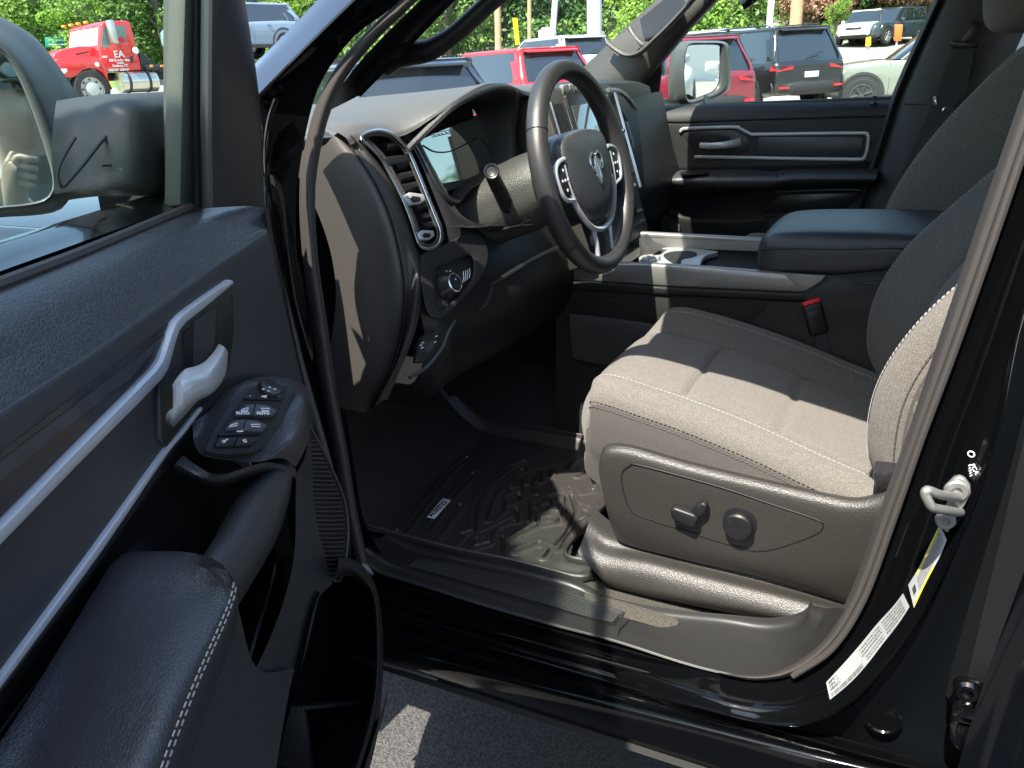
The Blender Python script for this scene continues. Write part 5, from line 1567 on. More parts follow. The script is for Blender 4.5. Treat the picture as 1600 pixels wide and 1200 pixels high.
# driver side windscreen pillar trim with grab handle
bm = NB()
Lr = [(745, -85), (652, 5), (588, 68), (553, 108), (530, 140), (516, 172)]
Rr = [(800, -85), (707, 0), (664, 44), (634, 76), (600, 109), (560, 150)]
rsurf(bm, [xr(-.85, Lr), xr(-.80, lerp2(Lr, Rr, .35)), xr(-.785, lerp2(Lr, Rr, .75)), xr(-.79, Rr), xr(-.83, [(a + 3, b + 2) for a, b in Rr])], 50, 5)
dpt = link('driver_pillar_trim', bm, mk('pillar_trim_dark', (.013, .012, .013), .5, bump=GR), TR)
dpt['label'] = 'dark driver windscreen pillar trim with looped grab handle'
bm = NB()
gpth = [P(a, b, x=-.775) for a, b in [(600, 95), (618, 86), (640, 83), (668, 79), (692, 66), (714, 50), (737, 30), (776, -6), (822, -48)]]
tube(bm, crv(gpth, 6), lambda t: .021 - .009 * min(1, t * 1.8), 14)
link('grab_handle', bm, m_dplas, dpt)
# rear view of the hood line: wiper cowl
bm = NB()
rsurf(bm, [[V((x, 1.42 - .12 * (x / .86) ** 2, 1.315)) for x in (-.86, -.4, 0, .4, .86)], [V((x, 1.50 - .12 * (x / .86) ** 2, 1.29)) for x in (-.86, -.4, 0, .4, .86)]], 20, 2)
link('cowl', bm, m_dplas, TR)

# ---------------------------------------------------------------- steering wheel and column
WC = V((-.405, .655, 1.282))
wn = V((0, -.972, .235)).normalized()
wx = V((1, 0, 0)); wu = wn.cross(wx)
if wu.z < 0: wu = -wu
def W(a, b, h=0.0): return WC + wx * a + wu * b + wn * h
bm = NB()
N_ = 72
RR = .178
rows = []
for i in range(N_):
    t = 2 * math.pi * i / N_
    c_ = W(RR * math.sin(t), RR * math.cos(t) * (1 if math.cos(t) > 0 else .985))
    rad_ = (c_ - WC).normalized()
    thick = 1 + .10 * math.exp(-((math.sin(t / 1) - .95) / .3) ** 2)
    rows.append([c_ + rad_ * (.0165 * math.cos(k * math.pi / 8) * thick) + wn * (.0185 * math.sin(k * math.pi / 8) * thick) for k in range(16)])
grid(bm, rows, cu=True, cv=True)
sw = link('steering_wheel', bm, m_wheel, TR)
sw['label'] = 'black leather steering wheel with silver mark on its hub'
# seams across the rim
bm = NB()
for t in (math.radians(-62), math.radians(62), math.radians(-128), math.radians(128)):
    c_ = W(RR * math.sin(t), RR * math.cos(t))
    rad_ = (c_ - WC).normalized()
    tube(bm, [c_ + rad_ * (.0168 * math.cos(k * math.pi / 10)) + wn * (.0188 * math.sin(k * math.pi / 10)) for k in range(20)], .0008, 5, True)
link('rim_seams', bm, m_black, sw)
bm = NB()
for k in range(150):
    t = math.radians(4 + k * 2.38)
    c_ = W((RR - .0162) * math.sin(t), (RR - .0162) * math.cos(t), .003)
    tg = (wx * math.cos(t) - wu * math.sin(t))
    tube(bm, [c_ - wn * .003 - tg * .0012, c_ + wn * .0035 + tg * .0012], .0007, 4)
link('rim_stitching', bm, m_dthread, sw)
# hub
bm = NB()
ho = [(-.100, .045), (-.080, .064), (0, .072), (.080, .064), (.100, .045), (.100, .0), (.084, -.045), (.050, -.084), (0, -.095), (-.050, -.084), (-.084, -.045), (-.100, .0)]
def hrow(k, h): return [W(a * k, (b + .01) * k - .01, h) for a, b in ho]
rsurf(bm, [hrow(.96, -.03), hrow(1.02, -.010), hrow(1.0, .002), hrow(.93, .013), hrow(.7, .021), hrow(.35, .024), hrow(.02, .025)], 60, 5, cu=True)
link('airbag_hub', bm, m_card, sw)
# mark on the hub: stylised animal head in silver, built from curved strokes
bm = NB()
def stroke(pts, r, h=.0248):
    tube(bm, [W(p.x, p.y, h) for p in crv([V((a, b, 0)) for a, b in pts], 5)], r, 8, up=wn, flat=.5)
for s in (-1, 1):
    stroke([(s * .004, .022), (s * .014, .026), (s * .025, .018), (s * .026, .004), (s * .018, -.006), (s * .013, .002), (s * .017, .010)], .0035)
    stroke([(s * .005, .016), (s * .007, .0), (s * .006, -.018), (s * .002, -.030)], .0035)
    stroke([(s * .009, -.004), (s * .012, -.016), (s * .007, -.026)], .002)
stroke([(0, .022), (0, .0), (0, -.024)], .003)
link('hub_emblem', bm, m_chrome, sw)
bm = NB()
for a, b in ((.036, -.055), (-.036, -.055)): tube(bm, [W(a - .004, b, .0205), W(a + .004, b + .002, .0205)], .0008, 5)
link('hub_marks', bm, m_plas, sw)
# spokes with silver surrounds and button pods
for s in (-1, 1):
    bm = NB()
    prism(bm, [W(s * a, b, .006) for a, b in [(.07, .035), (.11, .030), (.150, .018), (.166, .01), (.166, -.03), (.140, -.042), (.10, -.045), (.07, -.04)]], -wn * .022, .005, 3)
    link('spoke', bm, m_smooth, sw)
    bm = NB()
    tube(bm, [W(s * p.x, p.y, .010) for p in crv([V((a, b, 0)) for a, b in [(.102, .030), (.130, .026), (.147, .012), (.145, -.016), (.132, -.036), (.100, -.042)]], 5)], .0042, 8)
    link('button_surround', bm, m_silver, sw)
    bm = NB()
    prism(bm, [W(s * a, b, .012) for a, b in [(.100, .024), (.126, .020), (.141, .010), (.139, -.014), (.128, -.030), (.100, -.034)]], -wn * .008, .003)
    link('button_pod', bm, m_dplas, sw)
    bm = NB()
    for a, b in ((.121, .012), (.121, -.022), (.110, -.005), (.132, -.005), (.121, -.005)):
        lathe(bm, [(.003, 0), (.002, .001), (0, .001)], frame_mat(W(s * a, b, .0125), wn), 8)
    link('button_marks', bm, m_white, sw)
bm = NB()
prism(bm, [W(a, b, .002) for a, b in [(-.046, -.075), (.046, -.075), (.034, -.13), (.030, -.168), (-.030, -.168), (-.034, -.13)]], -wn * .018, .004, 3)
link('lower_spoke', bm, m_smooth, sw)
bm = NB()
tube(bm, [W(p.x, p.y, .008) for p in crv([V((a, b, 0)) for a, b in [(-.108, .02), (-.106, -.02), (-.088, -.062), (-.050, -.099), (0, -.110), (.050, -.099), (.088, -.062), (.106, -.02), (.108, .02)]], 5)], .0055, 8)
for s in (-1, 1):
    tube(bm, [W(s * .040, -.100, .006), W(s * .036, -.13, .004), W(s * .036, -.162, .0)], .0045, 8)
link('silver_spoke_trim', bm, m_silver, sw)
bm = NB()
lathe(bm, [(.075, .0), (.085, .03), (.082, .06), (.06, .07)], frame_mat(W(0, -.01, -.012), -wn), 32)
link('wheel_back_cover', bm, m_smooth, sw)
# column shroud
bm = NB()
cs = []
for k, (d, rx, rz, dz_) in enumerate([(.055, .062, .055, -.005), (.08, .072, .066, -.008), (.12, .078, .072, -.014), (.18, .080, .072, -.022), (.26, .085, .07, -.03)]):
    cs.append([W(rx * math.cos(t) * (1 if abs(math.cos(t)) < .99 else .97), rz * math.sin(t) + dz_, -d) for t in [j * math.pi / 10 for j in range(20)]])
rsurf(bm, cs, 50, 4, cu=True)
colm = link('steering_column', bm, m_bezel, TR)
colm['label'] = 'steering column shroud with indicator stalk'
bm = NB()
s0, s1_ = W(-.06, -.02, -.10), P(768, 268, x=-.555)
tube(bm, crv([W(-.05, -.05, -.10), P(796, 325, x=-.47), P(782, 300, x=-.50), P(773, 282, x=-.53), s1_], 5), lambda t: .014 - .003 * abs(t - .5), 14)
dirk = (s1_ - P(782, 300, x=-.50)).normalized()
link('indicator_stalk', bm, m_dplas, colm)
bm = NB()
lathe(bm, [(.0125, -.03), (.0140, -.006), (.0140, .002), (.0125, .005), (.0105, .0045), (.008, .002), (0, .001)], frame_mat(s1_, (dirk * .4 + (CAM - s1_).normalized() * .6)), 24)
link('stalk_end', bm, m_smooth, colm)
bm = NB()
rsurf(bm, [[Q(a, b, .02) for a, b in [(700, 352), (740, 356), (790, 350), (830, 347)]], [P(a, b, x=-.47) for a, b in [(745, 352), (780, 354), (812, 352), (832, 350)]], [P(a, b, x=-.47) for a, b in [(745, 356), (780, 358), (812, 356), (832, 353)]]], 16, 3)
tube(bm, crv([P(760, 360, x=-.47), P(785, 358, x=-.47), P(806, 354, x=-.47), P(818, 351, x=-.47)], 5), .004, 8)
link('tilt_lever', bm, m_smooth, colm)
# ---------------------------------------------------------------- latch striker, stickers on the rear jamb
kj = V((-.908, 0, 0))
def J(px, py, h=0.0): return P(px, py, x=-.931 - h)
bm = NB()
prism(bm, [J(a, b, .004) for a, b in [(1478, 768), (1482, 756), (1490, 748), (1499, 745), (1508, 749), (1516, 760), (1517, 772), (1508, 790), (1500, 802), (1492, 812), (1481, 834), (1474, 830), (1471, 812), (1474, 798), (1480, 788)]], V((.008, 0, 0)), .0022, 3)
stk = link('door_striker', bm, m_zinc, TR)
stk['label'] = 'zinc door latch loop bolted to the black rear jamb'
bm = NB()
lp_ = [J(1500, 778, .002), J(1486, 776, .022), J(1466, 772, .045), J(1450, 766, .055), J(1446, 772, .057), J(1452, 786, .057), J(1458, 793, .054), J(1476, 797, .038), J(1494, 800, .012), J(1500, 800, .002)]
tube(bm, crv(lp_, 5), .0048, 12)
link('latch_loop', bm, m_zinc, stk)
for a, b, r in ((1494, 766, .012), (1477, 812, .010)):
    bm = NB()
    lathe(bm, [(r, 0), (r, .003), (r * .85, .005), (r * .45, .005), (r * .4, .002), (0, .002)], frame_mat(J(a, b, .004), (-1, -.1, .05)), 20)
    link('striker_bolt', bm, m_zinc, stk)

def sticker(name, outer, x, mat, parent, tilt=None):
    bm = NB()
    prism(bm, outer, V((.0008, 0, 0)))
    return link(name, bm, mat, parent)
# point on the jamb surface: blend of depths used for the jamb rows
bvh = None
def onj(px, py, h=.003):
    """nearest hit on the rear jamb, found once from the finished mesh"""
    global bvh
    from mathutils.bvhtree import BVHTree
    if bvh is None:
        o = bpy.data.objects['rear_jamb']
        bvh = BVHTree.FromPolygons([v.co for v in o.data.vertices], [p.vertices for p in o.data.polygons])
    d = ray(px, py).normalized()
    hit, n, i, dist = bvh.ray_cast(CAM, d)
    if hit is None: return J(px, py)
    n = V((-1, -.05, .1)).normalized()
    return hit + n * h
# long certification label following the curve
A = [(1411, 925), (1395, 946), (1372, 971), (1345, 1004), (1318, 1035), (1291, 1064)]
B = [(1421, 946), (1404, 972), (1380, 1003), (1353, 1038), (1328, 1065), (1297, 1091)]
def ribbon(name, A, B, mat, parent, h=.003, n=24):
    a = resample(crv([V((*p, 0)) for p in A], 6), n); b = resample(crv([V((*p, 0)) for p in B], 6), n)
    bm = NB()
    rows = [[onj(p.x + (q.x - p.x) * t, p.y + (q.y - p.y) * t, h) for p, q in zip(a, b)] for t in (0, .33, .66, 1)]
    grid(bm, rows)
    return link(name, bm, mat, parent)
lab = ribbon('certification_label', A, B, m_label, TR)
lab['label'] = 'long white vehicle label with printed lines and bar code curving along the jamb'
a_ = resample(crv([V((*p, 0)) for p in A], 6), 60); b_ = resample(crv([V((*p, 0)) for p in B], 6), 60)
def LP(s, t, h=.0037):
    i = s * 59; k = min(58, int(i)); f = i - k
    p = a_[k].lerp(a_[k + 1], f); q = b_[k].lerp(b_[k + 1], f)
    return onj(p.x + (q.x - p.x) * t, p.y + (q.y - p.y) * t, h)
bm = NB()
def quad(bm, s0, s1, t0, t1):
    c = [LP(s0, t0), LP(s1, t0), LP(s1, t1), LP(s0, t1)]
    vs = [bm.verts.new(p) for p in c]
    bm.faces.new(vs)
rg = random.Random(4)
s = .62
while s < .975:
    w_ = rg.choice((.003, .005, .008)); quad(bm, s, s + w_, .72, .93); s += w_ + rg.choice((.003, .005))
def textline(bm, s0, s1, t, h=.055, body=None):
    if body is None:
        s = s0
        while s < s1:
            w_ = rg.uniform(.008, .022); quad(bm, s, min(s1, s + w_), t, t + h * rg.uniform(.6, 1)); s += w_ + .006
# readable words at the lower end, run from lower left to upper right
def lword(bm, s, t, body, size):
    o = LP(s, t, .004); xa = LP(s - .06, t, .004) - o; yb_ = LP(s, t - .2, .004) - o
    n = xa.cross(yb_).normalized()
    text(bm, body, frame_mat(o, n, xa), size, .0002, align='LEFT', bold=.00008)
lword(bm, .975, .16, 'MFD BY: FCA US LLC', .0060)
lword(bm, .975, .36, 'VIN: 1C6SRFBG2RN', .0060)
lword(bm, .975, .56, 'VEHICLE MADE IN U.S.A.', .0060)
for t in (.12, .28, .44, .60, .76): textline(bm, .05, .30, t, .09)
for t in (.14, .30, .46): textline(bm, .33, .60, t, .09)
for t in (.66, .80): textline(bm, .33, .56, t, .07)
link('label_print', bm, m_ink, lab)
# tyre label with yellow borders
A2 = [(1467, 818), (1457, 838), (1446, 862), (1434, 885), (1422, 908)]
B2 = [(1478, 842), (1468, 862), (1456, 888), (1443, 915), (1427, 946)]
A2 = [(1468, 817), (1458, 838), (1446, 863), (1435, 886), (1419, 912)]
B2 = [(1479, 842), (1470, 864), (1457, 889), (1444, 914), (1428, 948)]
lab2 = ribbon('tyre_label', A2, B2, m_label, TR)
lab2['label'] = 'narrow white label with yellow edges hanging below the latch loop'
a_ = resample(crv([V((*p, 0)) for p in A2], 6), 60); b_ = resample(crv([V((*p, 0)) for p in B2], 6), 60)
bm = NB()
for t in (.24, .34, .44, .54, .64, .74): textline(bm, .06, .80, t, .05)
link('label_print', bm, m_ink, lab2)
bm = NB()
for k in range(14): quad(bm, .02 + k * .055, .02 + k * .055 + .055, .02, .13)
for k in range(11): quad(bm, .40 + k * .052, .40 + k * .052 + .052, .87, .98)
link('yellow_border', bm, m_yellow, lab2)
bm = NB()
for k in range(4): quad(bm, .86 + k * .02, .88 + k * .02, .30, .62)
link('tyre_symbol', bm, m_ink, lab2)
# small black sticker above the striker
bm = NB()
tri = [onj(a, b, .0012) for a, b in [(1517, 703), (1533, 731), (1521, 752), (1511, 745)]]
bm.faces.new([bm.verts.new(p) for p in tri])
st3 = link('small_sticker', bm, m_gloss, TR)
bm = NB()
o = onj(1520, 722, .002); xa = onj(1527, 736, .002) - o; ya = onj(1526, 718, .002) - o
text(bm, 'FCA', frame_mat(onj(1522, 731, .0035), xa.cross(ya), xa), .0062, .0002, bold=.0001)
for k in range(5):
    p_, q_ = onj(1513 + k * .6, 727 + k * 4, .002), onj(1516 + k * .6, 725 + k * 4, .002)
    tube(bm, [p_, q_], .0006, 4)
lathe(bm, [(.0038, 0), (.0026, .0004), (.0024, 0)], frame_mat(onj(1517, 708, .003), xa.cross(ya)), 12)
link('sticker_print', bm, m_white, st3)

# ---------------------------------------------------------------- floor mat: a loose thing
FM = thing('floor_mat', 'black rubber floor mat with deep tyre tread pattern under the steering wheel', 'floor mat', (-.5, .8, .6))
zf = .600
def Fm(px, py, z=zf): return P(px, py, z=z) 
mo = [(-.735, 1.16), (-.735, 1.0), (-.735, .80), (-.725, .68), (-.71, .60), (-.70, .545), (-.655, .545), (-.655, .60), (-.60, .615), (-.40, .60), (-.20, .60), (-.20, .80), (-.20, 1.0), (-.20, 1.18), (-.45, 1.20)]
def mz(x, y): return zf + (.20 * ss(1.0, 1.3, y))
bm = NB()
ins = inside(mo)
# body of the mat as a fine height field
nx, ny = 225, 280
X0, X1, Y0, Y1 = -.735, -.20, .545, 1.20
def seg_d(px, py, a, b):
    ax, ay = a; bx, by = b
    dx, dy = bx - ax, by - ay
    t = max(0, min(1, ((px - ax) * dx + (py - ay) * dy) / (dx * dx + dy * dy)))
    return math.hypot(px - ax - dx * t, py - ay - dy * t)
def mp(px, py):
    q = P(px, py, z=zf); return (q.x, q.y)
# grooves of the tread, traced on the floor plane
GL = [[(742, 855), (770, 847), (776, 838)], [(770, 847), (770, 828)], [(786, 872), (786, 840)], [(786, 850), (806, 840)], [(750, 835), (800, 812), (806, 815)],
      [(786, 797), (808, 790), (838, 775)], [(807, 814), (807, 795)], [(838, 815), (838, 797)], [(806, 838), (842, 820)], [(842, 820), (842, 805), (870, 800), (880, 815)],
      [(828, 812), (828, 780)], [(828, 807), (862, 790)], [(862, 790), (862, 776), (885, 772), (884, 785), (875, 815), (845, 820)],
      [(786, 797), (790, 778), (810, 770)], [(812, 782), (812, 770)], [(800, 765), (830, 758), (834, 770)], [(790, 795), (770, 812)],
      [(830, 758), (845, 735), (880, 728)], [(845, 752), (845, 738)], [(815, 765), (815, 745), (840, 735)], [(860, 745), (862, 728), (900, 718)], [(885, 733), (893, 722)],
      [(842, 790), (858, 775), (892, 770)], [(760, 812), (772, 775), (796, 750), (816, 735)], [(742, 830), (745, 790), (765, 755), (800, 728), (820, 722)],
      [(700, 862), (722, 835), (745, 828)], [(724, 866), (745, 842)], [(668, 856), (690, 830), (720, 790)], [(655, 846), (680, 815), (712, 770), (740, 740)],
      [(630, 835), (640, 822), (700, 740), (730, 715)], [(622, 842), (622, 830)], [(806, 862), (842, 848)], [(842, 848), (862, 856), (850, 870)], [(876, 860), (890, 835), (900, 822)], [(842, 792), (878, 785), (884, 800), (870, 815)], [(903, 744), (926, 736)], [(888, 762), (905, 770), (926, 766)], [(893, 775), (900, 800), (887, 828)], [(905, 788), (934, 798)], [(868, 852), (893, 822), (925, 806)], [(884, 862), (905, 838), (930, 822)]]
GW = [[mp(a, b) for a, b in l] for l in GL]
def gdepth(x, y):
    d = 9
    for l in GW:
        for a, b in zip(l, l[1:]):
            if abs(x - a[0]) > .16 and abs(x - b[0]) > .16: continue
            d = min(d, seg_d(x, y, a, b))
    return d
vs = {}
for i in range(nx + 1):
    for j in range(ny + 1):
        x = X0 + (X1 - X0) * i / nx; y = Y0 + (Y1 - Y0) * j / ny
        e = 1e9
        for k in range(len(mo)): e = min(e, seg_d(x, y, mo[k - 1], mo[k]))
        inn = ins(x, y)
        if not inn and e > .004: continue
        d = gdepth(x, y)
        z = mz(x, y) - .007 * (1 - ss(.0018, .0042, d)) + .0025 * (1 - ss(.004, .008, abs(d - .008)))
        lipk = (1 - ss(.006, .030, e))
        z += .020 * lipk * ss(.60, .70, y) + .006 * lipk
        vs[i, j] = bm.verts.new((x, y, z))
for i in range(nx):
    for j in range(ny):
        q = [vs.get((i, j)), vs.get((i + 1, j)), vs.get((i + 1, j + 1)), vs.get((i, j + 1))]
        if all(q): bm.faces.new(q)
body = link('mat_body', bm, m_mat, None, 30)
body.parent = FM; body.location = -FM.location
bm = NB()
rm = crv([V((x, y, mz(x, y) + (.026 if y > .66 else .012 - .0 * y))) for x, y in mo[1:13]], 5)
tube(bm, rm, .0045, 8, up=(0, 0, 1), flat=1.6)
o = link('mat_rim', bm, m_mat, None); o.parent = FM; o.location = -FM.location
bm = NB()
lb = [P(a, b, z=zf + .006) for a, b in [(667, 807), (679, 809), (704, 781), (692, 778)]]
prism(bm, lb, V((0, 0, -.003)), .0006)
o = link('maker_label', bm, mk('label_grey', (.55, .57, .57), .4), None); o.parent = FM; o.location = -FM.location
xa = (P(699, 784, z=zf + .006) - P(675, 806, z=zf + .006))
oo = P(684.5, 795, z=zf + .0066)
bm = NB()
text(bm, 'AUXITO', frame_mat(oo, (0, 0, 1), xa), .017, .0003, bold=.0006)
o = link('label_lettering', bm, m_ink, None); o.parent = FM; o.location = -FM.location
bm = NB()
pp = P(700, 782.5, z=zf + .0068)
lathe(bm, [(.0022, 0), (.0012, .0004), (0, .0004)], frame_mat(pp, (0, 0, 1)), 10)
o = link('label_dot', bm, m_orange, None); o.parent = FM; o.location = -FM.location
# ================================================================ outside
def gz(x, y):
    r = math.hypot(x, y)
    k = ss(12, 27, r)
    s = .055 * max(y, -3) + (.000013 * x ** 3 if x > 0 else 0)
    return k * min(s, 4.5)
def G(px, py):
    """where the sight line meets the ground"""
    d = ray(px, py)
    t = 0.5
    for _ in range(900):
        p = CAM + d * t
        if p.z < gz(p.x, p.y): return p
        t += .1 if t < 60 else .5
    return CAM + d * t
def AT(px, py, dist):
    d = ray(px, py); t = dist / math.hypot(d.x, d.y)
    return CAM + d * t

m_asph = mk('asphalt', (.018, .0185, .020), .8, bump=[('vor', 260, .7, .0025), ('noise', 40, .5, .004)], var=(170, .9, (.075, .073, .07)))
m_lot = mk('lot_surface', (.20, .19, .17), .9, bump=[('noise', 60, .5, .004)], var=(1.5, .6, (.33, .31, .275)))
m_grass = mk('grass', (.10, .17, .035), .9, bump=[('noise', 20, 1, .05)], var=(2, .8, (.17, .26, .05)))
def tag_s(o, kind='structure'): o['kind'] = kind; return o
bm = NB()
import bisect
ax_s = [-250, -120, -60, -30, -16, -8, -5, -3, -1.5, 0, 1.5, 3, 5, 8, 11, 14, 18, 22, 27, 33, 40, 50, 60, 75, 95, 130, 200, 400]
ay_s = [-300, -150, -80, -40, -20, -10, -6, -3, -1, 1, 3, 5, 8, 11, 14, 18, 22, 26, 30, 36, 44, 55, 70, 90, 130, 200, 400]
def fine(a):
    o = []
    for p, q in zip(a, a[1:]): o += [p, (p + q) / 2]
    return o + [a[-1]]
AX, AY = fine(ax_s), fine(ay_s)
grid(bm, [[V((x, y, gz(x, y) - .03)) for y in AY] for x in AX])
tag_s(link('ground', bm, m_grass, None, 60))
def patch(name, f, mat, lift, x0, x1, y0, y1, n=70):
    bm = NB()
    vs = {}
    for i in range(n + 1):
        for j in range(n + 1):
            x, y = x0 + (x1 - x0) * i / n, y0 + (y1 - y0) * j / n
            vs[i, j] = bm.verts.new((x, y, gz(x, y) + lift))
    for i in range(n):
        for j in range(n):
            c = (x0 + (x1 - x0) * (i + .5) / n, y0 + (y1 - y0) * (j + .5) / n)
            if f(*c): bm.faces.new((vs[i, j], vs[i + 1, j], vs[i + 1, j + 1], vs[i, j + 1]))
    bmesh.ops.delete(bm, geom=[v for v in bm.verts if not v.link_faces], context='VERTS')
    return tag_s(link(name, bm, mat, None, 60))
patch('asphalt', lambda x, y: True, m_asph, .004, -7, 6, -7, 6, 26)
patch('parking_lot', lambda x, y: (x > 6 or y < -7 or x < -7 or y > 6) and y < 15 + .2 * x, m_lot, .0, -45, 62, -60, 20, 90)
patch('road', lambda x, y: True, m_lot, .012, -60, 70, 17, 27, 60)

# ---------------------------------------------------------------- generic vehicle
def glossy(name, col, r=.3): return mk(name, col, r, coat=1, coat_r=.04)
m_tyre = mk('tyre', (.02, .02, .021), .8)
m_rim = mk('alloy', (.5, .5, .5), .35, metal=.9)
m_rimd = mk('dark_alloy', (.09, .09, .095), .35, metal=.7)
m_cglass = mk('car_glass', (.012, .016, .018), .04, coat=1, coat_r=.02, spec=1)
m_tail = mk('tail_lens', (.55, .01, .02), .15, coat=1)
m_lamp = mk('head_lens', (.75, .77, .78), .1, coat=1)
m_trimb = mk('car_trim', (.02, .021, .022), .5)
m_plate = mk('plate', (.55, .6, .65), .4)

def wheel(parent, x, y, r, wdt, rimm, side):
    bm = NB()
    mt = frame_mat((x, y, r), (0, side, 0), (1, 0, 0))
    lathe(bm, [(r * .66, wdt / 2 - .01), (r * .72, wdt / 2), (r * .93, wdt / 2 - .004), (r, wdt / 2 - .04), (r, -wdt / 2 + .04), (r * .93, -wdt / 2), (r * .6, -wdt / 2)], mt, 36)
    ty = link('wheel', bm, m_tyre, parent)
    bm = NB()
    lathe(bm, [(r * .67, wdt / 2 - .03), (r * .67, wdt / 2 - .008), (r * .62, wdt / 2 - .004), (r * .60, wdt / 2 - .04), (r * .2, wdt / 2 - .08), (0, wdt / 2 - .08)], mt, 30)
    for k in range(7):
        a = k * 2 * math.pi / 7
        for da in (-.10, .10):
            p = mt @ V((r * .14 * math.cos(a), r * .14 * math.sin(a), wdt / 2 - .012))
            q = mt @ V((r * .62 * math.cos(a + da), r * .62 * math.sin(a + da), wdt / 2 - .014))
            tube(bm, [p, q], r * .045, 6)
    lathe(bm, [(r * .17, wdt / 2 - .03), (r * .15, wdt / 2 - .004), (0, wdt / 2)], mt, 16)
    link('rim', bm, rimm, ty)

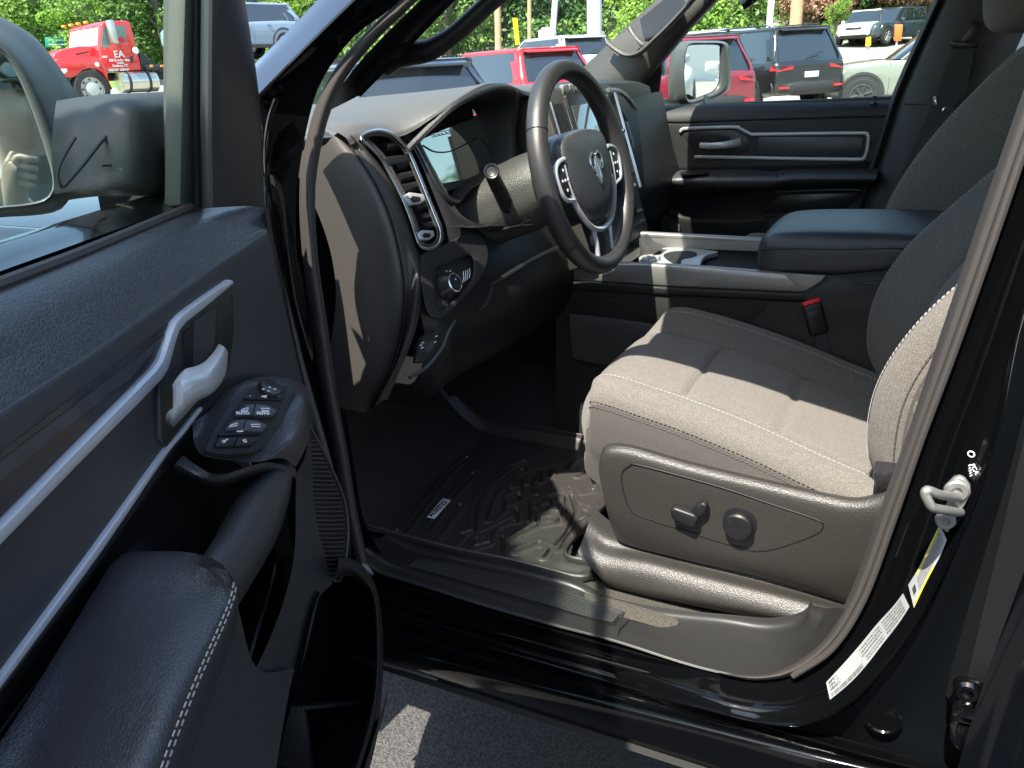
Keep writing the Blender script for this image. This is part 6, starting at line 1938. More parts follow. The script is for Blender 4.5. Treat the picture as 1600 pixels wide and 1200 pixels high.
def suv(name, label, cat, loc, head, paint, L=4.8, W_=1.95, H=1.76, rimm=None, group=None, pickup=False, wr=.38, rack=True, hood=1.06, belt=1.10, chrome=False, lean=0.0, boxy=1.0):
    t = thing(name, label, cat, (0, 0, 0), group)
    rimm = rimm or m_rim
    hw = W_ / 2
    h = L / 2
    base = hood
    # body: sections from tail to nose (x, z bottom, z shoulder, z top, half width)
    secs = [(-h, .52, .82, .98, .84), (-h + .06, .42, .85, belt - .03, .93), (-h + .30, .36, .88, belt, .985), (-h + .9, .30, .88, belt, 1.0), (-.6, .28, .86, belt - .02, 1.0), (.3, .28, .85, belt - .03, 1.0),
            (.9, .28, .84, belt - .045, 1.0), (h - 1.25, .30, .84, base + .01, .99), (h - .7, .33, .83, base - .03, .96), (h - .28, .36, .80, base - .09, .90), (h - .07, .40, .74, base - .20, .80), (h, .46, .68, base - .34, .68)]
    rows = []
    for x, zb, zs, zt_, k in secs:
        w_ = hw * k
        rows.append([V((x, -w_ * .90, zb)), V((x, -w_ * .985, zb + .06)), V((x, -w_, (zb + zs) / 2)), V((x, -w_ * 1.0, zs)), V((x, -w_ * .97, zt_ - .03)), V((x, -w_ * .88, zt_)), V((x, -w_ * .45, zt_ + .02)), V((x, 0, zt_ + .028)),
                     V((x, w_ * .45, zt_ + .02)), V((x, w_ * .88, zt_)), V((x, w_ * .97, zt_ - .03)), V((x, w_, zs)), V((x, w_, (zb + zs) / 2)), V((x, w_ * .985, zb + .06)), V((x, w_ * .90, zb))])
    bm = NB()
    g = srows(rows, 46, 4, 4)
    grid(bm, g)
    for r in (g[0], g[-1]):
        try: bm.faces.new([bm.verts.new(p) for p in r])
        except ValueError: pass
    body = link('body', bm, paint, t, 45)
    # greenhouse
    xr_, xf, rr, rf = (-h + .10, h - 1.55, -h + .46 * boxy, h - 2.35)
    if pickup: xr_, rr = -.55, -.40
    gb = belt - .02
    def gh(z, k=1.0, o=0.0):
        u = (z - gb) / (H - gb)
        x0 = xr_ + (rr - xr_) * u; x1 = xf + (rf - xf) * u
        w_ = hw * (.93 - .19 * u) * k + o
        return x0, x1, w_
    bm = NB()
    rows = []
    for z in (gb, gb + .2, H - .12, H - .06):
        x0, x1, w_ = gh(z)
        rows.append([V(p) for p in ((x0, -w_ * .86, z), (x0 + .10, -w_, z), ((x0 + x1) / 2, -w_, z), (x1 - .25, -w_, z), (x1, -w_ * .78, z), (x1 + .06, 0, z), (x1, w_ * .78, z), (x1 - .25, w_, z), ((x0 + x1) / 2, w_, z), (x0 + .10, w_, z), (x0, w_ * .86, z), (x0 - .03, 0, z))])
    rsurf(bm, rows, 60, 3, 4, cu=True)
    cab = link('cabin_glass', bm, m_cglass, t, 45)
    # roof
    bm = NB()
    rows = []
    for f_, dz_ in ((1.015, -.075), (1.01, -.035), (.90, .0), (.5, .015), (.02, .02)):
        x0, x1, w_ = gh(H - .05)
        cx_, hx = (x0 + x1) / 2, (x1 - x0) / 2
        rows.append([V((cx_ + a * (hx + .02) * (f_ * .3 + .7 if f_ > .5 else f_), b * w_ * f_, H + dz_)) for a, b in ((-1, -.86), (-.94, -1), (0, -1), (.85, -1), (1, -.78), (1.04, 0), (1, .78), (.85, 1), (0, 1), (-.94, 1), (-1, .86), (-1.03, 0))])
    rsurf(bm, rows, 60, 3, 4, cu=True)
    link('roof', bm, paint, t, 60)
    # pillars
    px_ = [(0, .0)]
    for s in (-1, 1):
        zs = [gb - .01, (gb + H) / 2, H - .06]
        for f_, wd in (((.005, .11), (.30, .05), (.62, .06), (.945, .06)) if not pickup else ((.02, .10), (.5, .06), (.94, .06))):
            bm = NB()
            l = []
            for z in zs:
                x0, x1, w_ = gh(z, 1.0, .004)
                ln = x1 - x0
                l.append((x0 + ln * f_, x0 + ln * f_ + wd, w_, z))
            for k in range(2):
                a, b = l[k], l[k + 1]
                vs = [bm.verts.new(p) for p in ((a[0], s * a[2], a[3]), (a[1], s * a[2], a[3]), (b[1], s * b[2], b[3]), (b[0], s * b[2], b[3]))]
                bm.faces.new(vs)
            link('pillar', bm, paint if f_ < .02 or f_ > .9 else m_trimb, t)
    # front corner pillars
    if not pickup:
        bm = NB()
        x0, x1, w_ = gh(gb + .03); X0_, X1_, W1_ = gh(H - .10)
        for s in (-1, 1): 
            rsurf(bm, [[V((x0 + .34, s * w_ * .995, gb - .02)), V((x0 + .26, s * w_ * 1.005, gb + .12)), V((X0_ + .28, s * W1_ * 1.01, H - .14)), V((X0_ + .30, s * W1_ * .99, H - .05))],
                      [V((x0 + .06, s * w_ * 1.0, gb - .02)), V((x0 + .10, s * w_ * .995, gb + .12)), V((X0_ + .06, s * W1_ * 1.0, H - .14)), V((X0_ + .06, s * W1_ * .98, H - .05))],
                      [V((x0 - .02, s * w_ * .95, gb - .02)), V((x0 + .02, s * w_ * .94, gb + .12)), V((X0_ - .02, s * W1_ * .95, H - .14)), V((X0_ - .02, s * W1_ * .94, H - .05))],
                      [V((x0 - .04, s * w_ * .86, gb - .02)), V((x0 + .005, s * w_ * .87, gb + .12)), V((X0_ - .035, s * W1_ * .88, H - .14)), V((X0_ - .035, s * W1_ * .84, H - .05))]], 10, 3)
        link('rear_corner_panel', bm, paint, t)
        bm = NB()
        prism(bm, [V((X0_ - .13, -W1_ * .80, H - .06)), V((X0_ - .13, W1_ * .80, H - .06)), V((X0_ + .05, W1_ * .9, H - .012)), V((X0_ + .05, -W1_ * .9, H - .012))], V((0, 0, -.03)), .008)
        link('roof_spoiler', bm, paint, t)
        bm = NB()
        tube(bm, [V((x0 - .07, .05, gb + .10)), V((x0 - .05, -.32, gb + .17))], .012, 6)
        link('rear_wiper', bm, m_trimb, t)
    else:
        bm = NB()
        prism(bm, [V((-h + .08, -hw * .86, belt + .0)), V((-.62, -hw * .86, belt)), V((-.62, hw * .86, belt)), V((-h + .08, hw * .86, belt))], V((0, 0, .028)))
        link('bed_cover', bm, m_trimb, t)
    if rack and not pickup:
        for s in (-1, 1):
            bm = NB()
            tube(bm, crv([V((rr + .25, s * hw * .66, H)), V((rr + .4, s * hw * .67, H + .05)), V((0, s * hw * .67, H + .06)), V((rf - .5, s * hw * .66, H + .045)), V((rf - .3, s * hw * .64, H))], 4), .016, 6)
            link('roof_rack_rail', bm, m_trimb if not chrome else m_rim, t)
    # bumpers, lamps, plate
    bm = NB()
    rsurf(bm, [[V((-h + .05 - .0, y * hw, z)) + V((.16 * abs(y) ** 4, 0, 0)) + V((-dx, 0, 0)) for y in (-.97, -.7, 0, .7, .97)] for z, dx in ((.38, .02), (.46, .09), (.58, .10), (.66, .06))], 20, 3)
    link('rear_bumper', bm, m_trimb, t)
    bm = NB()
    prism(bm, [V((-h - .045, y, z)) for y, z in ((-.18, .74), (.18, .74), (.18, .86), (-.18, .86))], V((.03, 0, 0)), .004)
    link('rear_plate', bm, m_plate, t)
    for s in (-1, 1):
        bm = NB()
        prism(bm, [V((-h + .00, s * hw * .50, .99)), V((-h + .005, s * hw * .84, 1.0)), V((-h + .16, s * hw * .97, 1.0)), V((-h + .20, s * hw * .975, .91)), V((-h + .02, s * hw * .87, .89)), V((-h - .0, s * hw * .5, .93))], V((-.03, s * .012, 0)), .004)
        link('tail_lamp', bm, m_tail, t)
        bm = NB()
        prism(bm, [V((-h - .02, s * hw * .62, .52)), V((-h - .0, s * hw * .86, .53)), V((-h - .0, s * hw * .86, .57)), V((-h - .02, s * hw * .62, .57))], V((-.06, 0, 0)), .003)
        link('reflector', bm, m_tail, t)
        bm = NB()
        prism(bm, [V((h - .16, s * hw * .46, base - .25)), V((h - .24, s * hw * .78, base - .22)), V((h - .55, s * hw * .93, base - .16)), V((h - .50, s * hw * .93, base - .27)), V((h - .20, s * hw * .78, base - .34)), V((h - .10, s * hw * .46, base - .34))], V((.06, s * .02, .0)), .006)
        link('headlamp', bm, m_lamp, t)
        # side details: mirror, handles, seams, sill, arches
        bm = NB()
        box(bm, (xf - .45, s * (hw + .06), gb + .06), (.14, .20, .15), bv=.04, seg=3)
        link('door_mirror', bm, paint, t)
        bm = NB()
        for x in (-.75, .32): box(bm, (x, s * hw * 1.005, belt - .13), (.17, .03, .028), bv=.008)
        link('door_handle', bm, m_rim if chrome else paint, t)
        bm = NB()
        for x in (-1.05, -.12, .98):
            tube(bm, [V((x, s * hw * .99, .36)), V((x, s * hw * 1.0, .7)), V((x, s * hw * .975, belt - .06))], .006, 4)
        link('door_seam', bm, m_trimb, t)
        bm = NB()
        prism(bm, [V((-h + 1.25, s * hw * .985, .27)), V((h - 1.35, s * hw * .985, .27)), V((h - 1.35, s * hw * .995, .38)), V((-h + 1.25, s * hw * .995, .38))], V((0, s * .02, 0)), .006)
        link('sill_cladding', bm, m_trimb, t)
        for x in (-h + .95, h - .92):
            bm = NB()
            mt = frame_mat((x, s * hw * .99, wr + .02), (0, s, 0), (1, 0, 0))
            rows = []
            for r_, z_ in ((wr + .10, -.05), (wr + .11, .012), (wr + .05, .016), (wr + .03, -.02)):
                rows.append([mt @ V((r_ * math.cos(a), s * -0 + r_ * math.sin(a) * (1 if True else 1), z_)) for a in [(-.12 + 1.08 * k / 16 * 1.12) * math.pi * 1.0 * (1) for k in range(17)]])
            # keep the arch above the hub on both sides
            rows = [[V((p.x, p.y, wr + .02 + abs(p.z - wr - .02) if False else p.z)) for p in r] for r in rows]
            if s > 0: rows = [[V((p.x, p.y, 2 * (wr + .02) - p.z)) if (mt @ V((0, 1, 0))).z < (mt @ V((0, 0, 0))).z else p for p in r] for r in rows]
            elif (mt @ V((0, 1, 0))).z < (mt @ V((0, 0, 0))).z: rows = [[V((p.x, p.y, 2 * (wr + .02) - p.z)) for p in r] for r in rows]
            grid(bm, rows)
            lathe(bm, [(wr + .04, .006), (0, .004)], mt, 28)
            link('wheel_arch', bm, m_trimb, t)
            wheel(t, x, s * (hw - .10), wr, .24, rimm, s)
    bm = NB()
    rsurf(bm, [[V((h - .03 - .13 * abs(y) ** 2.5, y * hw * .9, z)) + V((dx, 0, 0)) for y in (-.97, -.6, 0, .6, .97)] for z, dx in ((.30, -.08), (.40, .02), (.52, .03))], 20, 3)
    prism(bm, [V((h - .02, y * hw, z)) for y, z in ((-.42, base - .36), (.42, base - .36), (.40, base - .24), (-.40, base - .24))], V((.03, 0, 0)), .006)
    link('front_grille', bm, m_trimb, t)
    t.rotation_euler = (0, 0, math.radians(head))
    t.location = loc
    return t

def center_from(px, py, off, head, L):
    g_ = G(px, py)
    return g_
# ---------------------------------------------------------------- parked vehicles
def hv(a): return V((math.cos(math.radians(a)), math.sin(math.radians(a)), 0))
def place(px, dist, head, off):
    p = AT(px, 100, dist) + hv(head) * off
    return V((p.x, p.y, gz(p.x, p.y)))
p_black = glossy('black_car_paint', (.008, .009, .011))
p_maroon = glossy('maroon_car_paint', (.16, .010, .022))
p_red = glossy('red_car_paint', (.55, .012, .02))
p_grey = glossy('sage_car_paint', (.16, .17, .145), .35)
p_white = glossy('white_car_paint', (.55, .55, .54))
p_silver = glossy('silver_car_paint', (.38, .43, .50))
p_blue = glossy('blue_car_paint', (.03, .045, .06))
p_dark = glossy('dark_blue_car_paint', (.02, .03, .05))
suv('parked_suv', 'glossy black SUV seen from behind with long red tail lamps, right of the passenger mirror', 'suv', place(1266, 19.8, 47, 2.5), 47, p_black, L=5.1, H=1.80, W_=1.98, rimm=m_rimd, group='vehicles parked in the lot')
suv('parked_suv', 'dark maroon SUV half hidden behind the passenger mirror', 'suv', place(1120, 16.6, 47, 2.4), 47, p_maroon, L=4.9, H=1.76, rimm=m_rim, group='vehicles parked in the lot')
suv('parked_suv', 'bright red SUV with chrome window line seen over the dashboard', 'suv', place(874, 16.0, 60, 2.4), 62, p_red, L=4.8, H=1.70, chrome=True, rack=False, group='vehicles parked in the lot')
suv('parked_suv', 'dark hatchback with rear wiper nearest beyond the windscreen', 'suv', place(668, 9.4, 58, 2.3), 58, p_dark, L=4.7, H=1.62, rack=False, group='vehicles parked in the lot')
suv('parked_suv', 'pale silver car whose roof shows beside the steering wheel rim', 'suv', place(925, 23.0, 58, 2.3), 58, p_silver, L=4.7, H=1.62, rack=False, group='vehicles parked in the lot')
suv('parked_suv', 'light blue car whose roof shows above the maroon and black SUVs', 'suv', place(1165, 28.0, 60, 2.2), 60, p_silver, L=4.6, H=1.60, rack=False, group='vehicles parked in the lot')
gw = AT(1345, 152, 20.6); gw = V((gw.x, gw.y, gz(gw.x, gw.y)))
hh = 101
suv('parked_suv', 'sage grey SUV facing left with dark wheels, cut off by the rear window pillar', 'suv', gw - hv(hh) * (2.45 - .92) - hv(hh + 90) * .95, hh, p_grey, L=4.9, H=1.72, rimm=m_rimd, rack=False, hood=1.10, belt=1.14)
suv('parked_suv', 'white SUV far off beneath the copper leaved tree', 'suv', place(1344, 50, 172, 0), 172, p_white, L=4.5, H=1.7, group='vehicles across the road')
suv('parked_suv', 'dark slate SUV far off beside the orange sign', 'suv', place(1381, 50, 150, 0), 150, p_blue, L=4.7, H=1.75, group='vehicles across the road')
# seen only in the passenger mirror
rdir = V((.10, -1, 0))
q0 = PM + rdir * 9
suv('parked_suv', 'white SUV reflected in the passenger mirror glass', 'suv', (q0.x + 1.5, q0.y, gz(q0.x, q0.y)), 100, p_white, L=5.2, H=1.9)
q1 = PM + rdir * 15
suv('parked_suv', 'white estate car farther back in the passenger mirror glass', 'suv', (q1.x - 1.0, q1.y, gz(q1.x, q1.y)), 85, p_white, L=4.8, H=1.7)
bd = thing('showroom', 'white gabled building reflected in the passenger mirror', 'building', (PM.x + 8.5, PM.y - 32, 0))
bm = NB()
for_ = [(-9, 0), (9, 0), (9, 3.4), (0, 6.2), (-9, 3.4)]
prism(bm, [V((PM.x + 8.5 + a, PM.y - 32, b - .2)) for a, b in for_], V((0, -14, 0)))
o = link('wall', bm, mk('render_white', (.62, .62, .6), .8), bd); o.location = -bd.location
bm = NB()
for s in (-1, 1): prism(bm, [V((PM.x + 8.5 + s * 9.6, PM.y - 31.4, 3.1)), V((PM.x + 8.5, PM.y - 31.4, 6.15)), V((PM.x + 8.5, PM.y - 31.4, 6.4)), V((PM.x + 8.5 + s * 9.6, PM.y - 31.4, 3.35))], V((0, -15.2, 0)))
o = link('roof', bm, mk('roof_grey', (.18, .18, .18), .8), bd); o.location = -bd.location

# ---------------------------------------------------------------- tow truck
TT0 = AT(146, 147, 26.6)
TT0 = V((TT0.x, TT0.y, gz(TT0.x, TT0.y)))
TH = 168
tu, tl = hv(TH), hv(TH + 90)
tow = thing('tow_truck', 'red flatbed tow truck with white door lettering carrying a car', 'tow truck', TT0)
def K(px, py, h=0.0): return PN(px, py, TT0 + tl * h, tl)
def tlink(name, bm, mat, parent=None, sm=35):
    o = link(name, bm, mat, parent or tow, sm)
    if parent is None: o.location = -TT0
    return o
m_tred = glossy('tow_truck_red', (.62, .012, .015))
bm = NB()
prism(bm, [K(a, b) for a, b in [(155, 76), (158, 38), (165, 32.5), (200, 32.5), (205, 37), (214.5, 75), (222.5, 110), (168, 112), (157, 100)]], -tl * 2.15, .06, 3)
cabt = tlink('truck_cab', bm, m_tred)
bm = NB()
prism(bm, [K(a, b, -.28) for a, b in [(160, 110), (88, 108), (82, 92), (84, 84), (100, 77), (125, 72), (156, 72)]], -tl * 1.6, .08, 3)
tlink('truck_hood', bm, m_tred)
fo_ = [(168, 122), (176, 140), (170, 128), (160, 113), (150, 107), (140, 106), (128, 110), (120, 118), (113, 121), (97, 121), (86, 112), (84, 98), (92, 92), (120, 86), (150, 88), (160, 95), (168, 112)]
for h0 in (.02, -1.75):
    bm = NB()
    prism(bm, [K(a, b, h0) for a, b in fo_], -tl * .42, .02)
    tlink('front_wing', bm, m_tred)
bm = NB()
prism(bm, [K(a, b, .01) for a, b in [(83, 118), (110, 121), (112, 132), (100, 133), (86, 126)]], -tl * 2.2, .03)
tlink('front_bumper', bm, m_trimb)
bm = NB()
prism(bm, [K(a, b, .03) for a, b in [(88, 108), (105, 107), (106, 112), (96, 119), (90, 117)]], -tl * .3, .02)
tlink('headlamp', bm, m_lamp)
# glass
fr_n = (K(158, 38) - K(155, 76))
bm = NB()
a0, a1 = K(156.6, 70), K(158.6, 42)
off = (tu * .03)
prism(bm, [a0 + off - tl * .12, a1 + off - tl * .15, a1 + off - tl * 2.0, a0 + off - tl * 2.03], -tu * .02)
tlink('windscreen', bm, mk('truck_glass', (.22, .32, .34), .05, coat=1))
bm = NB()
prism(bm, [K(a, b, .012) for a, b in [(158, 74), (161, 43), (166, 40), (172, 74)]], -tl * .01)
prism(bm, [K(a, b, .014) for a, b in [(174, 68), (180, 40), (195, 39.5), (198, 66), (186, 69)]], -tl * .01)
tlink('side_window', bm, mk('truck_side_glass', (.10, .16, .17), .08, coat=1))
bm = NB()
prism(bm, [K(a, b, .018) for a, b in [(183, 60), (190, 57), (196, 62), (196, 66), (184, 67)]], -tl * .01)
tlink('driver_shirt', bm, mk('red_shirt', (.45, .02, .04), .8))
bm = NB()
tube(bm, [K(171, 39, .05), K(173, 52, .22), K(176, 64, .1)], .02, 6)
box(bm, K(175, 50, .25), (.14, .30, .62), Matrix.Rotation(math.radians(TH), 4, 'Z'), .04, 2)
tlink('truck_mirror', bm, m_rim)
for a in (130, 136, 142, 148):
    bm = NB()
    p = K(155.5, 35) + tu * .05 - tl * ((155 - a) / 12 + .15) + V((0, 0, .05))
    box(bm, p, (.1, .12, .07), bv=.02)
    tlink('marker_lamp', bm, m_orange)
bm = NB()
prism(bm, [K(a, b, -.26) for a, b in [(118, 84), (138, 80), (139, 82), (120, 86)]], -tl * .03)
tlink('hood_vent', bm, m_trimb)
bm = NB()
prism(bm, [K(a, b, .02) for a, b in [(202, 88), (208, 87), (209, 97), (204, 98)]], -tl * .03, .01)
tlink('door_handle', bm, m_trimb)
# white lettering
bm = NB()
xa = -tu
def tt(body, px, py, size): text(bm, body, frame_mat(K(px, py, .03), tl, xa), size, .004, bold=.003)
tt('EA', 186, 85, .26)
tt('Bill Service Inc.', 187, 94, .10)
tt('Towing', 188, 98.3, .07)
tt('Danbury, CT', 188, 102.5, .085)
tt('USDOT 1234 56', 186, 109.3, .09)
tt('4300', 163.5, 89, .075)
tlink('door_lettering', bm, m_white)
bm = NB()
mt = frame_mat(K(152, 101, .03), tl)
lathe(bm, [(.07, 0), (.05, .02), (0, .02)], mt, 10)
tlink('round_badge', bm, m_white)
bm = NB()
mt = frame_mat(K(212, 79, .03), tl)
lathe(bm, [(.10, 0), (.08, .02), (0, .02)], mt, 14)
tlink('round_badge', bm, m_white)
# wheel, tank, frame
def bigwheel(px, py, r, h):
    c = K(px, py, h)
    mt = frame_mat(c, tl, tu)
    bm = NB()
    lathe(bm, [(r * .62, .02), (r * .66, .04), (r * .92, .03), (r, -.03), (r, -.22), (r * .6, -.25)], mt, 36)
    ty = tlink('wheel', bm, m_tyre)
    bm = NB()
    lathe(bm, [(r * .62, .02), (r * .60, -.06), (r * .36, -.08), (r * .34, .04), (r * .2, .06), (0, .06)], mt, 30)
    rm_ = link('rim', bm, mk('truck_rim', (.5, .5, .49), .45, metal=.4), ty)
    bm = NB()
    for k in range(8):
        a = k * math.pi / 4
        lathe(bm, [(r * .055, -.05), (0, -.05)], mt @ Matrix.Translation((r * .48 * math.cos(a), r * .48 * math.sin(a), .012)), 10)
    link('rim_hole', bm, m_black, ty)
bigwheel(144.5, 139, .52, .0)
bigwheel(330, 129, .50, -.0)
bm = NB()
c0_, c1_ = K(186, 129, -.05), K(242, 127, -.05)
tube(bm, [c0_, c0_.lerp(c1_, .5), c1_], .29, 24)
tk = tlink('fuel_tank', bm, mk('polished_tank', (.6, .58, .53), .22, metal=.9))
for f_ in (.2, .75):
    bm = NB()
    c_ = c0_.lerp(c1_, f_)
    tube(bm, [c_ - tu * .04, c_ + tu * .04], .30, 24)
    link('tank_band', bm, m_trimb, tk)
bm = NB()
prism(bm, [K(a, b, -.5) for a, b in [(160, 114), (222, 112), (520, 104), (520, 118), (222, 124), (160, 126)]], -tl * 1.1, .02)
prism(bm, [K(a, b, -.1) for a, b in [(217, 82), (226, 84), (236, 94), (250, 104), (256, 110), (222, 116)]], -tl * .4, .05)
tlink('truck_frame', bm, m_trimb)
bm = NB()
prism(bm, [K(a, b, .1) for a, b in [(228, 102), (256, 100), (540, 92), (540, 99), (256, 108), (232, 110)]], -tl * 2.4, .02)
dk = tlink('flat_bed', bm, m_trimb)
bm = NB()
prism(bm, [K(a, b, .12) for a, b in [(251, 101.5), (274, 100.5), (274, 103.5), (251, 104.5)]], -tl * .02)
prism(bm, [K(a, b, .12) for a, b in [(235, 101), (239, 101), (239, 105), (235, 105)]], -tl * .02)
tlink('orange_reflector', bm, m_orange)
bp_ = K(372, 92, -.95)
cs_ = suv('carried_suv', 'blue grey SUV riding on the flat bed of the red tow truck', 'suv', (bp_.x, bp_.y, K(372, 92, -.95).z + .02), TH, glossy('slate_blue_paint', (.13, .19, .25)), L=4.5, H=1.66)
# ---------------------------------------------------------------- poles, signs
m_pole = mk('galvanised_pole', (.45, .50, .52), .5, metal=.2)
m_wood = mk('pole_wood', (.33, .21, .12), .85, bump=[('noise', 20, .5, .02)], var=(8, .7, (.45, .32, .2)))
m_wpole = mk('white_pole_paint', (.6, .62, .6), .5)
def pole(name, label, px0, py0, px1, dist, r, mat, hgt=9, group=None):
    a = AT(px0, py0, dist); g_ = gz(a.x, a.y)
    b = AT(px1, 0, dist)
    dirn = (b - AT(px0, py0, dist)); dirn = dirn / max(.01, dirn.z)
    base = V((a.x, a.y, a.z)) - dirn * (a.z - g_)
    bm = NB()
    tube(bm, [base - V((0, 0, .3)), base + dirn * hgt * .5, base + dirn * hgt], lambda t: r * (1 - .12 * t), 16)
    o = link(name, bm, mat, None)
    return tag(o, label, 'pole', group), base, dirn
pole('light_pole', 'thick pale grey lamp pole rising behind the right end of the red SUV', 929, 60, 928.5, 27, .24, m_pole)
t_, b_, dn_ = pole('light_pole', 'slim white pole carrying small white boxes behind the red SUV', 862, 60, 867, 30, .105, m_wpole)
bm = NB()
for k, (dx, dz_) in enumerate(((-.35, .05), (-.1, .35), (.2, .0))):
    a = AT(857 + dx * 20, 56 - dz_ * 14, 29.7)
    box(bm, a, (.3, .3, .34), bv=.03)
link('meter_box', bm, m_wpole, t_)
pole('light_pole', 'white pole leaning right above the roof of the black SUV', 1201, 50, 1205.5, 40, .15, m_wpole)
pole('utility_pole', 'thin brown wooden pole beyond the windscreen beside the yellow cable guard', 827, 62, 827, 42, .10, m_wood)
pole('utility_pole', 'mottled brown wooden pole left of the yellow cable guard', 778, 62, 777, 36, .14, m_wood)
pole('utility_pole', 'stout tan wooden pole above the roof of the black SUV', 1242, 50, 1246, 38, .26, m_wood)
bm = NB()
tube(bm, [AT(808, 70, 30), AT(803, 28, 30)], .06, 8)
tube(bm, [AT(810.5, 70, 30), AT(806.5, 28, 30)], .05, 8)
tag(link('cable_guard', bm, m_yellow, None), 'leaning yellow cable guard between two wooden poles', 'cable guard')
def board(name, label, cat, pts, dist, mat, post, thick=.06):
    t = thing(name, label, cat, AT(pts[0][0], pts[0][1], dist))
    n = -V((ray(pts[0][0], 60).x, ray(pts[0][0], 60).y, 0)).normalized()
    bm = NB()
    prism(bm, [AT(a, b, dist) for a, b in pts], -n * thick, .01)
    o = link('sign_panel', bm, mat, t); o.location = -t.location
    bm = NB()
    for px, y0 in post:
        a = AT(px, y0, dist) - n * .12
        tube(bm, [a, V((a.x, a.y, gz(a.x, a.y) - .1))], .05, 8)
    o = link('sign_post', bm, m_pole, t); o.location = -t.location
    return t, n
sg, n_ = board('street_sign', 'green road sign with white lettering left of the red tow truck', 'sign', [(70, 58), (107, 57), (108, 73), (71, 74)], 42, mk('sign_green', (.01, .22, .16), .5), [(89, 60)])
bm = NB()
for row, (y, hgt_) in enumerate(((62, 1.6), (68.5, 2.2))):
    x = 76
    while x < 102:
        w__ = rg.uniform(1.2, 2.6)
        prism(bm, [AT(a, b, 41.9) for a, b in [(x, y), (x + w__, y), (x + w__, y + hgt_), (x, y + hgt_)]], -n_ * .01)
        x += w__ + .7
o = link('sign_lettering', bm, m_white, sg); o.location = -sg.location
board('orange_sign', 'tall orange sign standing behind the far slate SUV', 'sign', [(1398, 38), (1411, 38), (1408, 64), (1397, 64)], 46, mk('sign_orange', (.75, .12, .02), .5), [(1402, 60)], .3)
board('yellow_sign', 'small yellow sign on a thin post in front of the far white SUV', 'sign', [(1353, 59), (1361, 57), (1361, 71), (1352, 73)], 30, mk('sign_yellow', (.8, .42, .01), .5), [(1356.5, 70)], .04)
# low rail of the road behind the tow truck
bm = NB()
a, b = AT(222, 108, 34), AT(470, 104, 40)
prism(bm, [a, b, b - V((0, 0, .9)), a - V((0, 0, .9))], V((0, .05, 0)))
tag(link('grey_fence', bm, mk('fence_grey', (.16, .18, .19), .7, var=(3, .6, (.3, .32, .32))), None), 'low grey fence glimpsed under the bed of the tow truck', 'fence')
# ---------------------------------------------------------------- trees
def leaf_mat(name, c1, c2):
    m = bpy.data.materials.new(name); m.use_nodes = True
    N, L = m.node_tree.nodes, m.node_tree.links
    b = N['Principled BSDF']
    tc = N.new('ShaderNodeTexCoord'); n = N.new('ShaderNodeTexNoise'); n.inputs['Scale'].default_value = 1.1; n.inputs['Detail'].default_value = 5
    L.new(tc.outputs['Object'], n.inputs['Vector'])
    oi = N.new('ShaderNodeObjectInfo')
    mr = N.new('ShaderNodeMapRange'); mr.inputs[1].default_value = .35; mr.inputs[2].default_value = .65
    L.new(n.outputs[0], mr.inputs[0])
    mx = N.new('ShaderNodeMix'); mx.data_type = 'RGBA'
    mx.inputs['A'].default_value = (*c1, 1); mx.inputs['B'].default_value = (*c2, 1)
    L.new(mr.outputs[0], mx.inputs['Factor'])
    hs = N.new('ShaderNodeHueSaturation')
    mm = N.new('ShaderNodeMapRange'); mm.inputs[3].default_value = .65; mm.inputs[4].default_value = 1.25
    L.new(oi.outputs['Random'], mm.inputs[0]); L.new(mm.outputs[0], hs.inputs['Value'])
    L.new(mx.outputs['Result'], hs.inputs['Color'])
    L.new(hs.outputs[0], b.inputs['Base Color'])
    b.inputs['Roughness'].default_value = .55
    tr = N.new('ShaderNodeBsdfTranslucent'); L.new(hs.outputs[0], tr.inputs[0])
    ms = N.new('ShaderNodeMixShader'); ms.inputs[0].default_value = .35
    L.new(b.outputs[0], ms.inputs[1]); L.new(tr.outputs[0], ms.inputs[2])
    L.new(ms.outputs[0], N['Material Output'].inputs[0])
    return m
m_leafA = leaf_mat('leaf_mid', (.05, .11, .02), (.14, .25, .05))
m_leafB = leaf_mat('leaf_bright', (.13, .25, .035), (.28, .44, .07))
m_leafC = leaf_mat('leaf_deep', (.02, .06, .022), (.06, .14, .04))
m_leafD = leaf_mat('leaf_copper', (.17, .07, .05), (.48, .30, .20))
m_bark = mk('bark', (.10, .08, .06), .9, bump=[('noise', 12, 1, .03)])
def leaves(bm, blobs, n, size, rg_):
    for _ in range(n):
        c, r = rg_.choice(blobs)
        while True:
            d = V((rg_.uniform(-1, 1), rg_.uniform(-1, 1), rg_.uniform(-1, 1)))
            if .25 < d.length < 1: break
        d = d.normalized() * (d.length ** .45)
        p = V(c) + V((d.x * r, d.y * r, d.z * r * .8))
        nrm = (d + V((rg_.uniform(-1, 1), rg_.uniform(-1, 1), rg_.uniform(-.3, 1.3)))).normalized()
        u = nrm.orthogonal().normalized(); a = rg_.uniform(0, 6.28)
        u = (u * math.cos(a) + nrm.cross(u) * math.sin(a)); v_ = nrm.cross(u)
        s = size * rg_.uniform(.6, 1.3)
        vs = [bm.verts.new(p + u * s * .5), bm.verts.new(p + v_ * s * .28 + nrm * s * .06), bm.verts.new(p - u * s * .5), bm.verts.new(p - v_ * s * .28 + nrm * s * .06)]
        bm.faces.new(vs)
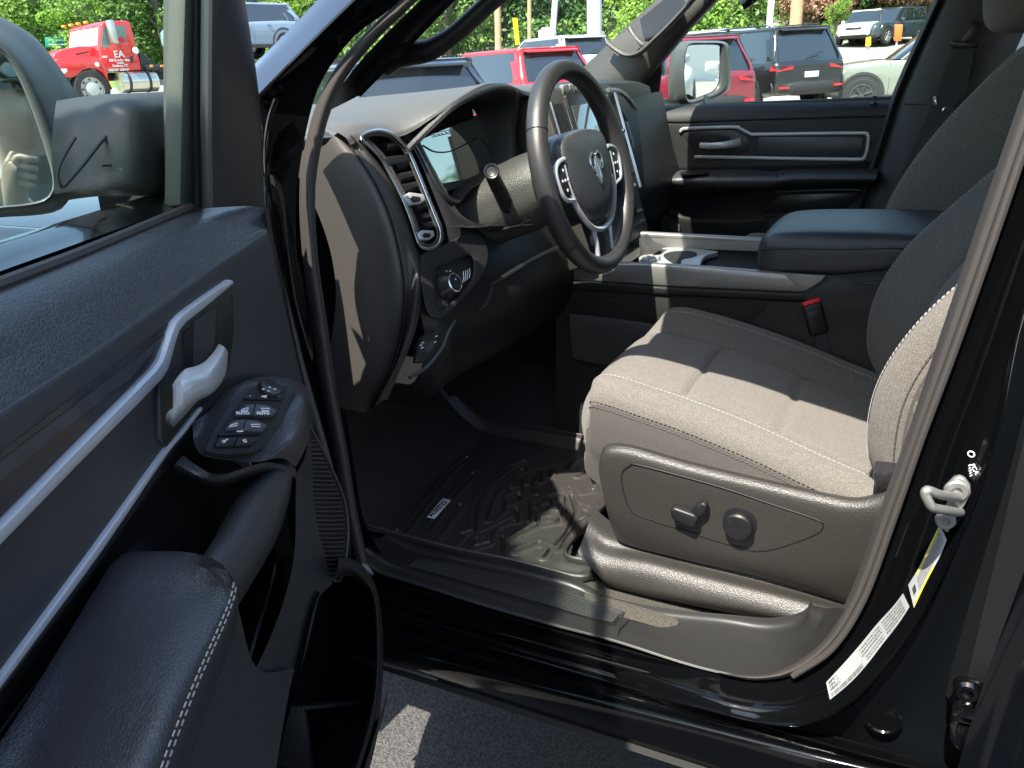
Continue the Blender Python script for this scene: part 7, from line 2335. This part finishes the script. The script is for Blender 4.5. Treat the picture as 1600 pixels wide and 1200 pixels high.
def make_tree(seed, mat, hgt=11, rad=4, n=6500, size=.34, low=.12):
    rg_ = random.Random(seed)
    t = bpy.data.objects.new('broadleaf_tree', None); COL.objects.link(t)
    bm = NB()
    blobs = []
    for k in range(34):
        z = rg_.uniform(low, .96); rr = rad * math.sin(math.pi * min(.98, (z * .85 + .12))) ** .6
        a = rg_.uniform(0, 6.28); q = rg_.uniform(.3, .85)
        blobs.append(((rr * q * math.cos(a), rr * q * math.sin(a), hgt * z), rad * rg_.uniform(.20, .38)))
    leaves(bm, blobs, n, size, rg_)
    cr_ = link('crown', bm, mat, t, 0, recalc=False)
    bm = NB()
    tube(bm, [V((0, 0, -.5)), V((.1, 0, hgt * .3)), V((0, .15, hgt * .6)), V((.05, 0, hgt * .9))], lambda t_: hgt * .022 * (1.1 - t_), 8)
    for c, r in blobs[:12]:
        c = V(c); tube(bm, [V((0, 0, c.z * .6)), V((c.x * .5, c.y * .5, c.z * .85)), c], lambda t_: hgt * .008 * (1.1 - t_), 5)
    link('trunk', bm, m_bark, t)
    return t
def copy_tree(src):
    t = src.copy(); COL.objects.link(t)
    for ch in src.children:
        c = ch.copy(); COL.objects.link(c); c.parent = t
    return t
protos = {}
used = set()
def tree(kind, px, dist, s, label, rot):
    if kind not in protos:
        protos[kind] = {'a': lambda: make_tree(3, m_leafA), 'b': lambda: make_tree(5, m_leafB, 8, 3.6, 5200, .32, .05), 'c': lambda: make_tree(8, m_leafC, 13, 4.4, 7000, .38, .05), 'd': lambda: make_tree(11, m_leafD, 9, 5.0, 6500, .34, .16)}[kind]()
        t = protos[kind]
    else: t = copy_tree(protos[kind])
    p = AT(px, 60, dist)
    t.location = (p.x, p.y, gz(p.x, p.y) - .3); t.scale = (s, s, s); t.rotation_euler = (0, 0, rot)
    tag(t, label, 'tree', 'trees beyond the road')
    return t
WL = 'tall green tree in the unbroken wood along the far side of the road'
rr_ = random.Random(21)
px = -330
row = 0
while px < 1990:
    k = rr_.choice('aacab')
    tree(k if k != 'b' or px < 1100 else 'a', px, rr_.uniform(50, 58) + (14 if px > 1180 else 0), rr_.uniform(.78, .95), WL, rr_.uniform(0, 6))
    tree('c', px + 40, rr_.uniform(62, 72), rr_.uniform(.85, 1.0), WL, rr_.uniform(0, 6))
    px += rr_.uniform(78, 105)
for px, d, s, k, l in ((30, 44, .62, 'b', 'bright leafy tree above the green road sign'), (130, 42, .50, 'b', 'bright low tree behind the hood of the tow truck'), (255, 46, .7, 'a', 'mid green tree behind the cab of the tow truck'), (440, 44, .75, 'b', 'light green tree above the car on the tow truck'),
                       (980, 40, .50, 'b', 'bright yellow green bush right of the thick grey pole'), (1100, 46, .72, 'b', 'bright green tree above the passenger mirror'), (1165, 56, .72, 'b', 'light green tree left of the leaning white pole'), (700, 46, .7, 'a', 'green tree beyond the looped pillar handle'),
                       (1308, 52, .30, 'b', 'low yellow green bush beside the black SUV'), (1350, 62, .95, 'd', 'copper leaved maple above the far white SUV'), (1450, 60, 1.0, 'd', 'copper leaved maple beside the rear window pillar'), (1275, 60, .8, 'd', 'copper tinged tree behind the stout tan pole'), (1560, 50, .9, 'c', 'dark tree seen through the rear side window')):
    t = tree(k, px, d, s, l, d * 1.7)
    if 'group' in t: del t['group']
# undergrowth filling the foot of the wood
bm = NB()
rg2 = random.Random(9)
bl = []
px = -350
while px < 2000:
    p = AT(px, 60, rg2.uniform(46, 50) + (14 if px > 1180 else 0)); r = rg2.uniform(1.3, 2.2)
    bl.append(((p.x, p.y, gz(p.x, p.y) + r * .5), r)); px += rg2.uniform(22, 36)
leaves(bm, bl, 15000, .34, rg2)
o = link('undergrowth', bm, m_leafA, None, 0, recalc=False); o['kind'] = 'stuff'
# dense distant wood so no sky shows low down
bm = NB()
rg3 = random.Random(19)
bl = []
for k in range(240):
    a = rg3.uniform(-25, 80); d = rg3.uniform(78, 88)
    p = CAM + hv(a) * d; r = rg3.uniform(3, 4.5)
    bl.append(((p.x, p.y, gz(p.x, p.y) + rg3.uniform(0, 6)), r))
leaves(bm, bl, 26000, 1.3, rg3)
o = link('distant_wood', bm, m_leafC, None, 0, recalc=False); o['kind'] = 'stuff'
# trees around the back of the lot (seen in paint and mirrors)
for a, d, k in ((-95, 36, 'a'), (-80, 45, 'c'), (-68, 40, 'a'), (-110, 40, 'b'), (-130, 45, 'a'), (-150, 50, 'c'), (170, 50, 'a'), (190, 46, 'c'), (150, 45, 'a'), (130, 46, 'b'), (112, 44, 'a'), (98, 46, 'c'), (-50, 50, 'a'), (-35, 52, 'a'), (-20, 55, 'c')):
    t = copy_tree(protos[k]); p = hv(a) * d
    t.location = (p.x, p.y, gz(p.x, p.y) - .3); t.rotation_euler = (0, 0, a)
    tag(t, 'tree standing round the back of the parking lot, seen only in reflections', 'tree', 'trees round the back of the lot')
# unseen tree, added so its leaf clumps keep sun off the open door
def SH(X_, Y_, z): return V((X_ - SUN_DIR.x / SUN_DIR.z * -1 * z * -1 if False else X_ + SUN_DIR.x / SUN_DIR.z * z, Y_ + SUN_DIR.y / SUN_DIR.z * z, z))
ot = thing('added_shade_tree', 'unseen leafy tree added to shade the open driver door', 'tree', (-6.2, 1.6, 0))
bm = NB()
rg4 = random.Random(2)
belt_l = [(-.34, .75, .10), (-.46, .63, .14), (-.66, .52, .17), (-.87, .41, .18), (-1.08, .33, .18), (-1.35, .25, .2)]
bl = []
for (X_, Y_, R__) in belt_l:
    for k in range(3):
        z = 3.0 + .25 * k
        q = SH(X_ - .02, Y_ + .02, z); bl.append(((q.x, q.y, q.z), R__))
leaves(bm, bl, 7000, .075, rg4)
bl = []
for k in range(40):
    X_ = rg4.uniform(-5.2, -3.4); Y_ = rg4.uniform(-1.2, 2.6); z = rg4.uniform(3.1, 5.2)
    q = SH(X_, Y_, z); bl.append(((q.x, q.y, q.z), rg4.uniform(.35, .6)))
leaves(bm, bl, 6000, .13, rg4)
o = link('crown', bm, m_leafA, ot, 0, recalc=False); o.location = -ot.location
bm = NB()
tube(bm, [V((-6.2, 1.6, -.2)), V((-6.1, 1.6, 1.6)), V((-5.6, 1.5, 3.0)), V((-4.5, 1.4, 4.2))], lambda t_: .17 * (1.15 - t_), 10)
tube(bm, [V((-5.6, 1.5, 3.0)), V((-4.0, 1.2, 3.5)), V((-2.4, .9, 3.35))], lambda t_: .06 * (1.2 - t_), 8)
o = link('trunk', bm, m_bark, ot); o.location = -ot.location
# ---------------------------------------------------------------- the photographer, reflected in the driver's mirror
fwd = V((.80, .60, 0)).normalized(); lft = V((-fwd.y, fwd.x, 0)); UPZ = V((0, 0, 1))
HB = FACE - fwd * .02 + V((0, 0, .02))
def BP(a, b, z): return V((HB.x, HB.y, 0)) + fwd * a + lft * b + UPZ * z
vts = [BP(-.02, 0, .93), BP(-.03, 0, 1.08), BP(-.02, 0, 1.24), BP(-.02, 0, 1.36), BP(-.015, 0, 1.42), BP(.0, 0, 1.50), BP(.02, 0, 1.58), BP(.015, 0, 1.66)]
rad = [(.17, .11), (.15, .10), (.17, .11), (.15, .095), (.075, .07), (.058, .058), (.072, .085), (.074, .09)]
eds = [(i, i + 1) for i in range(7)]
def chain(start, pts, rs):
    k = start
    for p, r in zip(pts, rs):
        vts.append(V(p)); rad.append((r, r)); eds.append((k, len(vts) - 1)); k = len(vts) - 1
    return k
for s in (-1, 1):
    k = chain(0, [BP(0, s * .10, .86), BP(.02, s * .11, .50), BP(.0, s * .12, .10), BP(.02, s * .12, .045), BP(.16, s * .14, .035)], [.09, .06, .042, .045, .035])
handR = CAM - F_ * .05 - R_ * .01 - U_ * .11
kR = chain(3, [BP(-.02, -.17, 1.38), BP(.05, -.22, 1.16), handR - fwd * .05 - UPZ * .10, handR], [.060, .042, .030, .030])
handL = CAM - F_ * .04 - R_ * .155 - U_ * .04
kL = chain(3, [BP(-.02, .17, 1.38), BP(.06, .24, 1.14), handL - fwd * .05 - UPZ * .11, handL], [.060, .042, .030, .030])
# fingers gripping the phone
for kk, hd, sd in ((kR, handR, 1), (kL, handL, -1)):
    for j in range(4):
        b = hd + U_ * (.05 - .022 * j if sd < 0 else .03 - .02 * j) + R_ * (sd * -.012)
        chain(kk, [b + F_ * .012, b + F_ * .040 + R_ * (-sd * .012), b + F_ * .040 + R_ * (-sd * .034 * (1 - .08 * j))], [.011, .009, .0075])
    chain(kk, [hd + U_ * .03 - F_ * .01, hd + U_ * .055 - F_ * .015 - R_ * (sd * .015)], [.012, .009])
me = bpy.data.meshes.new('person'); me.from_pydata([tuple(v) for v in vts], eds, [])
pb = bpy.data.objects.new('person', me); COL.objects.link(pb)
sk = pb.modifiers.new('skin', 'SKIN'); sk.use_smooth_shade = True
for i, (a, b) in enumerate(rad): me.skin_vertices[0].data[i].radius = (a, b)
me.skin_vertices[0].data[0].use_root = True
sb = pb.modifiers.new('sub', 'SUBSURF'); sb.levels = 2; sb.render_levels = 2
dg = bpy.context.evaluated_depsgraph_get()
m2 = bpy.data.meshes.new_from_object(pb.evaluated_get(dg))
bpy.data.objects.remove(pb)
bm = NB(); bm.from_mesh(m2)
# head with face, welded into the same mesh
b2 = NB()
bmesh.ops.create_uvsphere(b2, u_segments=40, v_segments=30, radius=1)
hmf = frame_mat(HB + fwd * .02 + V((0, 0, .01)), UPZ, fwd)
for v in b2.verts:
    x, y, z = v.co
    X_, Y_, Z_ = x * .098, y * .076, z * .122
    if z < 0: Y_ *= 1 - .28 * z * z; X_ *= 1 - .05 * z * z
    def gs(cx_, cy_, cz_, w_, wz): return math.exp(-((y - cy_) / w_) ** 2 - ((z - cz_) / wz) ** 2) * (1 if x > 0 else 0)
    X_ += .022 * gs(0, 0, -.12, .16, .20) + .008 * gs(0, 0, .08, .10, .22)
    X_ -= .010 * (gs(0, .42, .10, .2, .13) + gs(0, -.42, .10, .2, .13))
    X_ += .008 * gs(0, 0, -.47, .32, .07) - .006 * gs(0, 0, -.53, .30, .03) + .008 * gs(0, 0, -.62, .3, .08)
    X_ += .010 * gs(0, 0, -.85, .35, .14)
    v.co = (X_, Y_, Z_)
merge(bm, b2, 0, hmf)
for s in (-1, 1):
    b2 = NB(); bmesh.ops.create_uvsphere(b2, u_segments=12, v_segments=8, radius=1)
    bmesh.ops.scale(b2, vec=(.016, .008, .03), verts=b2.verts)
    merge(bm, b2, 0, hmf @ Matrix.Translation((-.005, s * .078, 0)))
m_skin = mk('skin', (.30, .17, .12), .55)
body = link('person', bm, m_skin, None, 60)
tag(body, 'man in dark shirt and cap reflected in the driver side mirror', 'person')
pants = None
# shirt: shell a little outside the torso and upper arms
bm = NB()
def ringp(c, ax, rx, ry, n=20):
    return [c + lft * (rx * math.cos(k * 2 * math.pi / n)) + fwd * (ry * math.sin(k * 2 * math.pi / n)) for k in range(n)]
rsurf(bm, [ringp(BP(-.02, 0, z), None, rx, ry) for z, rx, ry in ((.88, .19, .135), (1.05, .185, .13), (1.22, .20, .135), (1.34, .205, .125), (1.41, .15, .10), (1.455, .085, .08))], 40, 4, cu=True)
for s in (-1, 1):
    tube(bm, crv([BP(-.02, s * .13, 1.375), BP(.0, s * .21, 1.33), BP(.04, s * .235, 1.20), BP(.055, s * .24, 1.16)], 4), .072, 14)
link('shirt', bm, mk('navy_shirt', (.008, .012, .02), .85), body)
bm = NB()
for s in (-1, 1): tube(bm, [BP(.0, s * .09, .92), BP(.02, s * .11, .50), BP(.0, s * .12, .08)], lambda t: .10 - .035 * t, 14)
link('trousers', bm, mk('dark_trousers', (.015, .017, .022), .85), body)
bm = NB()
lathe(bm, [(.104, -.005), (.106, .03), (.100, .07), (.075, .105), (.03, .118), (0, .12)], hmf @ Matrix.Translation((-.008, 0, .045)), 28)
prism(bm, [hmf @ V(p) for p in ((.075, -.07, .052), (.13, -.06, .050), (.165, -.03, .048), (.172, 0, .047), (.165, .03, .048), (.13, .06, .050), (.075, .07, .052))], UPZ * .006, .002)
link('cap', bm, mk('black_cap', (.008, .010, .012), .8), body)
bm = NB()
prism(bm, [hmf @ V((.101 + .0, .035 * math.cos(a) * 1.1, .085 + .020 * math.sin(a))) for a in [k * math.pi / 3 for k in range(6)]], fwd * .005)
link('cap_patch', bm, m_label, body)
bm = NB()
tube(bm, crv([BP(.05, .07, 1.45), BP(.10, .05, 1.40), BP(.125, 0, 1.34), BP(.10, -.05, 1.40), BP(.05, -.07, 1.45)], 8), .004, 6)
link('neck_chain', bm, m_chrome, body)
# phone: behind the lens, held in both hands
ph = NB()
box(ph, (0, 0, 0), (.155, .075, .009), bv=.006, seg=3)
pm = Matrix((R_, U_, -F_)).transposed().to_4x4()
pm.translation = CAM - F_ * .016 - R_ * .055 - U_ * .020
bmesh.ops.transform(ph, matrix=pm, verts=ph.verts)
tag(link('smartphone', ph, m_smooth, None), 'dark smartphone held up in front of the man reflected in the mirror', 'phone')

suv('mirror_darkening_van', 'dark tall wagon added behind the man to darken the driver side mirror', 'van', (-4.9, -2.2, 0), 62, p_dark, L=5.3, H=2.25, belt=1.25, hood=1.2)  # added vehicle, gives the driver's mirror something dark to reflect
